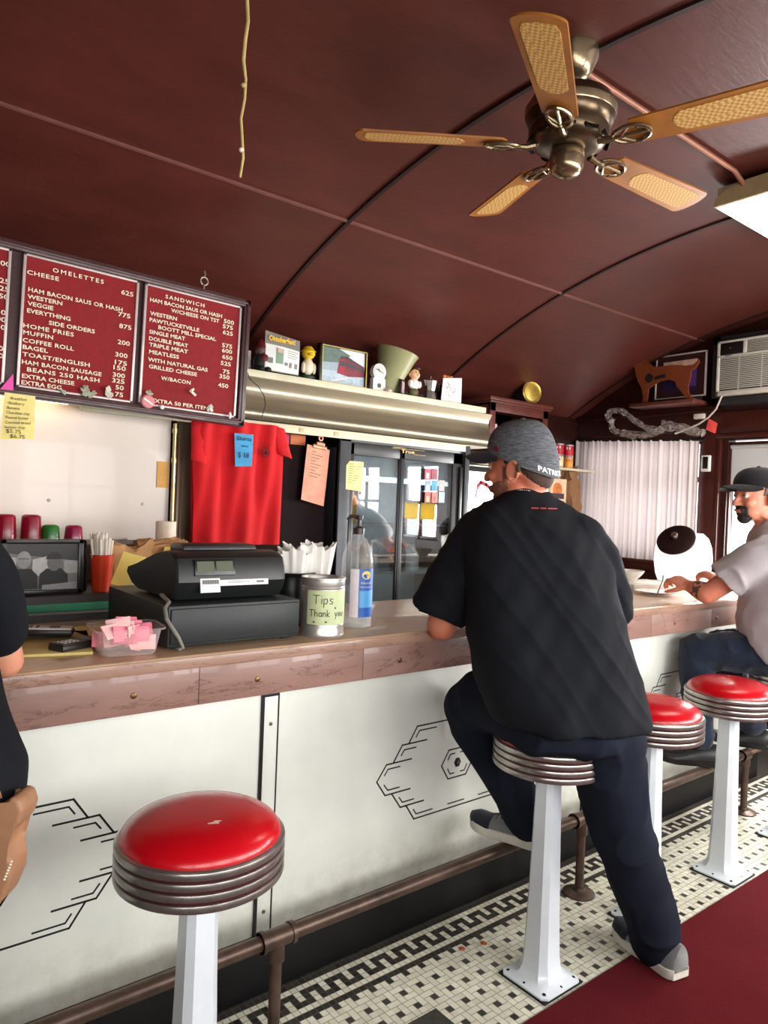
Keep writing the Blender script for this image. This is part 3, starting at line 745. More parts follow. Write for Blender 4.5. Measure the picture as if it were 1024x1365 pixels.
b = B(); b.box((1.378, YW-.005, 0), (1.50, YW+.06, 1.86), .003); b.box((1.385, YW-.018, 0), (1.405, YW, 1.86), .002)
tag(b.build('steel_post', M_POST), 'brownish steel post between the white panel and the red shirt', 'post')
b = B(); b.obox(V((1.318, YW-.004, 1.60)), X_, Z_, -Y_, .028, .062, .0015); tag(b.build('amber_reflection', mat('amber_reflection_tint', (226,170,84), .6)), 'amber reflection painted as a thin plate on the white panel beside the brass pole', 'tag')  # tinted plate stands in for an amber reflection in the panel

# back shelf of cups, dark display box with the photograph
M_BENCH = mat('back_bench', (70,52,44), .5, var=.2)
b = B(); b.box((XL+.02, 3.02, 0), (1.376, YW-.001, 1.292), .004); tag(b.build('back_bench', M_BENCH), 'brown back bench that the cups stand on', 'bench')
def cup(x, h, r0, r1, c, lab, g):
    o = thing('plastic_tumbler', lab, 'cup', (x, 3.14, 1.292), g)
    b = B(); mt = mat('tumbler_'+c[0], c[1], .25, var=.06, coat=.2)
    pr = [(r1-.003,.0),(r1,.0),(r1,.004)]; n = 24
    rr = []
    for z, r in ((0,r1-.003),(0,r1),(.004,r1),(h-.008,r0),(h-.002,r0-.002),(h,r0-.006)):
        rr.append([(x+r*(1-.03*(i % 2)*(1 if .004 <= z < h-.002 else 0))*math.cos(2*PI*i/36), 3.14+r*(1-.03*(i % 2))*math.sin(2*PI*i/36), 1.292+z) for i in range(36)])
    b.loft(rr, cap=False); b.face(b.verts(rr[-1])); b.build('wall', mt, o, angle=50)
    b = B(); b.lathe([(r0-.012,h),(r0-.010,h+.002),(r0-.008,h)], (x,3.14,1.292), 24); b.build('foot_ring', mt, o)
cup(.612,.109,.036,.041,('crimson',(150,14,44)),'tall crimson tumbler upside down, furthest left on the back bench','upside down tumblers')
cup(.704,.109,.036,.041,('crimson',(150,14,44)),'tall crimson tumbler upside down beside the green one','upside down tumblers')
cup(.777,.070,.033,.038,('green',(44,128,48)),'short green tumbler upside down on the back bench','upside down tumblers')
cup(.867,.069,.033,.038,('magenta',(158,18,76)),'short magenta tumbler upside down at the right of the row','upside down tumblers')

db = thing('display_box', 'dark low display box with a green front strip under the framed photograph', 'box', (.7, 2.75, 1.0))
b = B(); b.box((.2, 2.58, 0), (1.10, 2.98, 1.150), .004); b.build('body', mat('dark_brown_box', (44,34,30), .5, var=.2), db)
b = B(); b.box((.3, 2.572, 1.098), (.872, 2.58, 1.124), .001); b.build('green_strip', mat('green_strip', (40,120,86), .5), db)
b = B(); b.box((.3, 2.574, 1.086), (.872, 2.58, 1.096), .001); b.build('grey_strip', mat('grey_strip', (96,92,84), .5), db)
pf = thing('framed_photograph', 'black framed black and white photograph of two men seated', 'picture', (.645, 2.64, 1.15))
def quad(b, x0, z0, x1, z1, y): b.face(b.verts([(x0,y,z0),(x1,y,z0),(x1,y,z1),(x0,y,z1)]))
fx0, fx1, fz0, fz1, fy_ = .500, .760, 1.151, 1.337, 2.62
b = B()
for (a0,a1,c0,c1) in ((fx0,fx1,fz0,fz0+.015),(fx0,fx1,fz1-.015,fz1),(fx0,fx0+.017,fz0,fz1),(fx1-.017,fx1,fz0,fz1)): b.box((a0,fy_,c0),(a1,fy_+.02,c1),.002)
b.box((fx0+.005,fy_+.012,fz0+.005),(fx1-.005,fy_+.02,fz1-.005)); b.build('frame', M_BLACK, pf)
def gm(v): return mat('photo_grey_%d' % v, (v,v-1,v-4), .5, var=.12, scale=60)
b = B(); quad(b, fx0+.015, fz0+.014, fx1-.015, fz1-.014, fy_+.010); ph = b.build('print', gm(120), pf)
def flat(name, m, pts, y, par): b = B(); b.face(b.verts([(x,y,z) for x,z in pts])); return b.build(name, m, par)
def circ(cx, cz, rx, rz, n=24, a0=0, a1=2*PI): return [(cx+rx*math.cos(a0+(a1-a0)*i/n), cz+rz*math.sin(a0+(a1-a0)*i/n)) for i in range(n+(0 if a1-a0 > 6 else 1))]
px0, pz0, pw, phh = fx0+.017, fz0+.015, .226, .156
def PP(u, v): return (px0+u*pw, pz0+v*phh)
flat('upper_wall', gm(64), [PP(0,.8),PP(1,.62),PP(1,1),PP(0,1)], fy_+.0096, ph)
flat('window_glow', gm(206), [PP(.36,.3),PP(.62,.3),PP(.60,.74),PP(.36,.66)], fy_+.0094, ph)
flat('window_glow', gm(190), [PP(0,.55),PP(.14,.52),PP(.14,.7),PP(0,.74)], fy_+.0094, ph)
flat('window_glow', gm(170), [PP(.80,.35),PP(1,.35),PP(1,.62),PP(.80,.64)], fy_+.0094, ph)
for (cx, hz, w) in ((.24,.72,.20),(.66,.66,.21)):
    flat('shoulders', gm(34), [PP(cx-w,.02),PP(cx+w,.02),PP(cx+w*.95,.32),PP(cx+w*.5,.46),PP(cx-w*.5,.46),PP(cx-w*.95,.34)], fy_+.0091, ph)
    flat('head', gm(158 if cx < .5 else 112), [PP(cx+.105*math.cos(2*PI*i/20)*.95, hz-.07+.19*math.sin(2*PI*i/20)) for i in range(20)], fy_+.0088, ph)
flat('hair', gm(40), [PP(.66+.115*math.cos(PI*i/14), .66+.16*math.sin(PI*i/14)) for i in range(15)], fy_+.0086, ph)
flat('brow_shadow', gm(110), [PP(.17,.69),PP(.31,.69),PP(.31,.665),PP(.17,.665)], fy_+.0086, ph)
flat('table_edge', gm(150), [PP(.5,0),PP(1,0),PP(1,.16),PP(.5,.10)], fy_+.0084, ph)

# straws
sx_, sy_ = .835, 2.66
sc_ = thing('straw_cup', 'orange red tumbler full of white paper straws', 'cup', (sx_, sy_, 1.15))
b = B(); b.lathe([(0,.002),(.028,.002),(.030,0),(.031,.006),(.040,.128),(.042,.130),(.039,.131),(.030,.01),(0,.008)], (sx_,sy_,1.15), 32); b.build('tumbler', mat('orange_tumbler', (206,58,26), .3, coat=.2), sc_)
M_STRAW = mat('paper_straw', (232,222,208), .7, var=.06)
random.seed(5)
for i in range(30):
    a = 2*PI*i*.381966; r = .031*math.sqrt((i+.5)/30)
    p0 = V((sx_+r*.7*math.cos(a), sy_+r*.7*math.sin(a), 1.165)); p1 = V((sx_+r*1.35*math.cos(a)-.006, sy_+r*1.35*math.sin(a), 1.345+random.uniform(-.012,.016)))
    b = B(); b.tube([p0,p1], .0047, 8); tag(b.build('paper_straw', M_STRAW), 'white wrapped paper straw in the orange red tumbler', 'straw', 'straws in the orange tumbler')
b = B(); b.lathe([(0,0),(.019,0),(.020,.004),(.020,.115),(.014,.135),(.013,.150),(.016,.152),(.017,.172),(.012,.182),(0,.184)], (.776,2.70,1.15), 28)
tag(b.build('sauce_bottle', M_BLACK), 'small black bottle between the framed photograph and the straws', 'bottle')
# paper bags, notes
M_BAG = mat('brown_paper', (186,140,92), .85, var=.1, bump=.3, bscale=30)
def bag(c, hx, hy, hz, name, lab, cat, rot=0, seed=0, crush=.03, m=None, grp=None):
    me = B(); me.box((-hx,-hy,-hz),(hx,hy,hz)); bmesh.ops.subdivide_edges(me.b, edges=me.b.edges[:], cuts=9, use_grid_fill=True)
    R = M.Rotation(rot,3,'Z')
    for v in me.b.verts:
        p = v.co.copy(); n = mnoise.noise_vector(p*14+V((seed*3.1,0,0)))*crush+mnoise.noise_vector(p*34+V((seed,9,0)))*crush*.5
        k = (p.z+hz)/(2*hz); p.y *= 1-.35*k; p += n*(.25+.75*k); v.co = R @ p + V(c)
    o = me.build(name, m or M_BAG, angle=25); tag(o, lab, cat, grp); return o
bag((.975,2.82,1.21),.085,.06,.095,'paper_bag','crumpled brown paper bag behind the straws','paper bag',.2,1)
bag((1.15,2.90,1.21),.10,.06,.105,'paper_bag','crumpled brown paper bag behind the cash register','paper bag',-.1,2)
b = B()
def note_patch(P00, P10, P11, P01, curl, n=8):
    P00,P10,P11,P01 = map(V,(P00,P10,P11,P01)); nr = (P10-P00).cross(P01-P00).normalized()
    return lambda u, v: (P00*(1-u)+P10*u)*(1-v)+(P01*(1-u)+P11*u)*v+nr*curl*math.sin(PI*v)*math.sin(PI*u*.9)
b.patch(note_patch(at(147,778,Y=2.68),at(178,786,Y=2.68),at(195,743,Y=2.72),at(165,735,Y=2.72),.004),8,8)
tag(b.build('yellow_note', M_YEL), 'yellow note leaning on the brown bag beside the orange tumbler', 'note')
b = B(); b.patch(note_patch(at(218,742,Y=2.80),at(250,738,Y=2.80),at(252,727,Y=2.84),at(219,729,Y=2.84),.003),6,6)
tag(b.build('yellow_note', M_YEL), 'yellow note on the brown bag directly behind the cash register', 'note')
b = B(); b.lathe([(.018,0),(.042,0),(.042,.10),(.018,.10),(.018,0)], (1.196,2.98,1.292), 32); 
tag(b.build('paper_roll', mat('cream_roll', (232,216,196), .8)), 'cream paper roll standing beside the red shirt', 'paper roll')
b = B(); b.obox(at(176,722,Y=3.32), X_, Z_, -Y_, .022, .016, .0015); tag(b.build('white_card', M_WPANEL), 'small blank white card on the white panel above the paper bag', 'card')

# red T-shirt
M_RED = mat('red_cotton', (196,3,16), .85, var=.1, scale=8, bump=.25, bscale=600, sheen=.1)
def shirt_fn():
    b = B(); yy = 3.22
    def dep(x, z): return .012*math.sin(x*34+z*3)+.008*math.sin(x*71-z*6)+.006*mnoise.noise(V((x*9,z*5,0)))
    def sheet(outl, y0, th):
        xs_ = [p[0] for p in outl]; zs_ = [p[1] for p in outl]
    # body: grid between left and right outline at each height
    def body(z):
        t_ = (1.86-z)/.57; return 1.408+.018*t_, 1.894-.004*t_
    rows = []
    for j in range(27):
        z = 1.875-.60*j/26; l, r = body(z); rows.append((z, l, r))
    for side in (0, 1):
        g = []
        for z, l, r in rows:
            g.append([b.b.verts.new((l+(r-l)*i/30, yy+side*(.03+.012*math.sin(PI*i/30))+(dep(l+(r-l)*i/30, z) if not side else 0)-.02*math.sin(PI*i/30)*(1-side), z)) for i in range(31)])
        for a, c in zip(g, g[1:]):
            for i in range(30): b.face([a[i], a[i+1], c[i+1], c[i]])
    return b
b = shirt_fn(); ts = thing('hanging_shirt', 'red short sleeved T-shirt hung up under the steel hood', 'shirt', (1.65,3.23,1.28)); b.build('body', M_RED, ts, angle=60)
def sleeve(pts0, pts1):
    b = B(); n = 9; rr = []
    for k in range(n):
        t_ = k/(n-1); A = V(pts0[0]).lerp(V(pts1[0]), t_); D = V(pts0[1]).lerp(V(pts1[1]), t_); c = (A+D)/2; h = (A-D)/2
        rr.append([c+h*math.cos(2*PI*i/18)+V((0,(.018+.004*math.sin(k*2))*math.sin(2*PI*i/18),0)) for i in range(18)])
    return b.loft(rr)
sleeve(((1.398,3.225,1.86),(1.47,3.225,1.86)), ((1.398,3.21,1.672),(1.475,3.21,1.655))).build('sleeve', M_RED, ts, angle=60)
sleeve(((1.80,3.225,1.875),(1.90,3.225,1.865)), ((1.86,3.215,1.735),(1.945,3.215,1.715))).build('sleeve', M_RED, ts, angle=60)
M_DKRED = mat('dark_red_print', (70,4,10), .8)
b = B(); cp = V((1.775,3.188,1.735))
for i in range(20):
    a = 2*PI*i/20; b.bar(cp+V((.022*math.cos(a),0,.026*math.sin(a))), cp+V((.022*math.cos(a+.32),0,.026*math.sin(a+.32))), .003, (0,-1,0), .001)
b.bar(cp+V((-.012,0,.012)), cp+V((.012,0,-.010)), .010, (0,-1,0), .001); b.bar(cp+V((-.006,0,-.012)), cp+V((.012,0,.010)), .006, (0,-1,0), .001)
b.bar(cp+V((-.022,0,.036)), cp+V((.022,0,.036)), .003, (0,-1,0), .001); b.build('chest_print', M_DKRED, ts)
sg = thing('price_card', 'blue card pinned to the red T-shirt, handwritten Shirts 18 dollars', 'card', (1.655,3.19,1.655))
M_SKY = mat('blue_card', (58,150,196), .7)
b = B(); P = [(1.611,3.183,1.655),(1.700,3.183,1.662),(1.702,3.183,1.816),(1.600,3.183,1.814)]; b.patch(note_patch(*P,.001),6,6); b.build('card', M_SKY, sg)
M_NAVY = mat('navy_ink', (24,34,70), .7)
for s_, p_, w_, h_ in (('Shirts',(1.612,3.178,1.782),.078,.020),('are',(1.64,3.178,1.752),.034,.012),('$ 18',(1.622,3.178,1.70),.058,.026)):
    b = B(); b.text(s_, p_, X_, Z_, -Y_, w_, h_, .0004, .01); b.build('handwriting', M_NAVY, sg)

# dark cabinet side, clipboard
M_DKC = mat('dark_maroon_cabinet', (22,9,9), .75, var=.2, spec=.15)
b = B(); b.box((1.52, 3.32, 0), (2.235, 3.72, 1.80), .004); tag(b.build('back_cabinet', M_DKC), 'dark maroon cabinet behind the red shirt and clipboard', 'cabinet')
for k, (x, w_, c_, l_) in enumerate(((1.985,.05,(206,60,110),'pink carton on top of the dark cabinet under the hood'),(2.07,.06,(214,120,70),'orange carton on top of the dark cabinet under the hood'))):
    b = B(); b.box((x-w_,3.36,1.80),(x+w_*.75,3.48,1.858),.003); tag(b.build('snack_carton', mat('carton_%d' % k, c_, .6)), l_, 'carton')
cb = thing('clipboard', 'clip with a pink order sheet hanging beside the refrigerator', 'clipboard', (2.13,3.28,1.48))
b = B(); b.patch(note_patch((2.053,3.285,1.509),(2.198,3.285,1.477),(2.223,3.283,1.785),(2.078,3.283,1.805),.006),8,10); pg = b.build('sheet', mat('salmon_paper', (226,160,134), .8), cb)
b = B()
for i in range(9):
    f = note_patch((2.053,3.285,1.509),(2.198,3.285,1.477),(2.223,3.283,1.785),(2.078,3.283,1.805),.006)
    p, q = f(.22,.9-.055*i), f(.22+.2+.25*((i*5) % 3)/2,.9-.055*i); b.bar(p-Y_*.002, q-Y_*.002, .003, (0,-1,0), .0004)
b.build('writing', mat('brown_ink', (120,70,56), .8), pg)
M_ROSE = mat('rose_gold_clip', (190,120,92), .35, .7)
b = B(); b.obox(V((2.155,3.278,1.795)), V((.99,0,-.1)), V((.1,0,.99)), -Y_, .045, .010, .006, .003); b.obox(V((2.155,3.274,1.812)), V((.99,0,-.1)), V((.1,0,.99)), -Y_, .026, .010, .008, .004); b.lathe([(.008,-.003),(.015,-.003),(.015,.003),(.008,.003),(.008,-.003)], (2.158,3.276,1.842), 20, R_); b.build('clip', M_ROSE, cb)

# refrigerator
M_FRG = mat('charcoal_fridge_frame', (58,60,64), .42, .2, var=.12); M_FRG2 = mat('dark_fridge_trim', (30,30,32), .4)
M_FRI = mat('fridge_liner', (188,206,212), .4)
F0, F1, FY, FT = 2.262, 3.235, 3.25, 1.885
fg = thing('glass_door_refrigerator', 'charcoal two door glass front refrigerator under the steel hood', 'refrigerator', (2.75,3.45,0))
b = B(); b.box((F0,FY+.0,.02),(F0+.03,3.72,FT),.004); b.box((F1-.03,FY,.02),(F1,3.72,FT),.004); b.box((F0,FY,1.80),(F1,3.72,FT),.004); b.box((F0,3.70,.02),(F1,3.73,FT)); b.box((F0,FY,.02),(F1,3.72,.32),.004)
b.box((F0,FY-.012,.0),(F0+.075,FY+.03,FT),.004); b.box((F1-.035,FY-.03,.0),(F1+.005,FY+.03,FT),.004); b.box((F0,FY-.012,1.835),(F1,FY+.02,FT),.004); b.build('cabinet_body', M_FRG, fg)
b = B(); b.box((F0+.03,3.66,.32),(F1-.03,3.70,1.80)); b.box((F0+.03,FY+.04,1.66),(F1-.03,3.70,1.80)); b.build('liner', M_FRI, fg)
b = B(); b.box((F0+.05,FY+.05,1.63),(F1-.06,FY+.09,1.655),.004); b.build('interior_lamp', mat('fridge_lamp', (240,248,250), .5, emit=(225,242,250), es=5), fg)
M_FGL = thin_clear('fridge_glass', (.88,.93,.94,1), .75, .015)
for k, (a0, a1, yo) in enumerate(((F0+.075,2.72,.006),(2.70,F1-.04,.0))):
    b = B()
    wl = .028
    b.box((a0,FY-.008+yo,.36),(a0+wl,FY+.014+yo,1.835),.003); b.box((a1-wl-(.05 if k else 0),FY-.008+yo,.36),(a1,FY+.014+yo,1.835),.003); b.box((a0,FY-.008+yo,1.768),(a1,FY+.014+yo,1.838),.003); b.box((a0,FY-.008+yo,.36),(a1,FY+.014+yo,.46),.003)
    d = b.build('door', M_FRG2, fg)
    b = B(); b.box((a0+wl-.005,FY+yo,.45),(a1-wl+.005,FY+.004+yo,1.80)); b.build('pane', M_FGL, d)
    b = B(); hx = a0-.002 if k == 0 else a1-.028; b.box((hx,FY-.022+yo,1.05 if k == 0 else 1.2),(hx+.026,FY-.004+yo,1.42 if k == 0 else 1.75),.004); b.build('handle', M_BLACK, d)
M_WIRE = mat('white_shelf_wire', (210,212,210), .4)
for z in (1.38, 1.09, .8):
    b = B()
    for i in range(7): y = FY+.06+i*.055; b.tube([(F0+.04,y,z),(F1-.05,y,z)], .003, 6)
    for i in range(12): x = F0+.06+i*.078; b.tube([(x,FY+.05,z+.004),(x,3.64,z+.004)], .002, 6)
    b.build('wire_shelf', M_WIRE, fg)
b = B(); b.box((F0+.36,FY-.0155,1.8265),(F0+.61,FY-.012,1.828)); b.text('True', (F0+.43,FY-.0135,1.805), X_, Z_, -Y_, .10, .019, .001, .02, 1.05); b.box((F0+.53,FY-.0155,1.799),(F0+.62,FY-.012,1.8005)); b.box((F0+.37,FY-.0155,1.832),(F0+.46,FY-.012,1.8335))
b.build('brand_lettering', mat('gold_lettering', (214,176,110), .4, .4), fg)
nt = thing('list_note', 'pale yellow handwritten list stuck to the left refrigerator door', 'note', (2.43,3.24,1.60))
P = [at(461,652,Y=3.238),at(482,655,Y=3.238),at(485,616,Y=3.238),at(462,614,Y=3.238)]
b = B(); f_ = note_patch(*P,.003); b.patch(f_,5,6); b.build('sheet', M_LYEL, nt)
b = B()
for i in range(9): b.bar(f_(.12,.9-.08*i)-Y_*.002, f_(.4+.45*((i*7) % 4)/3,.9-.08*i)-Y_*.002, .0022, (0,-1,0), .0003)
b.build('writing', M_INK, nt)
# snapshots on the right door
cols = [((206,60,90),(236,220,214)),((150,50,70),(120,40,50)),None,((120,150,170),(220,220,216)),((40,150,196),(40,120,170)),((160,150,146),(200,200,200)),((170,70,60),(226,170,120)),((216,90,70),(150,60,50)),((150,180,190),(200,210,214))]
desc = ['pink and white','dark red',None,'grey blue','bright blue','pale grey','brown and orange','orange red','pale blue']
for i in range(9):
    if cols[i] is None: continue
    r, c = divmod(i, 3); x0 = 566+c*9.2; y0 = 625+r*15.5
    P00, P11 = at(x0, y0+14, Y=3.236), at(x0+8.4, y0, Y=3.236)
    s = thing('snapshot', '%s snapshot on the right refrigerator door, %s row, %s' % (desc[i], ('top','middle','bottom')[r], ('left','centre','right')[c]), 'snapshot', ((P00.x+P11.x)/2,3.236,P00.z), 'snapshots on the refrigerator door')
    b = B(); b.box((P00.x,3.2345,P00.z),(P11.x,3.236,P11.z)); b.build('print', mat('snap_a%d' % i, cols[i][0], .4), s)
    b = B(); w_ = P11.x-P00.x; h_ = P11.z-P00.z; b.box((P00.x+w_*.25,3.2335,P00.z+h_*.1),(P00.x+w_*.7,3.2345,P00.z+h_*.6)); b.build('image_patch', mat('snap_b%d' % i, cols[i][1], .4), s)
# bottles and jugs inside
def jug(x, y, z, h, r, c, lab, capc=(230,230,226)):
    o = thing('drink_bottle', lab, 'bottle', (x,y,z), 'drinks inside the refrigerator')
    b = B(); b.lathe([(0,0),(r,0),(r,h*.6),(r*.85,h*.72),(r*.4,h*.88),(r*.38,h*.93),(0,h*.93)], (x,y,z), 24); b.build('body', mat('drink_%d_%d' % (c[0], c[2]), c, .25, coat=.3), o)
    b = B(); b.cyl((x,y,z+h*.93),(x,y,z+h),r*.45,n=16); b.build('cap', mat('cap_%d' % capc[0], capc, .4), o)
jug(2.45,3.40,1.385,.22,.045,(196,140,40),'amber drink bottle on the upper shelf behind the list note')
jug(2.58,3.40,1.095,.20,.036,(150,110,70),'brown drink bottle on the middle shelf of the refrigerator')
jug(2.66,3.42,1.095,.19,.036,(170,176,186),'clear grey bottle on the middle shelf beside the brown one')
jug(2.47,3.45,1.095,.26,.085,(150,160,158),'large grey jug on the middle shelf of the refrigerator')
jug(2.85,3.42,1.095,.20,.05,(60,66,66),'dark bottle on the middle shelf behind the right door')
jug(2.97,3.45,1.095,.16,.06,(220,224,224),'white tub shaped bottle on the middle shelf behind the right door')

# steel hood with its ledge
M_HOOD = mat('brushed_steel_hood', (170,160,138), .40, .9, var=.12, scale=5, stretch=(.4,6,6))
M_LEDGE = mat('cream_ledge', (206,200,170), .5, var=.1, scale=8)
HX0, HX1 = .9, 3.30
hd = thing('steel_hood', 'curved brushed steel hood with a cream ledge above the refrigerator', 'hood', (2.2,3.4,1.86))
pr = [(3.235,2.105),(3.262,2.06),(3.262,2.03),(3.25,2.00),(3.225,1.965),(3.205,1.93),(3.215,1.905),(3.235,1.893),(3.26,1.890)]
prs = []
from itertools import chain
def crv(p, n=6):
    o = []
    for i in range(len(p)-1):
        p0 = p[max(i-1,0)]; p1 = p[i]; p2 = p[i+1]; p3 = p[min(i+2,len(p)-1)]
        for k in range(n):
            t_ = k/n; o.append(tuple(.5*((2*p1[j])+(-p0[j]+p2[j])*t_+(2*p0[j]-5*p1[j]+4*p2[j]-p3[j])*t_*t_+(-p0[j]+3*p1[j]-3*p2[j]+p3[j])*t_**3) for j in range(len(p1))))
    o.append(tuple(p[-1])); return o
pp = crv(pr)
b = B(); b.loft([[(x, y, z) for y, z in pp]+[(x, 3.73, 1.89),(x, 3.73, 2.105)] for x in (HX0, 3.44)]); b.build('canopy', M_HOOD, hd, angle=50)
b = B(); b.box((HX0, 3.213, 2.105), (HX1+.06, 3.74, 2.140), .003); b.build('ledge_top', M_LEDGE, hd)
b = B(); b.box((HX0, 3.222, 1.848), (3.22, 3.236, 1.891), .003); st_ = b.build('lower_trim', M_LEDGE, hd)
for x in (2.0, 2.22): b = B(); b.box((x-.014, 3.2195, 1.858), (x+.016, 3.2225, 1.880), .001); b.build('tape_patch', mat('tan_tape', (186,176,140), .6), st_)
b = B(); b.tube([at(330,497,Y=3.205),at(333,505,Y=3.20),at(345,516,Y=3.20),at(352,527,Y=3.19),at(354,540,Y=3.18),at(349,556,Y=3.19)], .0022, 8); tag(b.build('thin_wire', M_BLACKM), 'thin black wire running down the front of the steel hood', 'wire')

# -------- ornaments on the ledge
LZ = 2.140; LY = 3.30
def gx_(px, y=LY): return at(px, 500, Y=y).x
def hz_(px, py0, py1, y=LY): return at(px, py1, Y=y).z-at(px, py0, Y=y).z
M_SKIN2 = mat('figurine_skin', (226,172,132), .45); M_DR = mat('dark_red_cloth', (96,20,24), .6); M_DKG = mat('dark_green', (40,66,44), .5)
# dark red seated figurine
x = gx_(347); f1 = thing('figurine', 'dark red and black figurine half hidden by the menu board', 'figurine', (x,LY,LZ), 'figurines on the hood ledge')
b = B(); b.ell((x,LY,LZ+.055),(.040,.036,.055)); b.ell((x-.018,LY-.03,LZ+.018),(.022,.03,.018)); b.ell((x+.02,LY-.03,LZ+.018),(.022,.03,.018)); b.build('body', M_BLACKM, f1)
b = B(); b.ell((x,LY,LZ+.118),(.030,.030,.034)); h = b.build('head', mat('figurine_dark_face', (92,66,60), .5), f1); b = B(); b.lathe([(0,.055),(.012,.046),(.028,.018),(.033,0),(0,0)], (x,LY,LZ+.128), 20); b.build('cap', M_DR, h)
b = B(); b.ell((x+.01,LY-.02,LZ+.075),(.026,.022,.03)); b.build('vest', M_DR, f1)
x = gx_(333); b = B(); b.box((x-.05,LY+.05,LZ),(x+.03,LY+.07,LZ+.12),.002); tag(b.build('white_card', M_WHITE), 'white card half hidden by the menu board frame on the ledge', 'card')
# toy pack
pk = thing('toy_package', 'clear bagged toy with a yellow title and a gnome printed on white card', 'package', (gx_(376),LY,LZ))
A_, Bq, Cq, Dq = at(352,493,Y=LY-.04), at(398,501,Y=LY-.04), at(400,455,Y=LY-.02), at(354,440,Y=LY-.02)
b = B(); f_ = note_patch(A_,Bq,Cq,Dq,.012); b.patch(f_,10,10)
for v in list(b.b.verts): pass
b.build('card', mat('grey_bag_top', (128,124,116), .35), pk)
def onp(u, v): return f_(u, v)-Y_*.002
def pq(b, u0, v0, u1, v1, d=0): b.patch(lambda u, v: onp(u0+(u1-u0)*u, v0+(v1-v0)*v)-Y_*d, 6, 6)
b = B(); pq(b,.02,.02,.98,.68); wc = b.build('white_card', M_WHITE, pk)
b = B(); pq(b,.30,.22,.50,.62,.001); b.build('printed_figure', mat('print_green', (120,150,124), .6), wc)
b = B(); pq(b,.33,.50,.48,.62,.002); b.build('printed_face', mat('print_tan', (206,168,152), .6), wc)
for q_ in ((.08,.20,.22,.34),(.54,.20,.64,.28),(.68,.16,.76,.30),(.84,.16,.93,.30)): b = B(); pq(b,*q_,.001); b.build('printed_icon', mat('print_grey', (120,120,118), .6), wc)
b = B()
for i in range(4): pq(b,.62,.60-.06*i,.94-.06*(i%2),.615-.06*i,.001)
b.build('small_print', mat('print_grey', (120,120,118), .6), wc)
ux = (Bq-A_).normalized(); uz = (Dq-A_).normalized(); 
b = B(); b.text('Oktoberfest!', onp(.07,.76)-Y_*.012, ux, uz, -Y_, .155, .026, .0004, .03); b.build('title_lettering', mat('title_yellow', (240,190,50), .5), pk)
# yellow headed figurine
x = gx_(410); f2 = thing('figurine', 'yellow headed figurine with a pale shirt on a green base', 'figurine', (x,LY,LZ), 'figurines on the hood ledge')
b = B(); b.lathe([(0,0),(.040,0),(.040,.022),(.034,.030),(0,.030)], (x,LY,LZ), 24); b.build('base', M_DKG, f2)
b = B(); b.ell((x,LY,LZ+.078),(.034,.028,.046)); b.ell((x-.034,LY-.008,LZ+.07),(.011,.012,.03)); b.ell((x+.034,LY-.008,LZ+.07),(.011,.012,.03)); b.build('body', mat('pale_shirt', (222,208,180), .5), f2)
M_DUCK = mat('yellow_paint', (226,190,40), .4)
b = B(); b.ell((x,LY,LZ+.148),(.036,.035,.035)); b.ell((x,LY-.03,LZ+.140),(.022,.020,.009)); hh = b.build('head', M_DUCK, f2); b = B(); b.lathe([(0,.03),(.02,.026),(.036,.006),(.044,.0),(0,-.002)], (x,LY,LZ+.158), 22); b.build('hat', M_DUCK, hh)
# framed tram photograph
tx0, tx1 = at(425,505,Y=3.27).x, at(488,518,Y=3.27).x
tm = thing('framed_tram_picture', 'black framed colour photograph of a red tram on the ledge', 'picture', ((tx0+tx1)/2,3.3,LZ))
zt = 2.352
b = B()
for (a0,a1,c0,c1) in ((tx0,tx1,LZ,LZ+.007),(tx0,tx1,zt-.007,zt),(tx0,tx0+.012,LZ,zt),(tx1-.007,tx1,LZ,zt)): b.box((a0,3.262,c0),(a1,3.30,c1),.0015)
b.box((tx0+.002,3.28,LZ+.002),(tx1-.002,3.30,zt-.002)); b.build('frame', M_BLACK, tm)
b = B()
for (a0,a1,c0,c1) in ((tx0+.012,tx1-.006,LZ+.007,LZ+.011),(tx0+.012,tx1-.006,zt-.011,zt-.007),(tx0+.012,tx0+.016,LZ+.008,zt-.008),(tx1-.010,tx1-.006,LZ+.008,zt-.008)): b.box((a0,3.2605,c0),(a1,3.265,c1))
b.build('gold_edge', mat('gold_edge', (196,170,80), .4, .5), tm)
W_, H_ = tx1-tx0-.026, zt-LZ-.022
def TP(u, v): return (tx0+.016+u*W_, LZ+.011+v*H_)
b = B(); quad(b, *TP(0,0), *TP(1,1), 3.278); pt_ = b.build('print', mat('tram_street', (150,166,176), .4, scale=40), tm)
def tflat(name, c, pts, d): return flat(name, mat('tram_%d_%d_%d' % c, c, .45, var=.2, scale=70), [TP(*p) for p in pts], 3.278-d, pt_)
tflat('sky', (232,238,244), [(.35,1),(1,1),(1,.55),(.62,.82)], .0004)
tflat('hillside', (92,112,104), [(0,.55),(.5,.62),(.66,.86),(.4,1),(0,1)], .0005)
tflat('road', (174,192,204), [(0,0),(1,0),(1,.30),(.5,.36),(0,.34)], .0004)
tflat('tram_body', (122,42,54), [(.36,.30),(.42,.75),(.55,.80),(.98,.58),(1,.30),(.62,.24)], .0009)
tflat('tram_front', (150,40,56), [(.36,.30),(.41,.72),(.53,.74),(.55,.26)], .0013)
tflat('tram_window', (60,60,70), [(.40,.52),(.42,.66),(.53,.68),(.535,.52)], .0017)
tflat('tram_window', (64,60,68), [(.57,.52),(.57,.68),(.97,.52),(.98,.44)], .0017)
tflat('tram_roof', (70,54,56), [(.41,.72),(.45,.80),(.58,.82),(.98,.60),(.98,.56),(.55,.75)], .0018)
tflat('street_marking', (226,232,236), [(.20,.06),(.62,.22),(.68,.22),(.30,.06)], .0008)
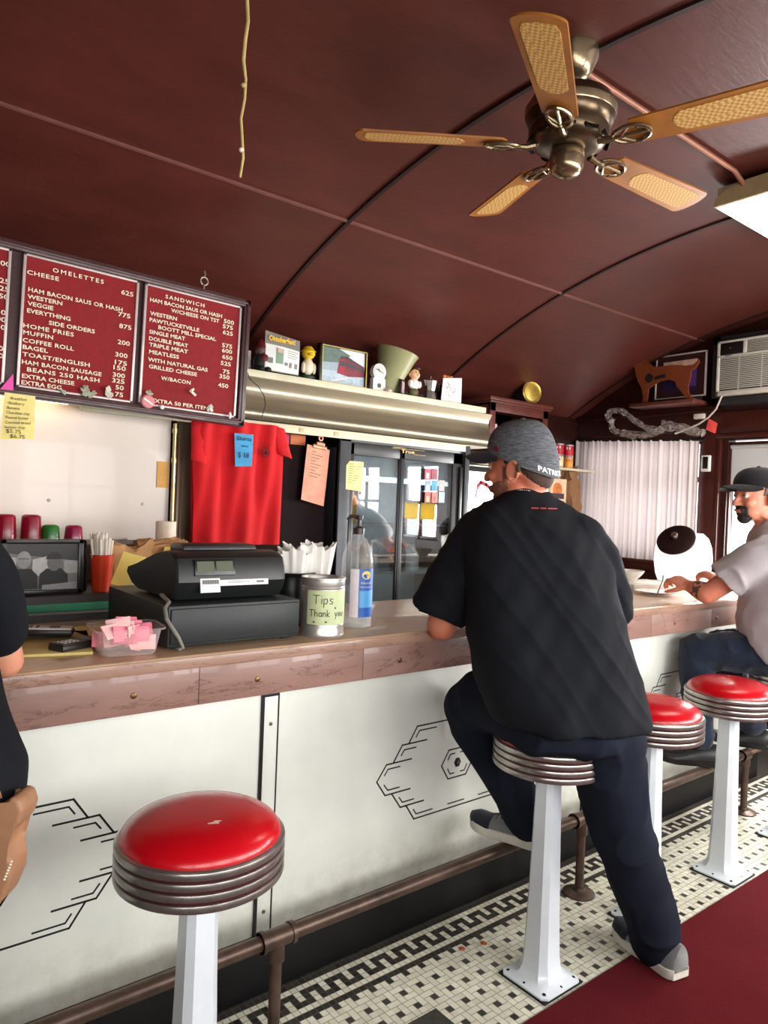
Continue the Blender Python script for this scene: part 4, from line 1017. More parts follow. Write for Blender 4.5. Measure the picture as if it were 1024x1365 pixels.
# small clock
ck = thing('desk_clock', 'white round topped desk clock on the ledge', 'clock', (gx_(504),LY-.03,LZ))
x = gx_(504, LY-.03); yk = LY-.03
b = B(); b.prism([(-.044,0),(.044,0),(.044,.072),(.038,.076)]+[(.046*math.cos(a),.112+.046*math.sin(a)) for a in [-.75+i*(PI+1.5)/24 for i in range(25)]]+[(-.038,.076),(-.044,.072)], (x,yk+.015,LZ), X_, Z_, -Y_, .03); b.build('case', M_WHITE, ck)
b = B(); b.lathe([(0,.002),(.037,.002),(.039,.0),(0,0)], (x,yk-.015,LZ+.114), 32, R_); dl = b.build('dial', mat('grey_dial', (206,206,204), .3), ck)
b = B(); yq = yk-.0178
b.bar((x-.028,yq,LZ+.124),(x+.026,yq,LZ+.106),.003,(0,-1,0),.0006); b.bar((x,yq,LZ+.114),(x-.012,yq,LZ+.126),.005,(0,-1,0),.0006); b.build('hands', M_INK, dl)
b = B(); b.lathe([(0,.002),(.013,.002),(.013,0),(0,0)], (x,yk-.015,LZ+.034), 20, R_); b.build('emblem', mat('emblem_grey', (86,86,88), .5), ck)
# green enamel shade lying on its narrow end
M_GREEN = mat('olive_enamel', (150,150,108), .35, var=.06, coat=.2)
x = gx_(514, 3.355)
b = B(); qv = Z_.rotation_difference(V((.20,-.16,1)).normalized()).to_matrix().to_4x4()
b.lathe([(.050,0),(.054,0),(.056,.01),(.078,.10),(.114,.225),(.128,.262),(.132,.264),(.127,.266),(.110,.225),(.073,.10),(.050,.01),(.050,0)], (x,3.355,LZ+.004), 40, qv)
tag(b.build('enamel_shade', M_GREEN), 'olive green enamel cone standing behind the desk clock', 'lamp shade')
x = gx_(521); b = B(); b.lathe([(0,0),(.022,0),(.022,.012),(.012,.022),(0,.03)], (gx_(519,3.235),3.238,LZ), 18); tag(b.build('seashell', mat('shell_pink', (214,190,178), .5)), 'small pale trinket between the desk clock and the little frame', 'trinket')
# tiny frame
x = gx_(531); tf = thing('small_picture_frame', 'small dark picture frame between the clock and the boy figurine', 'picture frame', (x,LY-.04,LZ))
e = M.Rotation(.5,3,'Z'); ax, ay = e@X_, e@Y_
b = B(); b.obox(V((x,LY-.04,LZ+.046)), ax, Z_, -ay, .030, .046, .006, .003); b.build('frame', mat('dark_frame', (44,28,28), .4), tf)
b = B(); b.obox(V((x,LY-.04,LZ+.046))-ay*.0065, ax, Z_, -ay, .019, .034, .0005); b.build('print', mat('tiny_print', (160,140,140), .5, var=.4, scale=60), tf)
# boy figurine
x = gx_(552); f3 = thing('figurine', 'painted boy figurine in a white shirt standing on the ledge', 'figurine', (x,LY,LZ), 'figurines on the hood ledge')
b = B(); b.lathe([(0,0),(.040,0),(.040,.010),(0,.012)], (x,LY,LZ), 24); b.ell((x,LY,LZ+.035),(.034,.028,.032)); b.build('base_and_trousers', mat('olive_trousers', (90,86,52), .5), f3)
b = B(); b.ell((x,LY,LZ+.085),(.036,.028,.036)); b.ell((x-.036,LY-.010,LZ+.085),(.013,.016,.022)); b.ell((x+.036,LY-.010,LZ+.085),(.013,.016,.022)); b.build('shirt', M_WHITE, f3)
b = B(); b.ell((x,LY-.004,LZ+.142),(.034,.032,.034)); b.ell((x,LY-.036,LZ+.136),(.006,.006,.006)); b.ell((x-.033,LY,LZ+.14),(.006,.008,.01)); b.ell((x+.033,LY,LZ+.14),(.006,.008,.01)); hh = b.build('head', M_SKIN2, f3)
b = B(); b.ell((x+.004,LY+.006,LZ+.158),(.034,.03,.024)); b.ell((x+.012,LY-.018,LZ+.178),(.018,.016,.010)); b.build('hair', mat('brown_hair_paint', (70,46,32), .5), hh)
b = B()
for s in (-1,1): b.ell((x+s*.012,LY-.034,LZ+.150),(.004,.003,.004))
b.build('eyes', M_INK, hh)
# moka pot
x = gx_(574); mp_ = thing('moka_pot', 'silver faceted stovetop coffee pot on the ledge', 'coffee pot', (x,LY,LZ))
def octr(r, z): return [(x+r*math.cos(2*PI*(i+.5)/8), LY+r*math.sin(2*PI*(i+.5)/8), LZ+z) for i in range(8)]
b = B(); b.loft([octr(.040,0),octr(.041,.004),octr(.035,.052),octr(.031,.060)]); b.build('base', M_CHROME, mp_, angle=20)
b = B(); b.loft([octr(.031,.060),octr(.033,.066),octr(.043,.118),octr(.044,.121)]); b.prism([(-.040,.085),(-.040,.121),(-.062,.123)], (x,LY+.008,LZ), X_, Z_, -Y_, .016); b.build('top_chamber', M_CHROME, mp_, angle=20)
b = B(); b.loft([octr(.044,.121),octr(.030,.130),octr(.006,.135)]); b.lathe([(0,.134),(.005,.134),(.004,.142),(.008,.148),(0,.154)], (x,LY,LZ), 12); b.build('lid', M_CHROME, mp_, angle=20)
b = B(); b.tube([(x+.040,LY,LZ+.118),(x+.068,LY,LZ+.116),(x+.074,LY,LZ+.10),(x+.070,LY,LZ+.07)], [.005,.006,.006,.005], 8); b.build('handle', M_BLACKM, mp_)
# cap ornament + sketch card
x = gx_(600); 
b = B(); b.lathe([(0,0),(.045,0),(.05,.06),(.045,.115),(0,.12)], (x+.0,LY+.04,LZ), 24); o = tag(b.build('dark_mug', M_BLACKM), 'dark mug behind the white sketch card', 'mug')
f4 = thing('figurine', 'orange figurine head peeping over the white sketch card', 'figurine', (x,LY+.03,LZ+.105), 'figurines on the hood ledge')
b = B(); b.ell((x,LY+.03,LZ+.150),(.036,.032,.034)); b.ell((x+.030,LY+.02,LZ+.170),(.014,.010,.014)); b.ell((x-.028,LY+.02,LZ+.170),(.014,.010,.014)); b.ell((x,LY-.002,LZ+.143),(.017,.014,.013)); b.build('head', mat('orange_paint', (206,122,50), .45), f4)
skc = thing('sketch_card', 'white card with a grey pencil sketch leaning on the ledge', 'card', (gx_(601),LY-.03,LZ))
P = [at(588,529,Y=LY-.04),at(615,532,Y=LY-.04),at(616,504,Y=LY-.02),at(591,504,Y=LY-.02)]
P[0].z = P[1].z = LZ+.001
b = B(); f_ = note_patch(*P,.002); b.patch(f_,6,6); b.build('card', mat('sketch_white', (226,222,224), .7), skc)
b = B(); random.seed(8)
for i in range(16):
    u, v = .2+.5*random.random(), .15+.6*random.random(); b.bar(f_(u,v)-Y_*.002, f_(min(.95,u+random.uniform(-.15,.2)),min(.95,v+random.uniform(-.1,.2)))-Y_*.002, .0016, (0,-1,0), .0003)
b.build('sketch', mat('pencil', (120,120,126), .8), skc)

# -------- menu board
YM = 3.0
def MP(zx, zy, d=0): return at(zx*.341797, 300+zy*.341797, Y=YM-.012-d)
M_FRAME = mat('dark_wood_frame', (66,40,40), .38, var=.2, stretch=(6,1,6), coat=.1); M_BOARD = mat('red_felt_board', (132,18,24), .8, var=.12, scale=60)
M_ALU = mat('silver_edging', (196,182,178), .4, .3); M_LET = mat('cream_letters', (238,224,196), .5, var=.05)
TILT = M.Translation((1.553,YM,2.115)) @ M.Rotation(math.radians(1.35),4,'Y') @ M.Translation((-1.553,-YM,-2.115))
MX = V((math.cos(math.radians(1.35)),0,-math.sin(math.radians(1.35))))
def tilt(b):
    for v in b.b.verts: v.co = TILT @ v.co
    return b
mb = thing('menu_board', 'red letter board menu in a dark wood frame hung above the counter', 'menu board', (.7,YM,1.82))
bx0, bx1, bz0, bz1 = -.72, 1.553, 1.828, 2.402
b = B(); fwd = .035
for (a0,a1,c0,c1) in ((bx0,bx1,bz0,bz0+fwd),(bx0,bx1,bz1-fwd,bz1),(bx0,bx0+fwd,bz0,bz1),(bx1-fwd,bx1,bz0,bz1)):
    b.box((a0,YM-.022,c0),(a1,YM+.03,c1),.006)
    b.box((a0+(.012 if a0 > 0 or True else 0),YM-.027,c0+.012),(a1-.012,YM-.02,c1-.012),.003)
b.box((bx0+.01,YM+.01,bz0+.01),(bx1-.01,YM+.03,bz1-.01)); tilt(b).build('frame', M_FRAME, mb)
panels = [(-.60,.556),(.617,1.033),(1.078,1.500)]
for k, (a0, a1) in enumerate(panels):
    b = B(); b.box((a0,YM-.008,bz0+.042),(a1,YM+.012,bz1-.042)); pn = tilt(b).build('letter_panel', M_BOARD, mb)
    b = B(); e = .010
    for (p0,p1,c0,c1) in ((a0-e,a1+e,bz0+.036,bz0+.044),(a0-e,a1+e,bz1-.044,bz1-.036),(a0-e,a0,bz0+.036,bz1-.036),(a1,a1+e,bz0+.036,bz1-.036)): b.box((p0,YM-.014,c0),(p1,YM,c1),.001)
    tilt(b).build('edging', M_ALU, pn)
    if k == 1:
        L_ = [("OMELETTES",205,182,405,222,1.35),("CHEESE",105,190,230,215,1.1),("HAM BACON SAUS OR HASH",110,258,478,330,1.05),("WESTERN",107,285,243,305,1),("VEGGIE",107,312,208,327,1),("EVERYTHING",105,340,275,368,1),("SIDE ORDERS",190,388,370,418,1),
              ("HOME FRIES",90,398,288,430,1.1),("MUFFIN",90,425,207,443,1.1),("COFFEE ROLL",88,455,288,485,1.05),("BAGEL",88,482,187,497,1),("TOAST/ENGLISH",87,510,350,545,1.05),("HAM BACON SAUSAGE",85,540,396,582,1.05),("BEANS 250 HASH",105,570,388,605,1.1),("EXTRA CHEESE",85,595,290,618,1),("EXTRA EGG",83,620,240,636,1)]
        Pq = [("625",520,280),("775",508,365),("875",512,410),("200",506,472),("300",497,520),("175",495,550),("150",490,570),("300",487,598),("325",485,620),("50",482,645),("75",480,672)]
    elif k == 2:
        L_ = [("SANDWICH",645,285,797,315,1.3),("HAM BACON SAUS OR HASH",585,297,866,352,1),("W/CHEESE ON TST",667,339,855,379,1),("WESTERN",585,350,690,365,1),("PAWTUCKETVILLE",583,375,777,408,1),("BOOTT MILL SPECIAL",617,405,843,445,1),("SINGLE MEAT",582,422,722,445,1),("DOUBLE MEAT",581,448,733,470,1),("TRIPLE MEAT",581,472,733,493,1),("MEATLESS",581,500,698,515,1),("WITH NATURAL GAS",577,530,810,565,1),("GRILLED CHEESE",580,557,768,585,1),("W/BACON",628,603,743,620,1.1),("EXTRA 50 PER ITEM",592,690,812,716,1)]
        Pq = [("500",912,390),("575",908,410),("625",908,433),("575",905,483),("600",905,503),("650",906,528),("525",900,552),("75",895,582),("350",895,603),("450",890,637)]
    else:
        L_ = []; Pq = [("300",40,165),("325",36,232),("225",35,262),("550",33,292),("350",22,352),("400",22,380),("450",20,410),("200",12,492),("250",12,520)]
    for s, x0_, y0_, x1_, y1_, sp in L_:
        p, q = MP(x0_, y0_), MP(x1_, y1_); b = B(); b.text(s, p, MX, Z_, -Y_, q.x-p.x, .0155, .0008, .018, sp); b.build('menu_line', M_LET, pn)
    for s, x1_, y1_ in Pq:
        q = MP(x1_, y1_); b = B(); b.text(s, q, MX, Z_, -Y_, .0165*len(s), .0176, .0008, .012, 1.0, 'R'); b.build('menu_price', M_LET, pn)
hk = B(); hp = V((1.336,YM,2.445)); hk.tube([hp+V((.017*math.cos(a),0,.017*math.sin(a))) for a in [-PI/2+i*2*PI*.94/20 for i in range(21)]], .0042, 8); hk.tube([hp+V((0,0,-.017)), hp+V((0,0,-.046))], .0042, 8); hk.tube([hp+V((.0,0,.016)),hp+V((.004,0,.03)),hp+V((0,0,.044))], .003, 8)
hk.build('screw_eye', mat('tarnished_eye', (150,136,120), .4, .7), mb)
# folded dollar notes etc. tucked along the bottom of the board
M_BILL = mat('banknote_paper', (158,162,140), .75, var=.2, scale=60); M_BILL2 = mat('pale_banknote_paper', (196,196,178), .75, var=.2, scale=60)
def bill(zx, zy, w, h, label, seed, name='folded_banknote', m=None):
    c = MP(zx, zy, .014); b = B(); random.seed(seed)
    for i in range(6):
        a = random.uniform(0, PI); e = M.Rotation(a,3,'Y') @ M.Rotation(random.uniform(-.5,.5),3,'X') @ M.Rotation(random.uniform(-.4,.4),3,'Z')
        b.obox(c+V((random.uniform(-w,w)*.5,random.uniform(-.004,.004),random.uniform(-h,h)*.45)), e@X_, e@Z_, e@Y_, w*random.uniform(.35,.6), h*random.uniform(.25,.45), .0012)
    me = fuse(b, .0016, 2); o = link(name, me, m or M_BILL, None, 20); tag(o, label, 'banknote', 'folded banknotes on the menu board')
bill(252,650,.017,.014,'small folded banknote under the extra egg line of the menu',1)
bill(345,650,.034,.024,'largest folded banknote tucked along the bottom of the menu board',2)
bill(424,650,.022,.030,'upright folded banknote at the right of the omelettes panel',3,m=M_BILL2)
bill(585,655,.022,.018,'folded banknote behind the pink badge on the sandwich panel',4)
bill(818,715,.018,.020,'folded banknote shaped like a shirt on the sandwich panel',5,m=M_BILL2)
pb = thing('pin_badge', 'round pink badge pinned low on the sandwich panel', 'badge', MP(577,688,.02)); c = MP(577,688,.026)
b = B(); b.lathe([(0,.004),(.024,.003),(.0285,-.002),(0,-.002)], c, 28, R_); b.build('disc', mat('pink_badge', (214,130,130), .4), pb)
b = B(); b.obox(c-Y_*.0048, V((.85,0,-.5)), V((.5,0,.85)), -Y_, .022, .004, .0006); b.build('white_stripe', M_WHITE, pb)
b = B(); b.ell(MP(632,710,.02), (.010,.006,.010)); tag(b.build('white_button', M_WHITE), 'tiny white button beside the pink badge', 'button')
b = B(); b.ell(MP(897,742,.02), (.007,.006,.016)); tag(b.build('white_stub', M_WHITE), 'small white stub at the bottom right of the sandwich panel', 'stub')
b = B(); p = MP(752,655,.018); b.obox(p, V((.8,0,-.6)), V((.6,0,.8)), -Y_, .017, .0055, .004, .002); b.obox(p+V((-.004,0,.012)), V((.8,0,.6)), V((-.6,0,.8)), -Y_, .011, .005, .004, .002); tag(b.build('white_peg', mat('cream_peg', (232,220,200), .5)), 'small cream peg on the sandwich panel under the w bacon line', 'peg')
b = B(); c0, c1, c2 = MP(0,640,.02), MP(52,645,.02), MP(52,580,.02); b.prism([((q-c0).x,(q-c0).z) for q in (c0,c1,c2)], c0, X_, Z_, -Y_, .0008); tag(b.build('pink_note', mat('hot_pink_paper', (236,84,170), .7)), 'hot pink paper corner stuck across the left divider of the menu', 'note')
yn = thing('sticky_note', 'yellow handwritten price note hanging below the menu board', 'note', MP(75,830,.02))
P = [MP(0,835,.02),MP(132,835,.02),MP(138,668,.02),MP(18,652,.02)]
b = B(); f_ = note_patch(*P,.004); b.patch(f_,6,6); b.build('sheet', mat('faded_yellow_paper', (244,224,140), .8), yn)
b = B()
for i, (s, u0, u1) in enumerate((("Breakfast",.2,.72),("Blueberry",.15,.65),("Banana",.12,.5),("Chocolate chip",.1,.82),("Peanut butter",.1,.8),("Coconut bread",.1,.86),("lemon chip",.1,.7))):
    p, q = f_(u0,.86-.105*i)-Y_*.006, f_(u1,.86-.105*i)-Y_*.006; b.text(s, p, (q-p).normalized(), Z_, -Y_, (q-p).length, .0105, 0)
for s, u0, v0 in (("$5.75",.15,.14),("$6.75",.28,.03)): b.text(s, f_(u0,v0)-Y_*.006, X_, Z_, -Y_, .05, .014, 0)
b.build('handwriting', M_INK, yn)
# tube lamp fixed above the white panel, behind the menu board
lp = thing('tube_lamp', 'fluorescent tube lamp above the white panel, hidden by the menu board', 'lamp', (.4,3.28,1.90))
b = B(); b.box((-.6,3.25,1.905),(.88,3.349,1.95),.004); b.build('housing', M_LEDGE, lp)
b = B(); b.tube([(-.55,3.27,1.885),(.86,3.27,1.885)], .013, 14); b.build('tube', mat('warm_tube', (255,236,200), .5, emit=(255,214,160), es=6), lp)
# ------------------------------------------------------------------ right end wall
M_TRIMW = mat('mahogany_trim', (64,24,18), .35, var=.25, stretch=(3,3,.5), coat=.2)
def frame_yz(b, y0, y1, z0, z1, w, x0, x1):
    b.box((x0,y0,z0),(x1,y1,z0+w),.003); b.box((x0,y0,z1-w),(x1,y1,z1),.003); b.box((x0,y0,z0),(x1,y0+w,z1),.003); b.box((x0,y1-w,z0),(x1,y1,z1),.003)
b = B(); frame_yz(b, CW[0], CW[1], CW[2], CW[3], .035, XE+.03, XE+.07); b.box((XE+.03,CW[0],1.75),(XE+.07,CW[1],1.79)); w1 = struct(b.build('window_1', M_TRIMW))
b = B(); b.box((XE+.045,CW[0]+.02,CW[2]+.02),(XE+.05,CW[1]-.02,CW[3]-.02)); b.build('pane', M_GLASS, w1)
b = B(); b.box((XE-.03,CW[0]-.005,1.125),(XE,CW[1]+.1,1.165),.006); b.box((XE-.012,CW[0]-.005,1.08),(XE,CW[1]+.1,1.125),.003); b.build('sill', M_TRIMW, w1)
# door with a roller shade
b = B(); y0, y1 = DW[0]+.01, 2.470
b.box((XE+.02,y0,.01),(XE+.06,y1,1.165),.004); b.box((XE+.02,y0,1.165),(XE+.06,y0+.10,2.03),.004); b.box((XE+.02,y1-.022,1.165),(XE+.06,y1,2.03),.003); b.box((XE+.02,y0,2.005),(XE+.06,y1,2.03),.003); b.box((XE+.012,y0,1.165),(XE+.03,y1,1.205),.004)
dr = struct(b.build('door_1', M_TRIMW))
b = B(); b.box((XE+.04,y0+.09,1.2),(XE+.045,y1-.015,2.01)); b.build('pane', M_GLASS, dr)
def cloth_mat(name, c, tr=.5):
    t = NT(name); f = t.noise(40, 4); cc = t.mix(f, lin(tuple(v*.96 for v in c)), lin(c))
    d = t.n('ShaderNodeBsdfDiffuse'); t.l(cc, d.inputs[0]); u = t.n('ShaderNodeBsdfTranslucent'); t.l(cc, u.inputs[0])
    m_ = t.n('ShaderNodeMixShader'); m_.inputs[0].default_value = tr; t.l(d.outputs[0], m_.inputs[1]); t.l(u.outputs[0], m_.inputs[2]); t.l(m_.outputs[0], t.out.inputs[0]); return t.m
M_CURT = cloth_mat('sheer_white_curtain', (200,187,185), .20); M_SHADE = cloth_mat('grey_white_shade', (206,206,204), .3)
b = B(); b.box((XE+.030,y0+.09,1.690),(XE+.034,y1-.02,2.006)); b.cyl((XE+.022,y0+.09,1.995),(XE+.022,y1-.02,1.995),.014,n=14); b.box((XE+.027,y0+.09,1.685),(XE+.036,y1-.02,1.700),.002); b.build('roller_shade', M_SHADE, dr)
b = B(); b.box((XE-.03,2.520,0),(XE+.0,2.652,2.10),.004); b.box((XE-.038,2.500,0),(XE,2.522,2.05),.003); o = struct(b.build('trim_20', M_TRIMW))
b = B(); b.box((XE-.045,1.2,2.052),(XE,2.53,2.085),.005); b.box((XE-.02,1.2,2.085),(XE,2.60,2.24),.004); struct(b.build('trim_21', M_TRIMW))
b = B(); b.box((XE-.028,2.56,2.11),(XE,3.75,2.29),.004); b.box((XE-.045,2.56,2.24),(XE,3.75,2.262),.004); struct(b.build('trim_22', M_WOOD))
b = B(); b.box((3.7,YB-.03,2.09),(XE,YB,2.27),.004); b.box((3.7,YB-.045,2.215),(XE,YB,2.235),.003); struct(b.build('trim_23', M_WOOD))
M_POSTER = cloth_mat('yellow_poster', (240,214,90), .3); M_FLAG = cloth_mat('red_white_poster', (214,120,126), .3)
for k_, (a0, a1) in ((2, (.52, 1.10)), (9, (-.42, .14))):
    b = B(); frame_yz(b, a0, a1, 1.15, 1.95, .04, XE+.02, XE+.06); b.box((XE+.02,(a0+a1)/2-.018,1.15),(XE+.06,(a0+a1)/2+.018,1.95),.003); b.box((XE+.02,a0,1.52),(XE+.06,a1,1.556),.003); o = struct(b.build('window_%d' % k_, M_TRIMW))
    b = B(); b.box((XE+.045,a0+.03,1.18),(XE+.049,a1-.03,1.92)); b.build('pane', M_GLASS, o)
b = B(); b.box((XE+.012,.57,1.36),(XE+.015,.79,1.53)); tag(b.build('yellow_poster', M_POSTER), 'yellow poster in the lower left pane of the end window, seen in the refrigerator glass', 'poster')
b = B(); b.box((XE+.012,.83,1.36),(XE+.015,1.05,1.53)); tag(b.build('yellow_poster', M_POSTER), 'yellow poster in the lower right pane of the end window, seen in the refrigerator glass', 'poster')
# curtain on its rod
cu = thing('window_curtain', 'sheer white curtain covering the end window', 'curtain', (4.93,3.16,1.165))
b = B()
def cfn(u, v):
    y = 2.640+(3.70-2.640)*u; zt = 2.048+.038*u; zb = 1.162+.012*u
    return V((4.935+(.008*math.sin(u*88+.6*math.sin(u*13))+.006*math.sin(u*171+1)+.004*math.sin(u*37))*(.5+.5*(1-v))*1.1, y, zt+(zb-zt)*v))
b.patch(cfn, 260, 10); b.build('sheer', M_CURT, cu, angle=80)
b = B(); b.tube([(4.935,2.60,2.045),(4.935,3.72,2.087)], .008, 10); b.build('rod', M_BLACKM, cu)
# air conditioner
M_AC = mat('ivory_plastic', (206,204,190), .45, var=.05); M_ACD = mat('ac_shadow_gap', (60,56,50), .6); M_SLV = mat('dark_ac_sleeve', (48,48,48), .5, .3)
ac = thing('air_conditioner', 'ivory air conditioner set in the wall above the door', 'air conditioner', (4.93,2.2,2.27))
ay0, ay1, az0, az1 = 1.90, 2.503, 2.333, 2.708
b = B(); frame_yz(b, ay0-.05, ay1+.045, az0-.06, az1+.04, .055, 4.90, 4.998); b.build('sleeve', M_SLV, ac)
b = B(); b.box((4.885,ay0,az0),(4.99,ay1,az1),.012); 
# face rim + slats
fx = 4.868
for (a0,a1,c0,c1) in ((ay0,ay1,az0,az0+.035),(ay0,ay1,az1-.016,az1),(ay0,ay0+.02,az0,az1),(ay1-.02,ay1,az0,az1),(ay0,ay1,az1-.115,az1-.098)): b.box((fx,a0,c0),(4.89,a1,c1),.004)
b.build('housing', M_AC, ac)
b = B(); b.box((4.882,ay0+.015,az0+.03),(4.886,ay1-.015,az1-.01)); b.build('grille_back', M_ACD, ac)
b = B()
for i in range(17): z = az0+.045+i*.0128; b.box((fx+.003,ay0+.018,z),(4.884,ay1-.018,z+.0062),.001)
for yy in (ay0+.15,ay0+.30,ay0+.45): b.box((fx+.004,yy,az0+.03),(4.884,yy+.004,az1-.10))
for i in range(7): z = az1-.092+i*.011; b.box((fx+.003,ay0+.018,z),(4.884,ay1-.20,z+.005),.001)
b.box((fx+.002,ay1-.20,az1-.10),(4.884,ay1-.175,az1-.012),.002); b.build('louvre_grille', M_AC, ac)
b = B(); b.box((fx-.001,ay1-.172,az1-.096),(4.884,ay1-.024,az1-.018),.003); cpn = b.build('control_panel', M_BLACK, ac)
b = B(); b.lathe([(0,.008),(.006,.008),(.008,0),(0,0)], (fx-.001,ay1-.09,az1-.055), 12, M.Rotation(-PI/2,4,'Y')); b.build('knob', M_STEELS, cpn)
b = B(); b.box((fx-.0006,ay1-.10,az1-.1085),(fx+.002,ay1-.055,az1-.103)); b.build('badge', M_STEELS, ac)
M_CORD = mat('white_cord', (206,196,184), .5)
b = B(); b.tube([V((4.872,ay1-.045,az0+.004)), at(955,545,X=4.90), at(945,556,X=4.93), at(932,565,X=4.93), at(914,573,X=4.93), at(900,578,X=4.925)], .0065, 10)
tag(b.build('power_cable', M_CORD), 'white cable running down from the air conditioner', 'cable')
b = B(); b.obox(at(933,555,X=4.93), Y_, Z_, -X_, .040, .019, .016, .006); tag(b.build('plug_adapter', M_CORD), 'white plug adapter on the dark beam beside the red tag', 'plug')
b = B(); P = [at(941,573,X=4.90),at(954,578,X=4.90),at(957,564,X=4.90),at(945,558,X=4.90)]; b.patch(note_patch(*P,.003),5,5); tag(b.build('red_tag', mat('coral_tag', (236,84,76), .7)), 'coral red tag stuck on the beam above the thermostat', 'tag')
th = thing('thermostat', 'small white thermostat with a black screen on the dark post', 'thermostat', (4.96,2.59,1.88))
b = B(); b.box((4.945,2.560,1.822),(4.97,2.628,1.938),.008); b.build('body', M_WHITE, th)
b = B(); b.box((4.942,2.574,1.842),(4.947,2.612,1.926),.003); b.build('screen', M_BLACK, th)
# ledge with dog silhouette and framed picture
b = B(); b.box((4.76,2.60,2.292),(4.972,3.10,2.318),.004); tag(b.build('wall_ledge', M_WOOD2), 'short dark wooden ledge under the dog silhouette', 'shelf')
pc = thing('framed_print', 'thin silver framed print behind the wooden dog silhouette', 'picture', (4.9,2.78,2.32))
fy0, fy1, fz0, fz1 = 2.592, 2.980, 2.352, 2.672
M_SILV = mat('silver_frame', (214,204,196), .35, .5)
b = B(); frame_yz(b, fy0, fy1, fz0, fz1, .010, 4.895, 4.915); b.build('frame', M_SILV, pc)
b = B(); b.box((4.905,fy0+.006,fz0+.006),(4.912,fy1-.006,fz1-.006)); pr_ = b.build('mount', mat('dark_mount', (50,26,26), .35), pc)
def yq(name, c, a0, a1, c0, c1, d): b = B(); b.box((4.9045-d,a0,c0),(4.9055-d,a1,c1)); b.build(name, mat('print_%d_%d' % c[:2], c, .4, var=.3, scale=30), pr_)
yq('print_ground', (44,30,60), 2.66, 2.92, 2.40, 2.60, .0005); yq('print_sky', (206,168,146), 2.66, 2.92, 2.58, 2.622, .001); yq('print_flowers', (88,52,120), 2.665, 2.76, 2.43, 2.56, .0012); yq('print_cloud', (176,170,196), 2.82, 2.86, 2.50, 2.56, .0014)
b = B(); b.lathe([(0,0),(.02,0),(.02,.012),(.014,.012),(.014,.034),(0,.034)], (4.90,2.68,2.318), 14); b.box((4.892,2.62,2.318),(4.92,2.95,2.352),.002); tag(b.build('picture_stand', M_BLACKM), 'low black stand holding up the silver framed print', 'stand')
dg_ = thing('dog_silhouette', 'orange brown wooden dog cut-out standing on the ledge', 'ornament', (4.8,2.82,2.318))
dpts = [(345,232),(352,218),(375,205),(392,188),(410,184),(426,194),(440,222),(470,246),(510,247),(560,240),(610,240),(648,246),(672,232),(690,212),(692,226),(672,256),(652,268),(650,300),(640,335),(640,370),(654,392),(650,412),(628,416),(628,396),(606,366),(586,344),(576,318),(545,310),(505,318),(475,334),(448,354),(444,395),(440,428),(436,440),(414,440),(424,398),(416,350),(398,318),(388,286),(384,256),(372,240),(354,242)]
D0 = at(740+400*.2773, 420+440*.2774, X=4.80); zsh = 2.318-at(740+425*.2773, 420+440*.2774, X=4.80).z
pts = [at(740+x*.2773, 420+y*.2774, X=4.80) for x, y in dpts]
yb_ = {}
def lift(p): return (p.y, max(p.z+zsh*0, 2.3185))
poly = []
for p in pts: poly.append((p.y, p.z))
zmin_f = min(p[1] for p in poly)
hind = [i for i, q in enumerate(dpts) if q[1] > 405 and q[0] > 600]; front_ = [i for i, q in enumerate(dpts) if q[1] > 425 and q[0] < 500]
for i in hind+front_: poly[i] = (poly[i][0], 2.3185)
M_DOG = mat('stained_dog_wood', (114,54,27), .5, var=.2, scale=8)
b = B(); b.prism(poly, (4.80,0,0), Y_, Z_, X_, .014); b.build('cutout', M_DOG, dg_)
b = B(); hc = at(740+452*.2773, 420+303*.2774, X=4.798)
b.prism([(.028*math.cos(2*PI*i/24)*(1+.2*math.cos(4*PI*i/24)), .034*math.sin(2*PI*i/24)) for i in range(24)], (4.7985,hc.y,hc.z), Y_, Z_, X_, .0012)
p1, p2 = at(740+484*.2773, 420+302*.2774, X=4.7985), at(740+525*.2773, 420+292*.2774, X=4.7985); b.bar(p1, p2, .024, (-1,0,0), .001)
b.build('dark_inlay', M_BLACKM, dg_)
# plastic sheeting draped over the rod
M_WRAP = NT('crumpled_plastic_wrap'); _d = M_WRAP.n('ShaderNodeBsdfPrincipled'); _d.inputs['Base Color'].default_value = lin((206,194,184)); _d.inputs['Roughness'].default_value = .25
_t = M_WRAP.n('ShaderNodeBsdfTransparent'); _x = M_WRAP.n('ShaderNodeMixShader'); M_WRAP.l(M_WRAP.ramp(M_WRAP.noise(38,5,.7), .38, .95), _x.inputs[0]); M_WRAP.l(_t.outputs[0], _x.inputs[1]); M_WRAP.l(_d.outputs[0], _x.inputs[2]); M_WRAP.l(_x.outputs[0], M_WRAP.out.inputs[0])
M_WRAP.l(M_WRAP.bump(M_WRAP.noise(60,4,.7), .8, .01), _d.inputs['Normal']); M_WRAP = M_WRAP.m
def wrap(pix, rad, seed):
    b = B(); pts = crv([tuple(at(x,y,X=4.89)) for x, y in pix], 8); n = len(pts)
    rs = [rad*(.75+.5*mnoise.noise(V((i*.35,seed,0)))+.35) for i in range(n)]
    b.tube(pts, rs, 14)
    for v in b.b.verts: v.co += mnoise.noise_vector(v.co*26+V((seed,0,0)))*.010
    return b
b = wrap([(815,562),(811,552),(818,547),(832,550),(846,560),(862,570),(884,572),(900,570),(926,577),(938,576)], .020, 1)
me2 = wrap([(815,560),(818,573),(832,578),(850,580),(868,578),(884,572)], .024, 4).mesh('w'); b.b.from_mesh(me2)
me2 = wrap([(884,563),(900,567),(920,572),(938,577)], .020, 7).mesh('w'); b.b.from_mesh(me2)
tag(b.build('plastic_wrap', M_WRAP, angle=25), 'crumpled clear plastic sheeting draped along the curtain rod', 'plastic sheet')

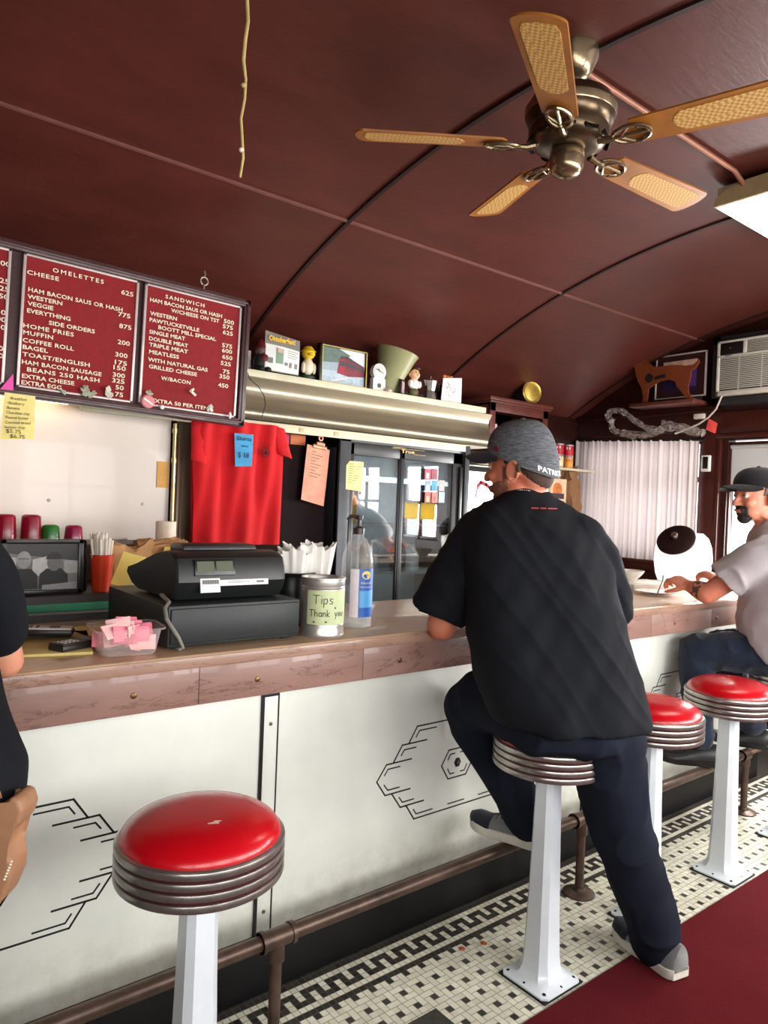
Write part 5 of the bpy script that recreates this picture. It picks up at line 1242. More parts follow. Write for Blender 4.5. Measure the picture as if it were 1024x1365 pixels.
# -------- back right corner
b = B()
b.box((3.60,3.42,1.92),(3.64,3.74,2.235),.003); b.box((4.17,3.42,1.92),(4.21,3.74,2.235),.003); b.box((3.60,3.42,2.205),(4.21,3.74,2.235),.003); b.box((3.60,3.42,1.92),(4.21,3.74,1.945),.003); b.box((3.60,3.72,1.92),(4.21,3.74,2.235))
b.box((3.60,3.405,1.92),(3.655,3.425,2.235),.003); b.box((4.155,3.405,1.92),(4.21,3.425,2.235),.003); b.box((3.60,3.405,2.165),(4.21,3.425,2.235),.003)
wc_ = thing('wall_cabinet', 'red brown wooden wall cabinet at the right end of the hood', 'cabinet', (3.9,3.55,1.92)); b.build('case', M_WOOD2, wc_)
b = B(); b.box((3.575,3.38,2.236),(4.235,3.742,2.262),.005); b.box((3.588,3.392,2.222),(4.222,3.742,2.238),.003); b.build('cornice', M_WOOD2, wc_)
b = B(); b.box((3.70,3.52,1.946),(3.80,3.58,2.10),.004); tag(b.build('pink_carton', mat('pale_pink_carton', (226,190,186), .6)), 'pale pink carton inside the open wall cabinet', 'carton')
ax_ = (-FW*.90+RT*.42); ax_.z = .06; ax_.normalize(); cc_ = V((4.10,3.50,2.262+.092))
ql_ = Z_.rotation_difference(ax_).to_matrix().to_4x4()
lt = thing('railway_lamp', 'black drum lamp with a round gold face on the wall cabinet', 'lamp', (4.10,3.5,2.262))
b = B(); b.lathe([(0,-.10),(.060,-.10),(.076,-.085),(.078,.02),(.072,.03),(0,.03)], cc_, 36, ql_); b.build('drum', M_BLACKM, lt)
b = B(); b.lathe([(.062,.028),(.080,.028),(.082,.038),(.074,.044),(.066,.040),(.062,.030)], cc_, 40, ql_); b.build('bezel', mat('brass_bezel', (206,176,90), .3, .8), lt)
b = B(); b.lathe([(0,.044),(.03,.042),(.066,.034),(.066,.03),(0,.03)], cc_, 40, ql_); b.build('lens', mat('amber_gold_lens', (196,164,74), .3, .5, var=.35, scale=14, coat=.5), lt)
b = B(); b.box((4.04,3.44,2.2625),(4.16,3.56,2.276),.003); b.tube([cc_+V((0,0,.07))-RT*.07, cc_+V((0,0,.10))-RT*.05, cc_+V((0,0,.105))+RT*.03, cc_+V((0,0,.075))+RT*.06], .003, 8); b.build('stand_and_bail', M_BLACKM, lt)
b = B(); b.box((3.78,3.44,2.2625),(3.93,3.56,2.268),.001); tag(b.build('white_paper', M_WHITE), 'white paper lying on the wall cabinet beside the drum lamp', 'paper')
# shelf of tins
b = B(); b.box((3.75,3.44,1.815),(4.852,3.745,1.833),.003); tag(b.build('tin_shelf', M_LEDGE), 'cream wall shelf holding the four food tins', 'shelf')
M_TINR = mat('red_tin_label', (186,24,44), .45); M_TINY = mat('cream_tin_label', (232,214,170), .45, var=.25, scale=25); M_TINO = mat('orange_tin_label', (222,150,50), .45, var=.25, scale=25)
def tin(x, z, top, lab, m2):
    o = thing('food_tin', lab, 'tin', (x,3.52,z), 'tins on the shelf')
    b = B(); b.lathe([(0,0),(.040,0),(.041,.003),(.039,.006),(.039,.086),(.041,.089),(.040,.092),(.036,.089),(0,.089)], (x,3.52,z), 28); b.build('can', M_TIN, o)
    b = B(); b.lathe([(.0395,.046),(.0395,.082)] if True else [], (x,3.52,z), 28); l_ = b.build('upper_band', M_TINR if top else m2, o)
    b = B(); b.lathe([(.0395,.009),(.0395,.046)], (x,3.52,z), 28); b.build('picture_band', m2, o)
    a = math.atan2(-3.52,-x)
    b = B()
    for s_ in (-.35,.15): b.patch(lambda u, v: (x+.0402*math.cos(a+s_+.22*u), 3.52+.0402*math.sin(a+s_+.22*u), z+.055+.018*v), 4, 1)
    b.build('white_emblem', M_WHITE if top else M_TINR, l_)
for i, x in enumerate((4.492,4.612)):
    tin(x, 1.833, 0, ('lower left cream food tin on the cream shelf','lower right orange food tin on the cream shelf')[i], (M_TINY,M_TINO)[i])
    tin(x, 1.926, 1, ('upper left red food tin stacked on the cream shelf','upper right red food tin stacked on the cream shelf')[i], M_TINR)
b = B(); b.box((3.75,3.40,1.47),(4.66,3.745,1.488),.003); tag(b.build('lower_shelf', M_LEDGE), 'lower cream shelf holding the picture carton and the brown bag', 'shelf')
cx_ = thing('picture_carton', 'cream food carton with an orange picture on the lower shelf', 'carton', (4.30,3.48,1.488))
b = B(); b.box((4.32,3.44,1.4885),(4.505,3.52,1.745),.003); b.build('box', mat('cream_carton', (226,196,160), .6), cx_)
b = B(); b.lathe([(0,.001),(.055,.001),(.055,0),(0,0)], (4.395,3.4395,1.66), 28, R_); pi_ = b.build('picture_disc', mat('orange_picture', (206,120,60), .6, var=.3, scale=30), cx_)
b = B(); b.box((4.335,3.4375,1.595),(4.475,3.4395,1.635)); b.build('dark_band', mat('navy_band', (60,48,64), .6), cx_)
b = B(); b.box((4.335,3.4375,1.52),(4.475,3.4395,1.58)); b.build('red_band', mat('carton_red', (196,70,60), .6), cx_)
bag((4.68,3.57,1.665),.11,.09,.165,'paper_bag','folded brown paper bag hanging over the end of the lower shelf','paper bag',.3,6,.05,mat('dull_brown_bag', (140,100,66), .85, var=.12, bump=.3, bscale=30))
# lit sign between the refrigerator and the cabinet
ls = thing('lit_sign', 'glowing white sign with a red curved mark beside the refrigerator', 'sign', (3.9,3.72,1.45))
b = B(); b.box((3.66,3.70,1.40),(4.20,3.748,1.815),.004); b.build('case', M_FRG2, ls)
b = B(); b.box((3.685,3.695,1.42),(4.18,3.701,1.765)); fc_ = b.build('face', mat('sign_face', (250,250,250), .5, emit=(255,252,248), es=2.2), ls)
b = B(); pts = [at(634,662,Y=3.69),at(637,648,Y=3.69),at(641,643,Y=3.69),at(648,646,Y=3.69),at(658,655,Y=3.69)]
for k, (p, q) in enumerate(zip(pts, pts[1:])): b.bar(p, q, .010 if k == 0 else .026, (0,-1,0), .002)
b.build('red_mark', mat('sign_red', (190,30,60), .5), fc_)
b = B(); b.box((3.64,3.66,1.80),(4.22,3.70,1.812),.002); b.build('chrome_strip', M_CHROME, ls)
# ------------------------------------------------------------------ on the ceiling
# pull cord
b = B(); p = at(321,236,Y=1.5); top = V((p.x, 1.5, zc(1.5)))
pts = [V((p.x+.0035*math.sin(i*1.7), 1.5+.003*math.cos(i*2.1), p.z+(top.z-p.z)*i/16)) for i in range(17)]
cdt = thing('pull_cord', 'knotted cream pull cord hanging down from the ceiling', 'cord', (p.x,1.5,p.z))
b.tube(pts, [.0028]+[.0032]*5+[.0042]*11, 8); b.build('cord', mat('cream_cord', (178,156,96), .8, var=.15), cdt)
k1 = at(322,200,Y=1.5); k2 = at(325,114,Y=1.5)
b = B(); b.ell(k1, (.006,.006,.006)); b.build('bead', mat('bead_white', (220,204,176), .4), cdt)
b = B(); b.ell(k2, (.0065,.0065,.0055)); b.build('knot', mat('cream_cord', (178,156,96), .8), cdt)
# fan
M_BRZ = mat('antique_bronze', (92,76,58), .28, .85, var=.25, scale=12); M_BRZD = mat('dark_bronze', (40,32,28), .35, .7, var=.2); M_NICK = mat('aged_nickel', (150,132,104), .25, .9, var=.15)
M_BLADE = mat('oak_fan_blade', (150,92,30), .42, var=.25, scale=9, stretch=(1,1,1)); 
def cane():
    t = NT('woven_cane'); p = t.co(); sx = t.n('ShaderNodeTexChecker'); sx.inputs['Scale'].default_value = 110; t.l(p, sx.inputs[0])
    c = t.mix(sx.outputs['Fac'], lin((206,164,92)), lin((168,122,58))); t.bsdf(c, .6); return t.m
M_CANE = cane()
fcx, fcy, fcz = 1.814, 1.435, 2.630
fn = thing('ceiling_fan', 'five blade ceiling fan with bronze motor and wooden cane blades', 'ceiling fan', (fcx,fcy,fcz))
TF = M.Translation((fcx,fcy,fcz)) @ M.Rotation(math.radians(2.9),4,'X')
def flathe(name, pr, m, parent=fn, n=44, angle=40): b = B(); b.lathe(pr, (0,0,0), n, TF); return b.build(name, m, parent, angle)
flathe('canopy', [(0,.30),(.070,.29),(.070,.262),(.055,.225),(.040,.205),(.022,.20),(.022,.16),(0,.16)], M_NICK)
mt_ = flathe('motor_housing', [(0,.172),(.060,.170),(.085,.160),(.120,.140),(.134,.115),(.136,.085),(.128,.062),(.118,.052),(.118,.044),(.124,.040),(.122,.020),(.108,.0),(.085,-.010),(.055,-.012),(0,-.012)], M_BRZ)
flathe('band', [(.1355,.112),(.139,.108),(.139,.088),(.1365,.084)], M_NICK, mt_)
for i in range(10):
    a = 2*PI*i/10; e = TF @ M.Rotation(a,4,'Z') @ M.Translation((.117,0,.018)) @ M.Rotation(math.radians(-24),4,'Y')
    b = B(); b.lathe([(.0,.004),(.018,.004),(.020,.0),(0,0)], (0,0,0), 16, e @ M.Rotation(PI/2,4,'Y') @ M.Diagonal((1,1.3,1,1))); vt = b.build('vent', M_BRZD, mt_)
flathe('switch_housing', [(0,-.012),(.048,-.014),(.052,-.022),(.053,-.062),(.049,-.074),(.040,-.086),(.020,-.094),(.008,-.096),(.0,-.096)], M_NICK)
b = B(); b.lathe([(0,-.0985),(.004,-.0985),(.004,-.094),(0,-.094)], (0,0,0), 12, TF); b.build('finial', M_BRZD, fn)
th0 = 2.4326
for k in range(5):
    a = th0-k*2*PI/5; E_ = TF @ M.Rotation(a,4,'Z'); P_ = E_ @ M.Rotation(math.radians(-12),4,'X')
    out = []
    for i in range(9): t_ = i/8; out.append((.205+.425*t_, .052+.016*t_))
    tip = [(.63+.03*math.sin(PI*i/10), .068*math.cos(PI*i/10)) for i in range(11)]
    poly = [(x,y) for x,y in out]+tip+[(x,-y) for x,y in reversed(out)]
    poly += [(.190,-.030),(.190,.030)]
    b = B(); b.prism(poly, (0,0,-.003), X_, Y_, Z_, .006)
    for v in b.b.verts: v.co = P_ @ v.co
    bl = b.build('fan_blade', M_BLADE, fn)
    cp_ = [(.335+.02*abs(y)/.04, y) for y in (.042,.02,0,-.02,-.042)]
    cpoly = [(.345,.040),(.60,.049),(.625,.040),(.632,0),(.625,-.040),(.60,-.049),(.345,-.040),(.325,-.02),(.318,0),(.325,.02)]
    b = B(); b.prism(cpoly, (0,0,-.0042), X_, Y_, Z_, .0012)
    for v in b.b.verts: v.co = P_ @ v.co
    b.build('cane_inset', M_CANE, bl)
    b = B(); loop = [(.20+.055*math.cos(t_)*1.0, .036*math.sin(t_), -.009) for t_ in [2*PI*i/28 for i in range(29)]]
    b.tube([P_ @ V(p) for p in loop], .0062, 8); b.tube([P_ @ V(p) for p in ((.10,0,-.004),(.125,0,-.010),(.150,0,-.010))], [.012,.010,.009], 10); b.tube([P_ @ V(p) for p in ((.20,.034,-.009),(.165,.0,-.010),(.20,-.034,-.009))], .0055, 8); b.tube([P_ @ V(p) for p in ((.15,0,-.010),(.255,0,-.008))], .006, 8)
    b.build('blade_iron', M_NICK, bl)
    for s in (-1,1): b = B(); b.ell(P_ @ V((.225,s*.030,-.013)), (.005,.005,.003), None, 10, 6); b.build('screw', M_BRZD, bl)
# conduit to the strip light
b = B(); b.tube([V((fcx+.07,1.452,zc(1.45)-.016)), V((2.9,1.452,zc(1.45)-.016)), V((2.985,1.45,2.87)), V((3.02,1.45,2.862))], .010, 12)
tag(b.build('conduit_pipe', mat('copper_brown_pipe', (150,100,78), .4, .3)), 'thin brown conduit running along the ceiling from the fan to the light', 'pipe')
# fluorescent fixture
lc0 = at(952,277,Z=2.812)
fl_ = thing('ceiling_light', 'white fluorescent ceiling light at the right of the fan', 'ceiling light', (3.6,1.3,2.81))
x0, y1 = lc0.x, lc0.y; x1, y0 = x0+1.22, y1-.42
b = B(); b.box((x0+.02,y0,2.845),(x1,y1,2.90),.004); b.build('housing', M_LEDGE, fl_)
b = B(); b.prism([(y1,2.812),(y1-.005,2.845),(y1-.05,2.872),(y1-.14,2.888),(y0+.10,2.888),(y0+.02,2.86),(y0,2.812)], (x0-.004,0,0), Y_, Z_, X_, .022); b.build('end_plate', mat('tan_end_plate', (164,146,104), .5), fl_)
b = B(); b.box((x0+.006,y0+.004,2.812),(x1-.004,y1-.002,2.846),.004); b.build('diffuser', mat('white_diffuser', (255,253,248), .5, emit=(255,246,232), es=7), fl_)
# ------------------------------------------------------------------ people
def skin_mat(name, c):
    t = NT(name); f = t.noise(14, 5, .6); g = t.noise(160, 3, .6)
    cc = t.mix(t.ramp(f, .3, .7), lin(c), lin((min(255,c[0]+10), c[1]-12, c[2]-10)))
    b = t.bsdf(cc, .48, 0, t.bump(g, .12, .002), spec=.4); b.inputs['Subsurface Weight'].default_value = .08; b.inputs['Subsurface Radius'].default_value = (.012,.005,.003)
    return t.m
def fabric(name, c, var=.12, scale=10, bump=.3, bs=700, rough=.9): return mat(name, c, rough, 0, var, scale, bump, bs, sheen=.15, spec=.2)
RH = V((RT.x, RT.y, 0)).normalized(); FH = V((FW.x, FW.y, 0)).normalized()
def frame3(f, up=Z_):
    f = f.normalized(); r = f.cross(up).normalized(); u = r.cross(f).normalized(); return r, f, u
def spl(pts, n=5): return [V(p) for p in crv([tuple(p) for p in pts], n)]
def limb(b, pts, rs, n=20, k=5):
    """smooth tapering limb through joints"""
    q = crv([tuple(p)+(r,) for p, r in zip(pts, rs)], k)
    b.tube([V(p[:3]) for p in q], [p[3] for p in q], n)
    b.ell(q[0][:3], (q[0][3],)*3, None, n, 10); b.ell(q[-1][:3], (q[-1][3],)*3, None, n, 10)
def ering(c, a, f, w, d, n=36, p=2.3, up=V((0,0,0))):
    o = []
    for i in range(n):
        t_ = 2*PI*i/n; ct_, st_ = math.cos(t_), math.sin(t_)
        x = w*math.copysign(abs(ct_)**(2/p), ct_); y = d*math.copysign(abs(st_)**(2/p), st_)
        o.append(V(c)+a*x+f*y)
    return o
def head_prims(b, O, r, f, u, s=1.0):
    R = M((r,f,u)).transposed()
    P = lambda x, y, z: O+(r*x+f*y+u*z)*s
    E = lambda c, q: b.ell(P(*c), tuple(v*s for v in q), R, 22, 14)
    E((0,-.012,.035),(.076,.098,.086)); E((0,.022,-.02),(.067,.074,.088)); E((0,.030,-.07),(.056,.060,.042)); E((0,.068,-.098),(.026,.024,.021))
    E((0,-.045,-.02),(.066,.055,.07))
    E((0,.078,.026),(.056,.022,.013))                                  # brow
    for q in (-1, 1):
        E((q*.036,.070,-.030),(.024,.024,.020))                        # cheek
        E((q*.050,.0,-.075),(.016,.032,.026))                          # jaw corner
        b.ell(P(q*.077,-.010,-.020), (.010*s,.022*s,.030*s), M.Rotation(q*-.25,3,u) @ R, 16, 10); b.tube([P(q*(.086+.004*math.cos(th_)*-1),-.012+.020*math.cos(th_),-.020+.028*math.sin(th_)) for th_ in [math.radians(-70+300*i/16) for i in range(17)]], .0058*s, 8)  # ear
        E((q*.013,.106,-.036),(.009,.010,.008))                        # nostril wing
        E((q*.031,.086,.004),(.014,.009,.009))                         # lid
    b.tube([P(0,.090,.012),P(0,.101,-.008),P(0,.114,-.026),P(0,.118,-.036)], [.009*s,.010*s,.012*s,.011*s], 12); E((0,.116,-.035),(.013,.012,.011))
    E((0,.096,-.062),(.024,.010,.006)); E((0,.094,-.072),(.021,.010,.007))
def hand_prims(b, w, d, n, s=1.0, side=1, curl=(.5,.5,.5,.5), thumb=.4, spread=.10):
    """w wrist, d along the hand, n out of the back of the hand, side +1 puts the thumb on d x n"""
    d = d.normalized(); n = (n-d*n.dot(d)).normalized(); t = d.cross(n).normalized()*side
    R = M((t,d,n)).transposed()
    b.tube([w-d*.01*s, w+d*.02*s], [.026*s,.030*s], 16)
    b.ell(w+d*.050*s, (.041*s,.052*s,.017*s), R, 20, 12)
    for i, (off, L, rad) in enumerate(((.030,.074,.0092),(.010,.082,.0095),(-.011,.076,.0092),(-.031,.060,.0082))):
        base = w+(d*.088-d*abs(i-1)*.005+t*off)*s; dirv = (d+t*(off*spread*20*.1)).normalized(); p = base-dirv*.022*s; pts = [p, base]; a = 0; q = base
        for j, fr_ in enumerate((.45,.32,.26)):
            a += curl[i]*(.9 if j == 0 else 1.1); dd = dirv*math.cos(a)-n*math.sin(a); q = q+dd*L*fr_*s; pts.append(q)
        b.tube(pts, [rad*s*1.05,rad*s*1.05,rad*s,rad*s*.93,rad*s*.78], 10); b.ell(q, (rad*s*.78,)*3, None, 10, 8)
    p0 = w+(d*.018+t*.026)*s; d1 = (d*.62+t*.75-n*thumb).normalized(); d2 = (d*.86+t*.30-n*thumb*1.2).normalized()
    b.tube([p0-d1*.01*s, p0+d1*.036*s, p0+d1*.036*s+d2*.032*s, p0+d1*.036*s+d2*.055*s], [.015*s,.0125*s,.0108*s,.0085*s], 10); b.ell(p0+d1*.036*s+d2*.055*s, (.0085*s,)*3, None, 10, 8)
def region(me, pred, off):
    """a thin shell lying on part of a skin: hair, beard, brows"""
    bb = bmesh.new(); bb.from_mesh(me); 
    kill = [f for f in bb.faces if not pred(f.calc_center_median())]
    bmesh.ops.delete(bb, geom=kill, context='FACES')
    bb.normal_update()
    ns = {v: v.normal.copy() for v in bb.verts}
    for v, n in ns.items():
        k = 1.0 if not v.is_boundary else .15
        v.co += n*off*k*(1+.35*mnoise.noise(v.co*220))
    m2 = bpy.data.meshes.new('region'); bb.to_mesh(m2); bb.free(); return m2
def loc3(O, r, f, u, s): return lambda c: ((c-O).dot(r)/s, (c-O).dot(f)/s, (c-O).dot(u)/s)
def cap(O, r, f, u, s, mc, mb, parent, back_drop=.075, brim_len=.078, ztop=.136, name='cap', scale=1.0):
    P = lambda x, y, z: O+(r*x+f*y+u*z)*s
    nphi, nt = 48, 14; rings = []
    def rim(a):
        ca, sa = math.cos(a), math.sin(a)          # a = 0 front
        return (.084*sa*scale, (.107*ca-.006)*scale, .052-(1-ca)*.5*back_drop)
    for j in range(nt):
        tt = j/(nt-1)*PI/2*.985; cs, sn = max(0,math.cos(tt))**.62, math.sin(tt)**1.15
        rr = []
        for i in range(nphi):
            x, y, z = rim(2*PI*i/nphi); bulge = 1+.035*math.sin(2*tt)
            rr.append(P(x*cs*bulge, (y+.006)*cs*bulge-.006, z+(ztop-z)*sn))
        rings.append(rr)
    inner = [[p+(O+u*.03*s-p)*.05 for p in rr] for rr in rings[:1]]
    b = B(); b.loft([inner[0]]+rings, cap=False); b.face(b.verts(rings[-1])); cp = link(name, b.mesh('cap'), mc, parent, 60)
    b = B(); b.ell(P(0,-.006,ztop+.001), (.009*s,.009*s,.005*s), M((r,f,u)).transposed(), 14, 8); b.build('button', mc, cp)
    b = B(); n = 22; top = []; bot = []
    for i in range(n+1):
        a = -1.12+2.24*i/n; x, y, z = rim(a); e = max(0,math.cos(a/1.12*PI/2))**.55 if abs(a) < 1.119 else 0
        rowt = []
        for j in range(7):
            q = j/6; yy = y-.004+(brim_len*e)*q; xx = x*(1+.10*q); dz = -.030*(abs(xx)/.085)**2*q*e-.012*q*q
            rowt.append((xx, yy, z+.002+dz))
        top.append(rowt)
    g1 = [[b.b.verts.new(P(*p)) for p in row] for row in top]; g2 = [[b.b.verts.new(P(p[0],p[1],p[2]-.0035)) for p in row] for row in top]
    for i in range(n):
        for j in range(6): b.face([g1[i][j],g1[i+1][j],g1[i+1][j+1],g1[i][j+1]]); b.face([g2[i][j],g2[i][j+1],g2[i+1][j+1],g2[i+1][j]])
        b.face([g1[i][6],g1[i+1][6],g2[i+1][6],g2[i][6]])
    b.build('brim', mb, cp, 50)
    return cp, rim, P
def shoe(b_name, heel, toe, up, mats, parent, L=.29, w=.050, h=.075, sole=.026):
    """heel/toe = points under the sole; mats = upper, sole, accent"""
    d = (toe-heel).normalized(); up = (up-d*up.dot(d)).normalized(); s = d.cross(up).normalized(); o = heel
    def outline(k):  # half-width along the shoe
        pts = ((0,.62),(.05,.80),(.15,.88),(.35,.84),(.55,.95),(.72,1.06),(.85,.98),(.94,.74),(1,.30))
        for (a, va), (c, vc) in zip(pts, pts[1:]):
            if a <= k <= c: return va+(vc-va)*(k-a)/(c-a)
        return .3
    ks = [0,.02,.06,.12,.2,.3,.4,.5,.6,.7,.78,.85,.9,.95,.985,1.0]
    def hgt(k): return h*(1.0 if k < .28 else max(.36, 1.0-(k-.28)*1.35)) * (1 if k < .9 else 1-(k-.9)*4.5)
    b = B(); rr = []
    for k in ks:
        ww = w*outline(k)*1.06; c = o+d*(L*k); lift = .010*max(0, k-.7)/.3 + .004*max(0,.1-k)/.1
        rr.append([c+s*(ww*x)+up*(z+lift) for x, z in ((-.95,0),(.95,0),(1,.006),(1,sole),(.9,sole+.003),(-.9,sole+.003),(-1,sole),(-1,.006))])
    b.loft(rr); so = None
    rr = []; bu = B()
    for k in ks:
        ww = w*outline(k)*.98; c = o+d*(L*k); hh = hgt(k); lift = .010*max(0, k-.7)/.3
        ring = []
        for i in range(14):
            t_ = PI*i/13; ring.append(c+s*(ww*math.cos(t_)*(1-.25*max(0,math.sin(t_))**3))+up*(sole-.004+lift+hh*max(0,math.sin(t_))**.8))
        rr.append(ring)
    bu.loft(rr); up_o = bu.build(b_name, mats[0], parent, 60)
    b.build('sole', mats[1], up_o, 50)
    b = B(); rr = []
    for k in (.66,.72,.78,.85,.90,.94,.97,.995):
        ww = w*outline(k)*1.0; c = o+d*(L*k+.002); hh = hgt(k)*1.0; lift = .010*max(0, k-.7)/.3
        rr.append([c+s*(ww*1.02*math.cos(PI*i/11)*(1-.25*max(0,math.sin(PI*i/11))**3))+up*(sole-.003+lift+hh*max(0,math.sin(PI*i/11))**.8*1.06) for i in range(12)])
    b.loft(rr, cap=False, close=False); b.build('toe_cap', mats[2], up_o, 60)
    b = B()
    for k in (.40,.47,.54,.61):
        c = o+d*(L*k); ww = w*outline(k)*.55; zz = sole-.004+hgt(k)*.985
        b.tube([c-s*ww+up*(zz-.010), c+up*(zz+.003), c+s*ww+up*(zz-.010)+d*.01], .003, 6)
    b.build('laces', mats[2], up_o, 60)
    return up_o

# ---------------------------------------------------------- man on the stool, seen from behind
A = lambda x, y, d: at(x, y, D=d)
SK1 = skin_mat('tanned_skin', (196,128,98))
fm = (FH*math.cos(.26)-RH*math.sin(.26)).normalized(); am = fm.cross(Z_).normalized()
fh = (-RH*math.cos(math.radians(36))+FH*math.sin(math.radians(36))+V((0,0,-.04))).normalized()
hr, hf, hu = frame3(fh, (Z_-RH*.03).normalized())
HO, HS = A(695,621,2.43), 1.10
body = B()
head_prims(body, HO, hr, hf, hu, HS)
limb(body, [HO-hf*.03-hu*.04, A(703,655,2.425), A(706,690,2.41)], [.064,.067,.085])
# trunk, legs (slim, under the clothes)
limb(body, [A(706,700,2.41), A(725,800,2.37), A(745,900,2.33), A(752,975,2.32)], [.11,.13,.14,.13])
elbL = A(589,833,2.42); elbR = A(818,812,2.54)
handL = V((1.86,1.93,1.118)); handR = V((1.97,1.90,1.118))
limb(body, [A(640,712,2.40), A(612,770,2.40), elbL], [.058,.060,.050]); limb(body, [elbL, elbL.lerp(handL,.45)+V((0,0,.0)), handL-(handL-elbL).normalized()*.05], [.051,.052,.031])
hand_prims(body, handL-(handL-elbL).normalized()*.05, handL-elbL, V((0,0,1)), 1.0, -1, (.5,.55,.6,.65), .3)
limb(body, [A(772,712,2.41), A(800,765,2.48), elbR], [.055,.055,.046]); limb(body, [elbR, elbR.lerp(handR,.5), handR-(handR-elbR).normalized()*.05], [.047,.043,.029])
hand_prims(body, handR-(handR-elbR).normalized()*.05, handR-elbR, V((0,0,1)), 1.0, 1, (.5,.55,.6,.65), .3)
hipR = V((2.00,1.38,.90)); kneR = A(829,1120,2.30); ankR = A(876,1245,2.43)
hipL = V((1.79,1.47,.90)); kneL = V((1.835,1.79,.815)); ankL = V((2.015,1.625,.405))
limb(body, [hipR, kneR, ankR], [.085,.055,.042]); limb(body, [hipL, kneL], [.085,.055]); limb(body, [kneL, ankL], [.055,.042])
heelR, toeR = at(908,1306,Z=.0095), at(824,1243,Z=.0095); heelR.z = toeR.z = .0095
heelL, toeL = V((2.035,1.585,.325)), V((1.965,1.835,.325))
limb(body, [ankR, heelR.lerp(toeR,.3)+V((0,0,.062)), heelR.lerp(toeR,.66)+V((0,0,.040))], [.042,.032,.016]); limb(body, [ankL, heelL.lerp(toeL,.3)+V((0,0,.062)), heelL.lerp(toeL,.66)+V((0,0,.040))], [.042,.032,.016])
bme = fuse(body, .0052, 5)
man = link('person', bme, SK1, None, 180)
tag(man, 'heavy man in black T-shirt and grey cap sitting on a stool with his back turned', 'person')
L3 = loc3(HO, hr, hf, hu, HS)
def in_head(c): return abs(L3(c)[0]) < .11 and abs(L3(c)[1]) < .14 and -.16 < L3(c)[2] < .15
def hair_pred(c):
    x, y, z = L3(c)
    if not in_head(c): return False
    rz = .052-(1-y/max(.02,math.hypot(x,y)))*.5*.095+.012
    back = y < -.028 and z < rz and z > y*.9+.004
    side = abs(x) > .05 and -.002 <= y < .026 and .006 < z < rz and not (abs(x) > .083)
    return (back and z > -.090) or side
link('hair', region(bme, hair_pred, .0035), mat('short_brown_hair', (64,44,34), .8, var=.4, scale=90, bump=.5, bscale=300), man, 180)
def beard_pred(c):
    x, y, z = L3(c); 
    return in_head(c) and ((y > .02 and z < -.060+.25*(.10-y)-.0*abs(x) and z > -.135 and z < -.045) or (abs(x) > .055 and .014 < y < .030 and -.09 < z < -.005)) and y > .0
link('beard', region(bme, beard_pred, .0022), mat('brown_stubble', (132,84,62), .85, var=.3, scale=140, bump=.4, bscale=300), man, 180)
M_EYEW = mat('eye_white', (222,214,206), .3); M_IRIS = mat('dark_iris', (44,34,30), .2)
def eyes(O, r, f, u, s, par):
    for q in (-1,1):
        b = B(); b.ell(O+(r*q*.031+f*.0815+u*.002)*s, (.0120*s,)*3, None, 14, 10); e = b.build('eyeball', M_EYEW, par)
        b = B(); b.ell(O+(r*q*.031+f*.0895+u*.0015)*s, (.0058*s,)*3, None, 12, 8); b.build('iris', M_IRIS, e)
eyes(HO, hr, hf, hu, HS, man)
M_HEATHER = None
t = NT('heather_grey_jersey'); vec = t.co(); mp = t.n('ShaderNodeMapping'); mp.inputs['Scale'].default_value = (40,40,260); t.l(vec, mp.inputs[0])
t.bsdf(t.mix(t.ramp(t.noise(1.0,4,.7,mp.outputs[0]), .3, .72), lin((58,60,64)), lin((120,122,126))), .85, 0, t.bump(t.noise(500,2), .2, .002), spec=.2); M_HEATHER = t.m
M_NAVYC = fabric('navy_brim', (30,30,40))
cp, rim, CPf = cap(HO, hr, hf, hu, HS, M_HEATHER, M_NAVYC, man, .095, .085, .140, scale=1.05)
# cap lettering wrapped round the back of the band
def on_cap(a, h):
    x, y, z = rim(a); n = V((x,y,0)).normalized(); sl = .12
    return CPf(x*(1.0-.02*h/.02)+n.x*.0030, y*(1.0-.02*h/.02)+n.y*.0030, z+h)
def capword(b, s, a0, h0, h, da):
    bb = B(); bb.text(s, (0,0,0), X_, Y_, Z_, 1.0, h, 0, .03)
    vm = {v: b.b.verts.new(on_cap(a0+da*v.co.x, h0+v.co.y)) for v in bb.b.verts}
    for f_ in bb.b.faces: b.face([vm[v] for v in f_.verts])
    bb.b.free()
b = B(); capword(b, 'PATRIOTS', -2.32, .008, .0155, -1.15); b.build('lettering', mat('white_stitching', (236,236,236), .7), cp)
b = B(); c0 = [on_cap(-.98,.016), on_cap(-1.20,.016), on_cap(-1.20,.026), on_cap(-1.09,.036), on_cap(-.98,.022)]; b.face(b.verts(c0)); b.build('side_emblem', mat('maroon_stitching', (110,24,40), .7), cp)
# ---- shirt
M_TEE = mat('black_cotton', (17,19,24), .85, 0, .2, 6, .3, 800, spec=.2)
sh = B(); rr = []
secs = [(957,662,863,2.275,.212),(945,652,864,2.28,.212),(925,640,862,2.29,.205),(900,631,857,2.31,.192),(860,627,846,2.33,.192),(820,624,834,2.345,.188),(780,620,822,2.36,.18),(745,617,812,2.375,.168),(718,615,803,2.39,.150),(700,619,793,2.40,.130),(684,633,777,2.405,.108),(670,652,757,2.41,.086),(658,668,741,2.415,.068),(652,674,735,2.418,.060)]
for y, xl, xr, D, dp in secs:
    c = A((xl+xr)/2, y, D); rr.append(ering(c, am, fm, (xr-xl)/2*D/FPX*1.01, dp, 40, 2.35))
sh.loft(rr)
limb(sh, [A(640,712,2.40), A(613,760,2.40), A(596,790,2.405)], [.076,.084,.070], 22); sh.tube([A(613,760,2.40), A(596,789,2.405), A(583,818,2.41)], [.084,.088,.090], 22)
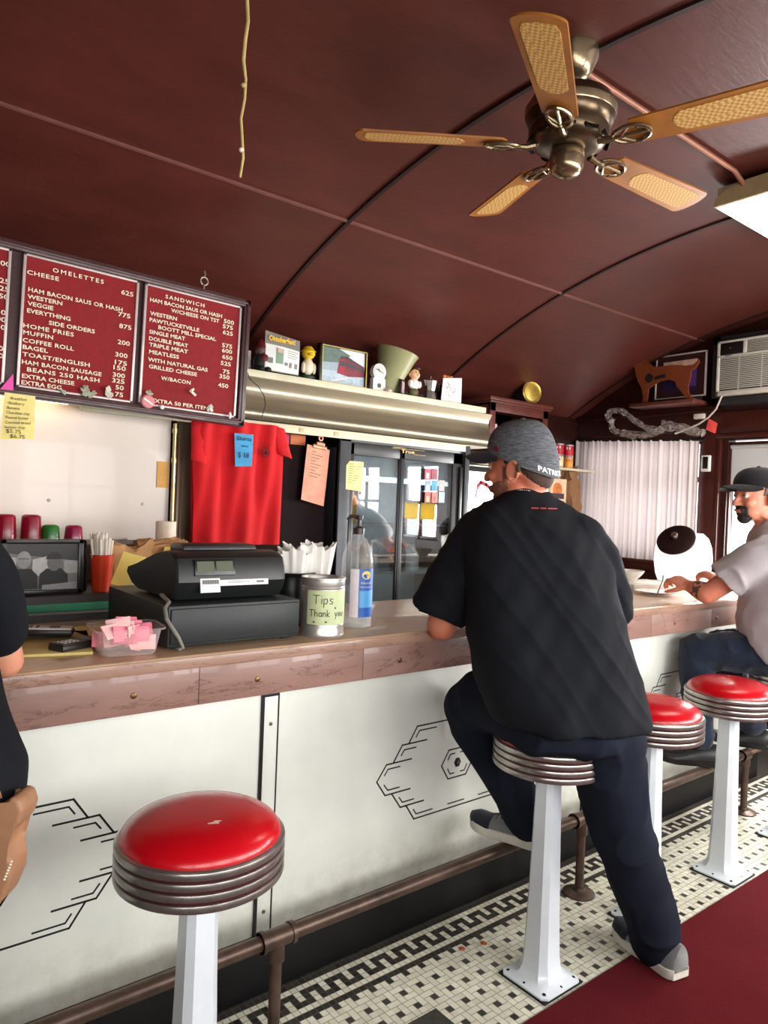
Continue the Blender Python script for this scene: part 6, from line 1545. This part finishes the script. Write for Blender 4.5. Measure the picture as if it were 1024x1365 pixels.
limb(sh, [A(772,714,2.40), A(800,762,2.45), A(814,812,2.515)], [.076,.080,.074], 22)
def tee_disp(co, n):
    p = co; q = V((p.dot(RH)*1.0, p.dot(FH)*.5, p.z))
    w_ = mnoise.noise(V((q.x*7+q.z*2.5, q.y*3, q.z*2.2)))*.013
    w_ += mnoise.noise(V((q.x*16-q.z*9, q.y*8, q.z*4+3)))*.0055
    rd = 1-abs(mnoise.noise(V((q.x*11+q.z*8, q.y*5, q.z*3+9)))); w_ += (rd**4)*.0065-.002
    low = max(0, min(1, (1.0-p.z)/.25)); w_ += low*.006*math.sin(q.x*42+2.5*math.sin(q.z*12))
    return w_
sme = fuse(sh, .0085, 5, tee_disp); tee = link('t_shirt', sme, M_TEE, man, 180)
from mathutils.bvhtree import BVHTree
def bvh(me): return BVHTree.FromPolygons([v.co for v in me.vertices], [p.vertices for p in me.polygons])
tv = bvh(sme)
def on_shirt(px, py, off=.0015):
    d = (A(px,py,1.0)-EYE).normalized(); h = tv.ray_cast(EYE, d)
    return h[0]-d*off if h[0] is not None else A(px,py,2.2)
b = B()
for i in range(14):
    if i in (4, 8): continue
    p, q = on_shirt(709+i*2.45, 677.2+i*.06), on_shirt(710.7+i*2.45, 677.3+i*.06); b.bar(p, q, .0042, -FH, .0006)
b.build('neck_lettering', mat('crimson_print', (150,26,44), .7), tee)
ch = B(); cq = spl([A(676,657,2.40), A(684,654,2.375), A(694,653,2.355), A(706,654,2.35)], 5)
for i, p in enumerate(cq): ch.ell(p, (.0028,)*3, None, 8, 6)
ch.build('neck_chain', M_CHROME, man)
# ---- trousers
M_PANT = mat('navy_work_trousers', (24,28,39), .9, 0, .22, 7, .3, 700, spec=.14)
tr = B()
pel = [(V((1.875,1.405,.776)),.17,.15),(V((1.875,1.405,.80)),.205,.182),(V((1.88,1.41,.840)),.218,.190),(V((1.89,1.42,.89)),.205,.160),(V((1.905,1.44,.97)),.190,.140),(V((1.915,1.47,1.05)),.18,.13)]
tr.loft([ering(c, am, fm, w_, d_, 36, 2.4) for c, w_, d_ in pel])
limb(tr, [A(800,985,2.27), A(818,1050,2.275), A(834,1125,2.30), A(858,1195,2.36), A(874,1252,2.42)], [.125,.107,.092,.088,.080], 24)
tr.ell(A(806,985,2.27), (.135,.13,.10), None, 22, 12)
limb(tr, [V((1.80,1.50,.87)), V((1.82,1.66,.855)), V((1.845,1.795,.80))], [.125,.105,.092], 24); limb(tr, [V((1.845,1.795,.80)), V((1.925,1.71,.60)), V((2.01,1.63,.425))], [.092,.082,.075], 24)
def pant_disp(co, n):
    q = V((co.dot(RH), co.dot(FH), co.z))
    a = mnoise.noise(V((q.x*8, q.y*8, q.z*3)))*.007
    rd = 1-abs(mnoise.noise(V((q.x*7+q.z*3.5, q.y*6, q.z*4.5-q.x*3+2)))); a += rd**4*.013-.004
    return a
pme = fuse(tr, .0085, 4, pant_disp); link('trousers', pme, M_PANT, man, 180)
M_SHU = fabric('grey_mesh_shoe', (122,124,122), .15, 20); M_SHS = mat('pale_sole', (206,200,188), .6, var=.1); M_SHD = fabric('navy_shoe_panel', (34,38,50))
shoe('shoe', heelR, toeR, Z_, (M_SHU, M_SHS, M_SHD), man, .285, .052, .085, .030)
shoe('shoe', heelL, toeL, Z_, (M_SHU, M_SHS, M_SHD), man, .285, .052, .085, .030)

# ---------------------------------------------------------- man eating at the far end
SK2 = skin_mat('weathered_skin', (206,140,112))
fs = V((-.68,.73,0)).normalized(); as_ = fs.cross(Z_).normalized()
h2f = (-RH*.975-FH*.20+V((0,0,-.05))).normalized(); r2, f2_, u2 = frame3(h2f)
O2, S2 = A(1010,661,3.45), 1.06
body = B(); head_prims(body, O2, r2, f2_, u2, S2)
b2 = V((3.62,1.51,1.44))
limb(body, [O2-f2_*.03-u2*.04, O2-f2_*.05-u2*.10, b2], [.060,.062,.068])
limb(body, [b2, V((3.64,1.49,1.2)), V((3.66,1.46,.92))], [.11,.13,.13])
shL, elL, wrL = V((3.495,1.445,1.385)), V((3.392,1.742,1.132)), A(920,782,3.58)
limb(body, [shL, shL.lerp(elL,.5), elL], [.055,.054,.047]); limb(body, [elL, elL.lerp(wrL,.45)+V((0,0,.004)), wrL], [.048,.046,.030])
hand_prims(body, wrL, A(888,765,3.68)-wrL, V((-.4,-.55,.75)), 1.02, -1, (.65,.7,.75,.8), .5)
shR, elR, wrR = V((3.73,1.62,1.385)), V((3.88,1.76,1.14)), A(962,775,3.86)
limb(body, [shR, shR.lerp(elR,.5), elR], [.055,.052,.045]); limb(body, [elR, elR.lerp(wrR,.5), wrR], [.046,.042,.029])
hand_prims(body, wrR, A(935,762,3.92)-wrR, V((-.2,-.5,.8)), 1.0, 1, (.6,.65,.7,.7), .4)
hL, kL, kaL = V((3.60,1.41,.90)), V((3.425,1.80,.845)), V((3.385,1.745,.43))
hR, kR, kaR = V((3.74,1.50,.90)), V((3.665,1.80,.845)), V((3.86,1.715,.43))
limb(body, [hL,kL],[.08,.055]); limb(body,[kL,kaL],[.055,.042]); limb(body,[hR,kR],[.08,.055]); limb(body,[kR,kaR],[.055,.042])
tL0, tL1 = V((3.425,1.66,.322)), V((3.255,1.862,.322)); tR0, tR1 = V((3.90,1.64,.322)), V((3.79,1.87,.322))
limb(body, [kaL, tL0.lerp(tL1,.3)+V((0,0,.055)), tL0.lerp(tL1,.66)+V((0,0,.036))], [.042,.032,.016]); limb(body, [kaR, tR0.lerp(tR1,.3)+V((0,0,.055)), tR0.lerp(tR1,.66)+V((0,0,.036))], [.042,.032,.016])
bm2 = fuse(body, .0056, 4); man2 = link('person', bm2, SK2, None, 180)
tag(man2, 'man with a dark goatee, black cap and grey T-shirt eating at the far end', 'person')
q3 = loc3(O2, r2, f2_, u2, S2)
def ih2(c): x, y, z = q3(c); return abs(x) < .11 and abs(y) < .15 and -.17 < z < .15
M_GOAT = mat('dark_goatee', (44,34,30), .85, var=.3, scale=120, bump=.6, bscale=260)
link('goatee', region(bm2, lambda c: ih2(c) and (lambda x, y, z: y > .052 and abs(x) < .036 and -.135 < z < -.043 and not (-.074 < z < -.060 and abs(x) < .018))(*q3(c)), .0055), M_GOAT, man2, 180)
link('hair', region(bm2, lambda c: ih2(c) and (lambda x, y, z: (y < -.03 and -.08 < z < .09) or (abs(x) > .05 and abs(x) < .08 and y < .022 and .0 < z < .09))(*q3(c)), .004), mat('greying_hair', (96,82,72), .8, var=.35, scale=100, bump=.4, bscale=260), man2, 180)
link('eyebrows', region(bm2, lambda c: ih2(c) and (lambda x, y, z: y > .06 and .012 < abs(x) < .050 and .020 < z < .032)(*q3(c)), .003), M_GOAT, man2, 180)
eyes(O2, r2, f2_, u2, S2, man2)
M_BCAP = fabric('black_cap_cloth', (24,23,26))
cap(O2, r2, f2_, u2, S2, M_BCAP, M_BCAP, man2, .045, .082, .128, scale=1.05)
M_GTEE = fabric('grey_cotton', (172,166,168), .07, 6, .25, 800)
sh = B()
secs2 = [(V((3.66,1.46,.84)),.20,.18),(V((3.65,1.47,.93)),.215,.205),(V((3.635,1.485,1.03)),.21,.205),(V((3.63,1.495,1.14)),.205,.185),(V((3.625,1.505,1.26)),.205,.155),(V((3.615,1.515,1.36)),.205,.13),(V((3.61,1.52,1.425)),.185,.11),(V((3.605,1.525,1.47)),.12,.085),(V((3.60,1.53,1.505)),.075,.068)]
sh.loft([ering(c, as_, fs, w_, d_, 36, 2.3) for c, w_, d_ in secs2])
limb(sh, [V((3.50,1.44,1.39)), V((3.455,1.53,1.325)), V((3.43,1.60,1.265))], [.082,.086,.070], 22); sh.tube([V((3.455,1.53,1.325)), V((3.43,1.60,1.265)), V((3.412,1.665,1.205))], [.086,.090,.094], 22); limb(sh, [V((3.73,1.62,1.39)), V((3.79,1.68,1.32)), V((3.83,1.71,1.26))], [.08,.082,.08], 22)
st2 = link('t_shirt', fuse(sh, .009, 4, lambda co, n: mnoise.noise(V((co.x*9,co.y*9,co.z*5)))*.009+(1-abs(mnoise.noise(V((co.x*12+co.z*8,co.y*9,co.z*5)))))**4*.010-.004), M_GTEE, man2, 180)
M_JEAN = fabric('blue_denim', (30,38,53), .3, 9, .35, 600)
tr = B(); tr.loft([ering(c, as_, fs, w_, d_, 32, 2.4) for c, w_, d_ in ((V((3.67,1.457,.842)),.19,.16),(V((3.67,1.457,.90)),.20,.17),(V((3.665,1.46,.99)),.195,.165))])
limb(tr, [V((3.61,1.42,.865)), V((3.52,1.61,.862)), kL], [.115,.100,.082], 22); limb(tr, [kL, kL.lerp(kaL,.5)+V((0,.0,0)), kaL+V((0,0,.01))], [.082,.074,.068], 22)
limb(tr, [V((3.73,1.50,.865)), V((3.70,1.65,.862)), kR], [.115,.100,.082], 22); limb(tr, [kR, kR.lerp(kaR,.5), kaR+V((0,0,.01))], [.082,.074,.068], 22)
link('jeans', fuse(tr, .009, 4, lambda co, n: (1-abs(mnoise.noise(V((co.x*13,co.y*13,co.z*11)))))**4*.010-.004), M_JEAN, man2, 180)
M_BSH = mat('black_shoe_leather', (22,20,20), .4, var=.2)
shoe('shoe', tL0, tL1, Z_, (M_BSH, M_BSH, M_BSH), man2, .285, .050, .080, .024); shoe('shoe', tR0, tR1, Z_, (M_BSH, M_BSH, M_BSH), man2, .285, .050, .080, .024)
# tattoo on the near forearm
b3 = bvh(bm2); 
def arm_pred(c):
    t_ = (c-elL).dot(wrL-elL)/(wrL-elL).length_squared
    return .10 < t_ < .62 and (c-elL.lerp(wrL,t_)).length < .06 and mnoise.noise(c*38)+.5*mnoise.noise(c*80) > .02
link('tattoo', region(bm2, arm_pred, .0006), mat('tattoo_ink', (92,66,60), .6), man2, 180)
b = B(); q0 = A(884,772,3.70); b.tube([q0+V((0,0,.02)), q0, A(877,790,3.72), A(875,800,3.72)], [.003,.003,.004,.002], 8); 
tag(b.build('fork', M_CHROME), 'fork in the hand of the man in the black cap', 'fork')
b = B(); pc0 = V((3.52,2.08,CT)); b.lathe([(0,.004),(.05,.004),(.075,.008),(.105,.016),(.107,.018),(.102,.018),(.07,.011),(0,.008)], pc0, 36); tag(b.build('dinner_plate', mat('white_china', (234,230,222), .25, coat=.3)), 'white plate on the counter under the hands of the man in the black cap', 'plate')

# ---------------------------------------------------------- person cut off at the left edge
SK3 = skin_mat('fair_skin', (206,150,120)); f3 = V((.05,1,0)).normalized(); a3 = f3.cross(Z_).normalized(); HX3 = .035
O3 = V((.13,1.86,1.62)); r3, f3_, u3 = frame3(V((.1,1,-.15)))
body = B(); head_prims(body, O3, r3, f3_, u3, 1.0)
nb = V((.10,1.72,1.44)); limb(body, [O3-f3_*.03-u3*.04, O3-f3_*.06-u3*.10, nb], [.056,.058,.075]); limb(body, [nb, V((.08,1.58,1.2)), V((.07,1.46,.95))], [.10,.12,.12])
e3 = A(6,880,1.62); s3 = V((.265,1.715,1.40)); w3 = V((.24,2.02,1.115))
limb(body, [s3, s3.lerp(e3,.5), e3], [.050,.046,.040]); limb(body, [e3, e3.lerp(w3,.5), w3], [.041,.036,.026]); hand_prims(body, w3, V((-.3,1,0)), Z_, .95, -1, (.3,.35,.4,.45), .3)
e3b = V((-.18,1.78,1.125)); w3b = V((-.02,2.02,1.115)); limb(body, [V((-.06,1.72,1.40)), V((-.14,1.76,1.26)), e3b], [.05,.046,.04]); limb(body, [e3b, w3b], [.041,.026]); hand_prims(body, w3b, V((.3,1,0)), Z_, .95, 1, (.3,.35,.4,.45), .3)
for s in (-1, 1):
    x = .07+s*.095; limb(body, [V((x,1.44,.92)), V((x,1.45,.50)), V((x,1.42,.09)), V((x,1.50,.06))], [.08,.055,.042,.035])
bm3 = fuse(body, .0075, 3); p3 = link('person', bm3, SK3, None, 180)
tag(p3, 'person in a black T-shirt and dark trousers leaning on the counter, at the left edge', 'person')
q4 = loc3(O3, r3, f3_, u3, 1.0)
link('hair', region(bm3, lambda c: (lambda x, y, z: abs(x) < .11 and abs(y) < .15 and -.06 < z < .15 and (y < -.01 or z > .07))(*q4(c)), .010), mat('short_brown_hair', (64,44,34)), p3, 180)
sh = B(); sh.loft([ering(c, a3, f3, w_, d_, 32, 2.3) for c, w_, d_ in ((V((.118,1.43,.955)),.205,.155),(V((.112,1.455,1.02)),.215,.165),(V((.10,1.52,1.12)),.20,.155),(V((.085,1.58,1.23)),.195,.145),(V((.09,1.65,1.34)),.19,.13),(V((.10,1.70,1.41)),.17,.105),(V((.10,1.725,1.455)),.09,.075))])
limb(sh, [V((.245,1.70,1.385)), s3.lerp(e3,.35), s3.lerp(e3,.74)], [.068,.070,.066], 20); limb(sh, [V((-.05,1.70,1.385)), V((-.12,1.745,1.30)), V((-.155,1.765,1.21))], [.068,.070,.066], 20)
link('t_shirt', fuse(sh, .010, 4, lambda co, n: mnoise.noise(V((co.x*9,co.y*9,co.z*6)))*.008), M_TEE, p3, 180)
tr = B(); tr.loft([ering(c, a3, f3, w_, d_, 32, 2.3) for c, w_, d_ in ((V((.07,1.44,.80)),.195,.14),(V((.07,1.44,.88)),.205,.155),(V((.07,1.45,.96)),.20,.15),(V((.075,1.47,1.03)),.18,.135))])
for s in (-1, 1): x = .07+s*.095; limb(tr, [V((x,1.44,.84)), V((x,1.45,.50)), V((x,1.43,.12))], [.10,.078,.068], 20)
link('trousers', fuse(tr, .010, 3, lambda co, n: (1-abs(mnoise.noise(V((co.x*13,co.y*13,co.z*9)))))**4*.008-.003), fabric('dark_chino', (44,40,40), .1), p3, 180)
for s in (-1, 1): x = .07+s*.095; shoe('shoe', V((x,1.37,.0005)), V((x,1.65,.0005)), Z_, (M_SHD, M_SHS, M_SHD), p3, .27, .047, .075, .024)

M_LEATH = mat('tan_leather', (150,108,78), .55, var=.2, scale=14, bump=.2, bscale=60)
bc = A(-5,1130,1.20); b = B(); lbp = [(-40,1070),(-5,1074),(14,1068),(22,1056),(33,1060),(38,1076),(33,1092),(18,1106),(13,1122),(22,1142),(21,1166),(8,1196),(-14,1214),(-40,1210)]
q0 = A(-5,1130,1.20); b.prism([((A(x,y,1.20)-q0).dot(RH), (A(x,y,1.20)-q0).z) for x, y in lbp], q0-FH*.02, RH, Z_, FH, .06)
bmesh.ops.bevel(b.b, geom=b.b.edges[:], offset=.007, segments=3, affect='EDGES', profile=.6)
lb_ = tag(b.build('leather_bag', M_LEATH, angle=60), 'tan leather bag hanging at the hip of the person at the left edge', 'bag')
bb_ = B()
for i in range(7): bb_.box((-.0015,-.0015,-.0012),(.0015,.0015,.0012), 0, M.Translation(A(6+i*1.6,1172-i*4,1.168)))
bb_.build('stitching', mat('pale_thread', (226,212,190), .7), lb_)
bb_ = B(); bb_.tube([bc+V((0,0,.08)), bc+V((-.03,.06,.2)), V((.12,1.60,1.36)), V((.08,1.70,1.475))], .007, 8); bb_.build('strap', M_LEATH, lb_)
# ------------------------------------------------------------------ daylight and camera
w = bpy.data.worlds.new('overcast_sky'); w.use_nodes = True; bpy.context.scene.world = w
bg = w.node_tree.nodes['Background']; bg.inputs[0].default_value = (.93,.96,1,1); bg.inputs[1].default_value = 3.2
def window_light(name, loc, rot, sx, sy, power, col=(1,.985,.965), spread=PI):
    l = bpy.data.lights.new(name, 'AREA'); l.shape = 'RECTANGLE'; l.size = sx; l.size_y = sy; l.energy = power; l.color = col; l.spread = spread
    o = bpy.data.objects.new(name, l); C.objects.link(o); o.location = loc; o.rotation_euler = rot; return o
for i, (x0, x1) in enumerate(fw):
    window_light('window_daylight', ((x0+x1)/2, YF-.14, (WZ0+WZ1)/2), (PI/2, 0, 0), x1-x0, WZ1-WZ0, (28, 30, 34, 48, 80, 120)[i])
window_light('door_daylight', (XE+.16, (DW[0]+DW[1])/2, 1.45), (PI/2-.4, 0, PI/2), .9, .75, 125, spread=PI*.72)
window_light('curtain_daylight', (XE+.2, (CW[0]+CW[1])/2, (CW[2]+CW[3])/2), (PI/2, 0, PI/2), CW[1]-CW[0], CW[3]-CW[2], 14, spread=PI*.8)
for a0, a1 in ((.52,1.10),(-.42,.14)): window_light('end_window_daylight', (XE+.16,(a0+a1)/2,1.55), (PI/2-.3,0,PI/2), a1-a0, .8, 30, spread=PI*.72)
cam = bpy.data.cameras.new('camera'); co = bpy.data.objects.new('camera', cam); C.objects.link(co)
cam.sensor_fit = 'HORIZONTAL'; cam.sensor_width = 36; cam.lens = FPX/1024*36; cam.clip_start = .02
mm = M((( RT.x, UP.x, -FW.x, EYE.x), (RT.y, UP.y, -FW.y, EYE.y), (RT.z, UP.z, -FW.z, EYE.z), (0,0,0,1)))
co.matrix_world = mm
sc = bpy.context.scene; sc.camera = co
sc.view_settings.view_transform = 'Standard'; sc.view_settings.look = 'None'; sc.view_settings.gamma = 1
sc.view_settings.exposure = 0
sc.cycles.use_denoising = True; sc.cycles.max_bounces = 8; sc.cycles.transparent_max_bounces = 12; sc.cycles.sample_clamp_indirect = 6
sc.cycles.caustics_reflective = False; sc.cycles.caustics_refractive = False
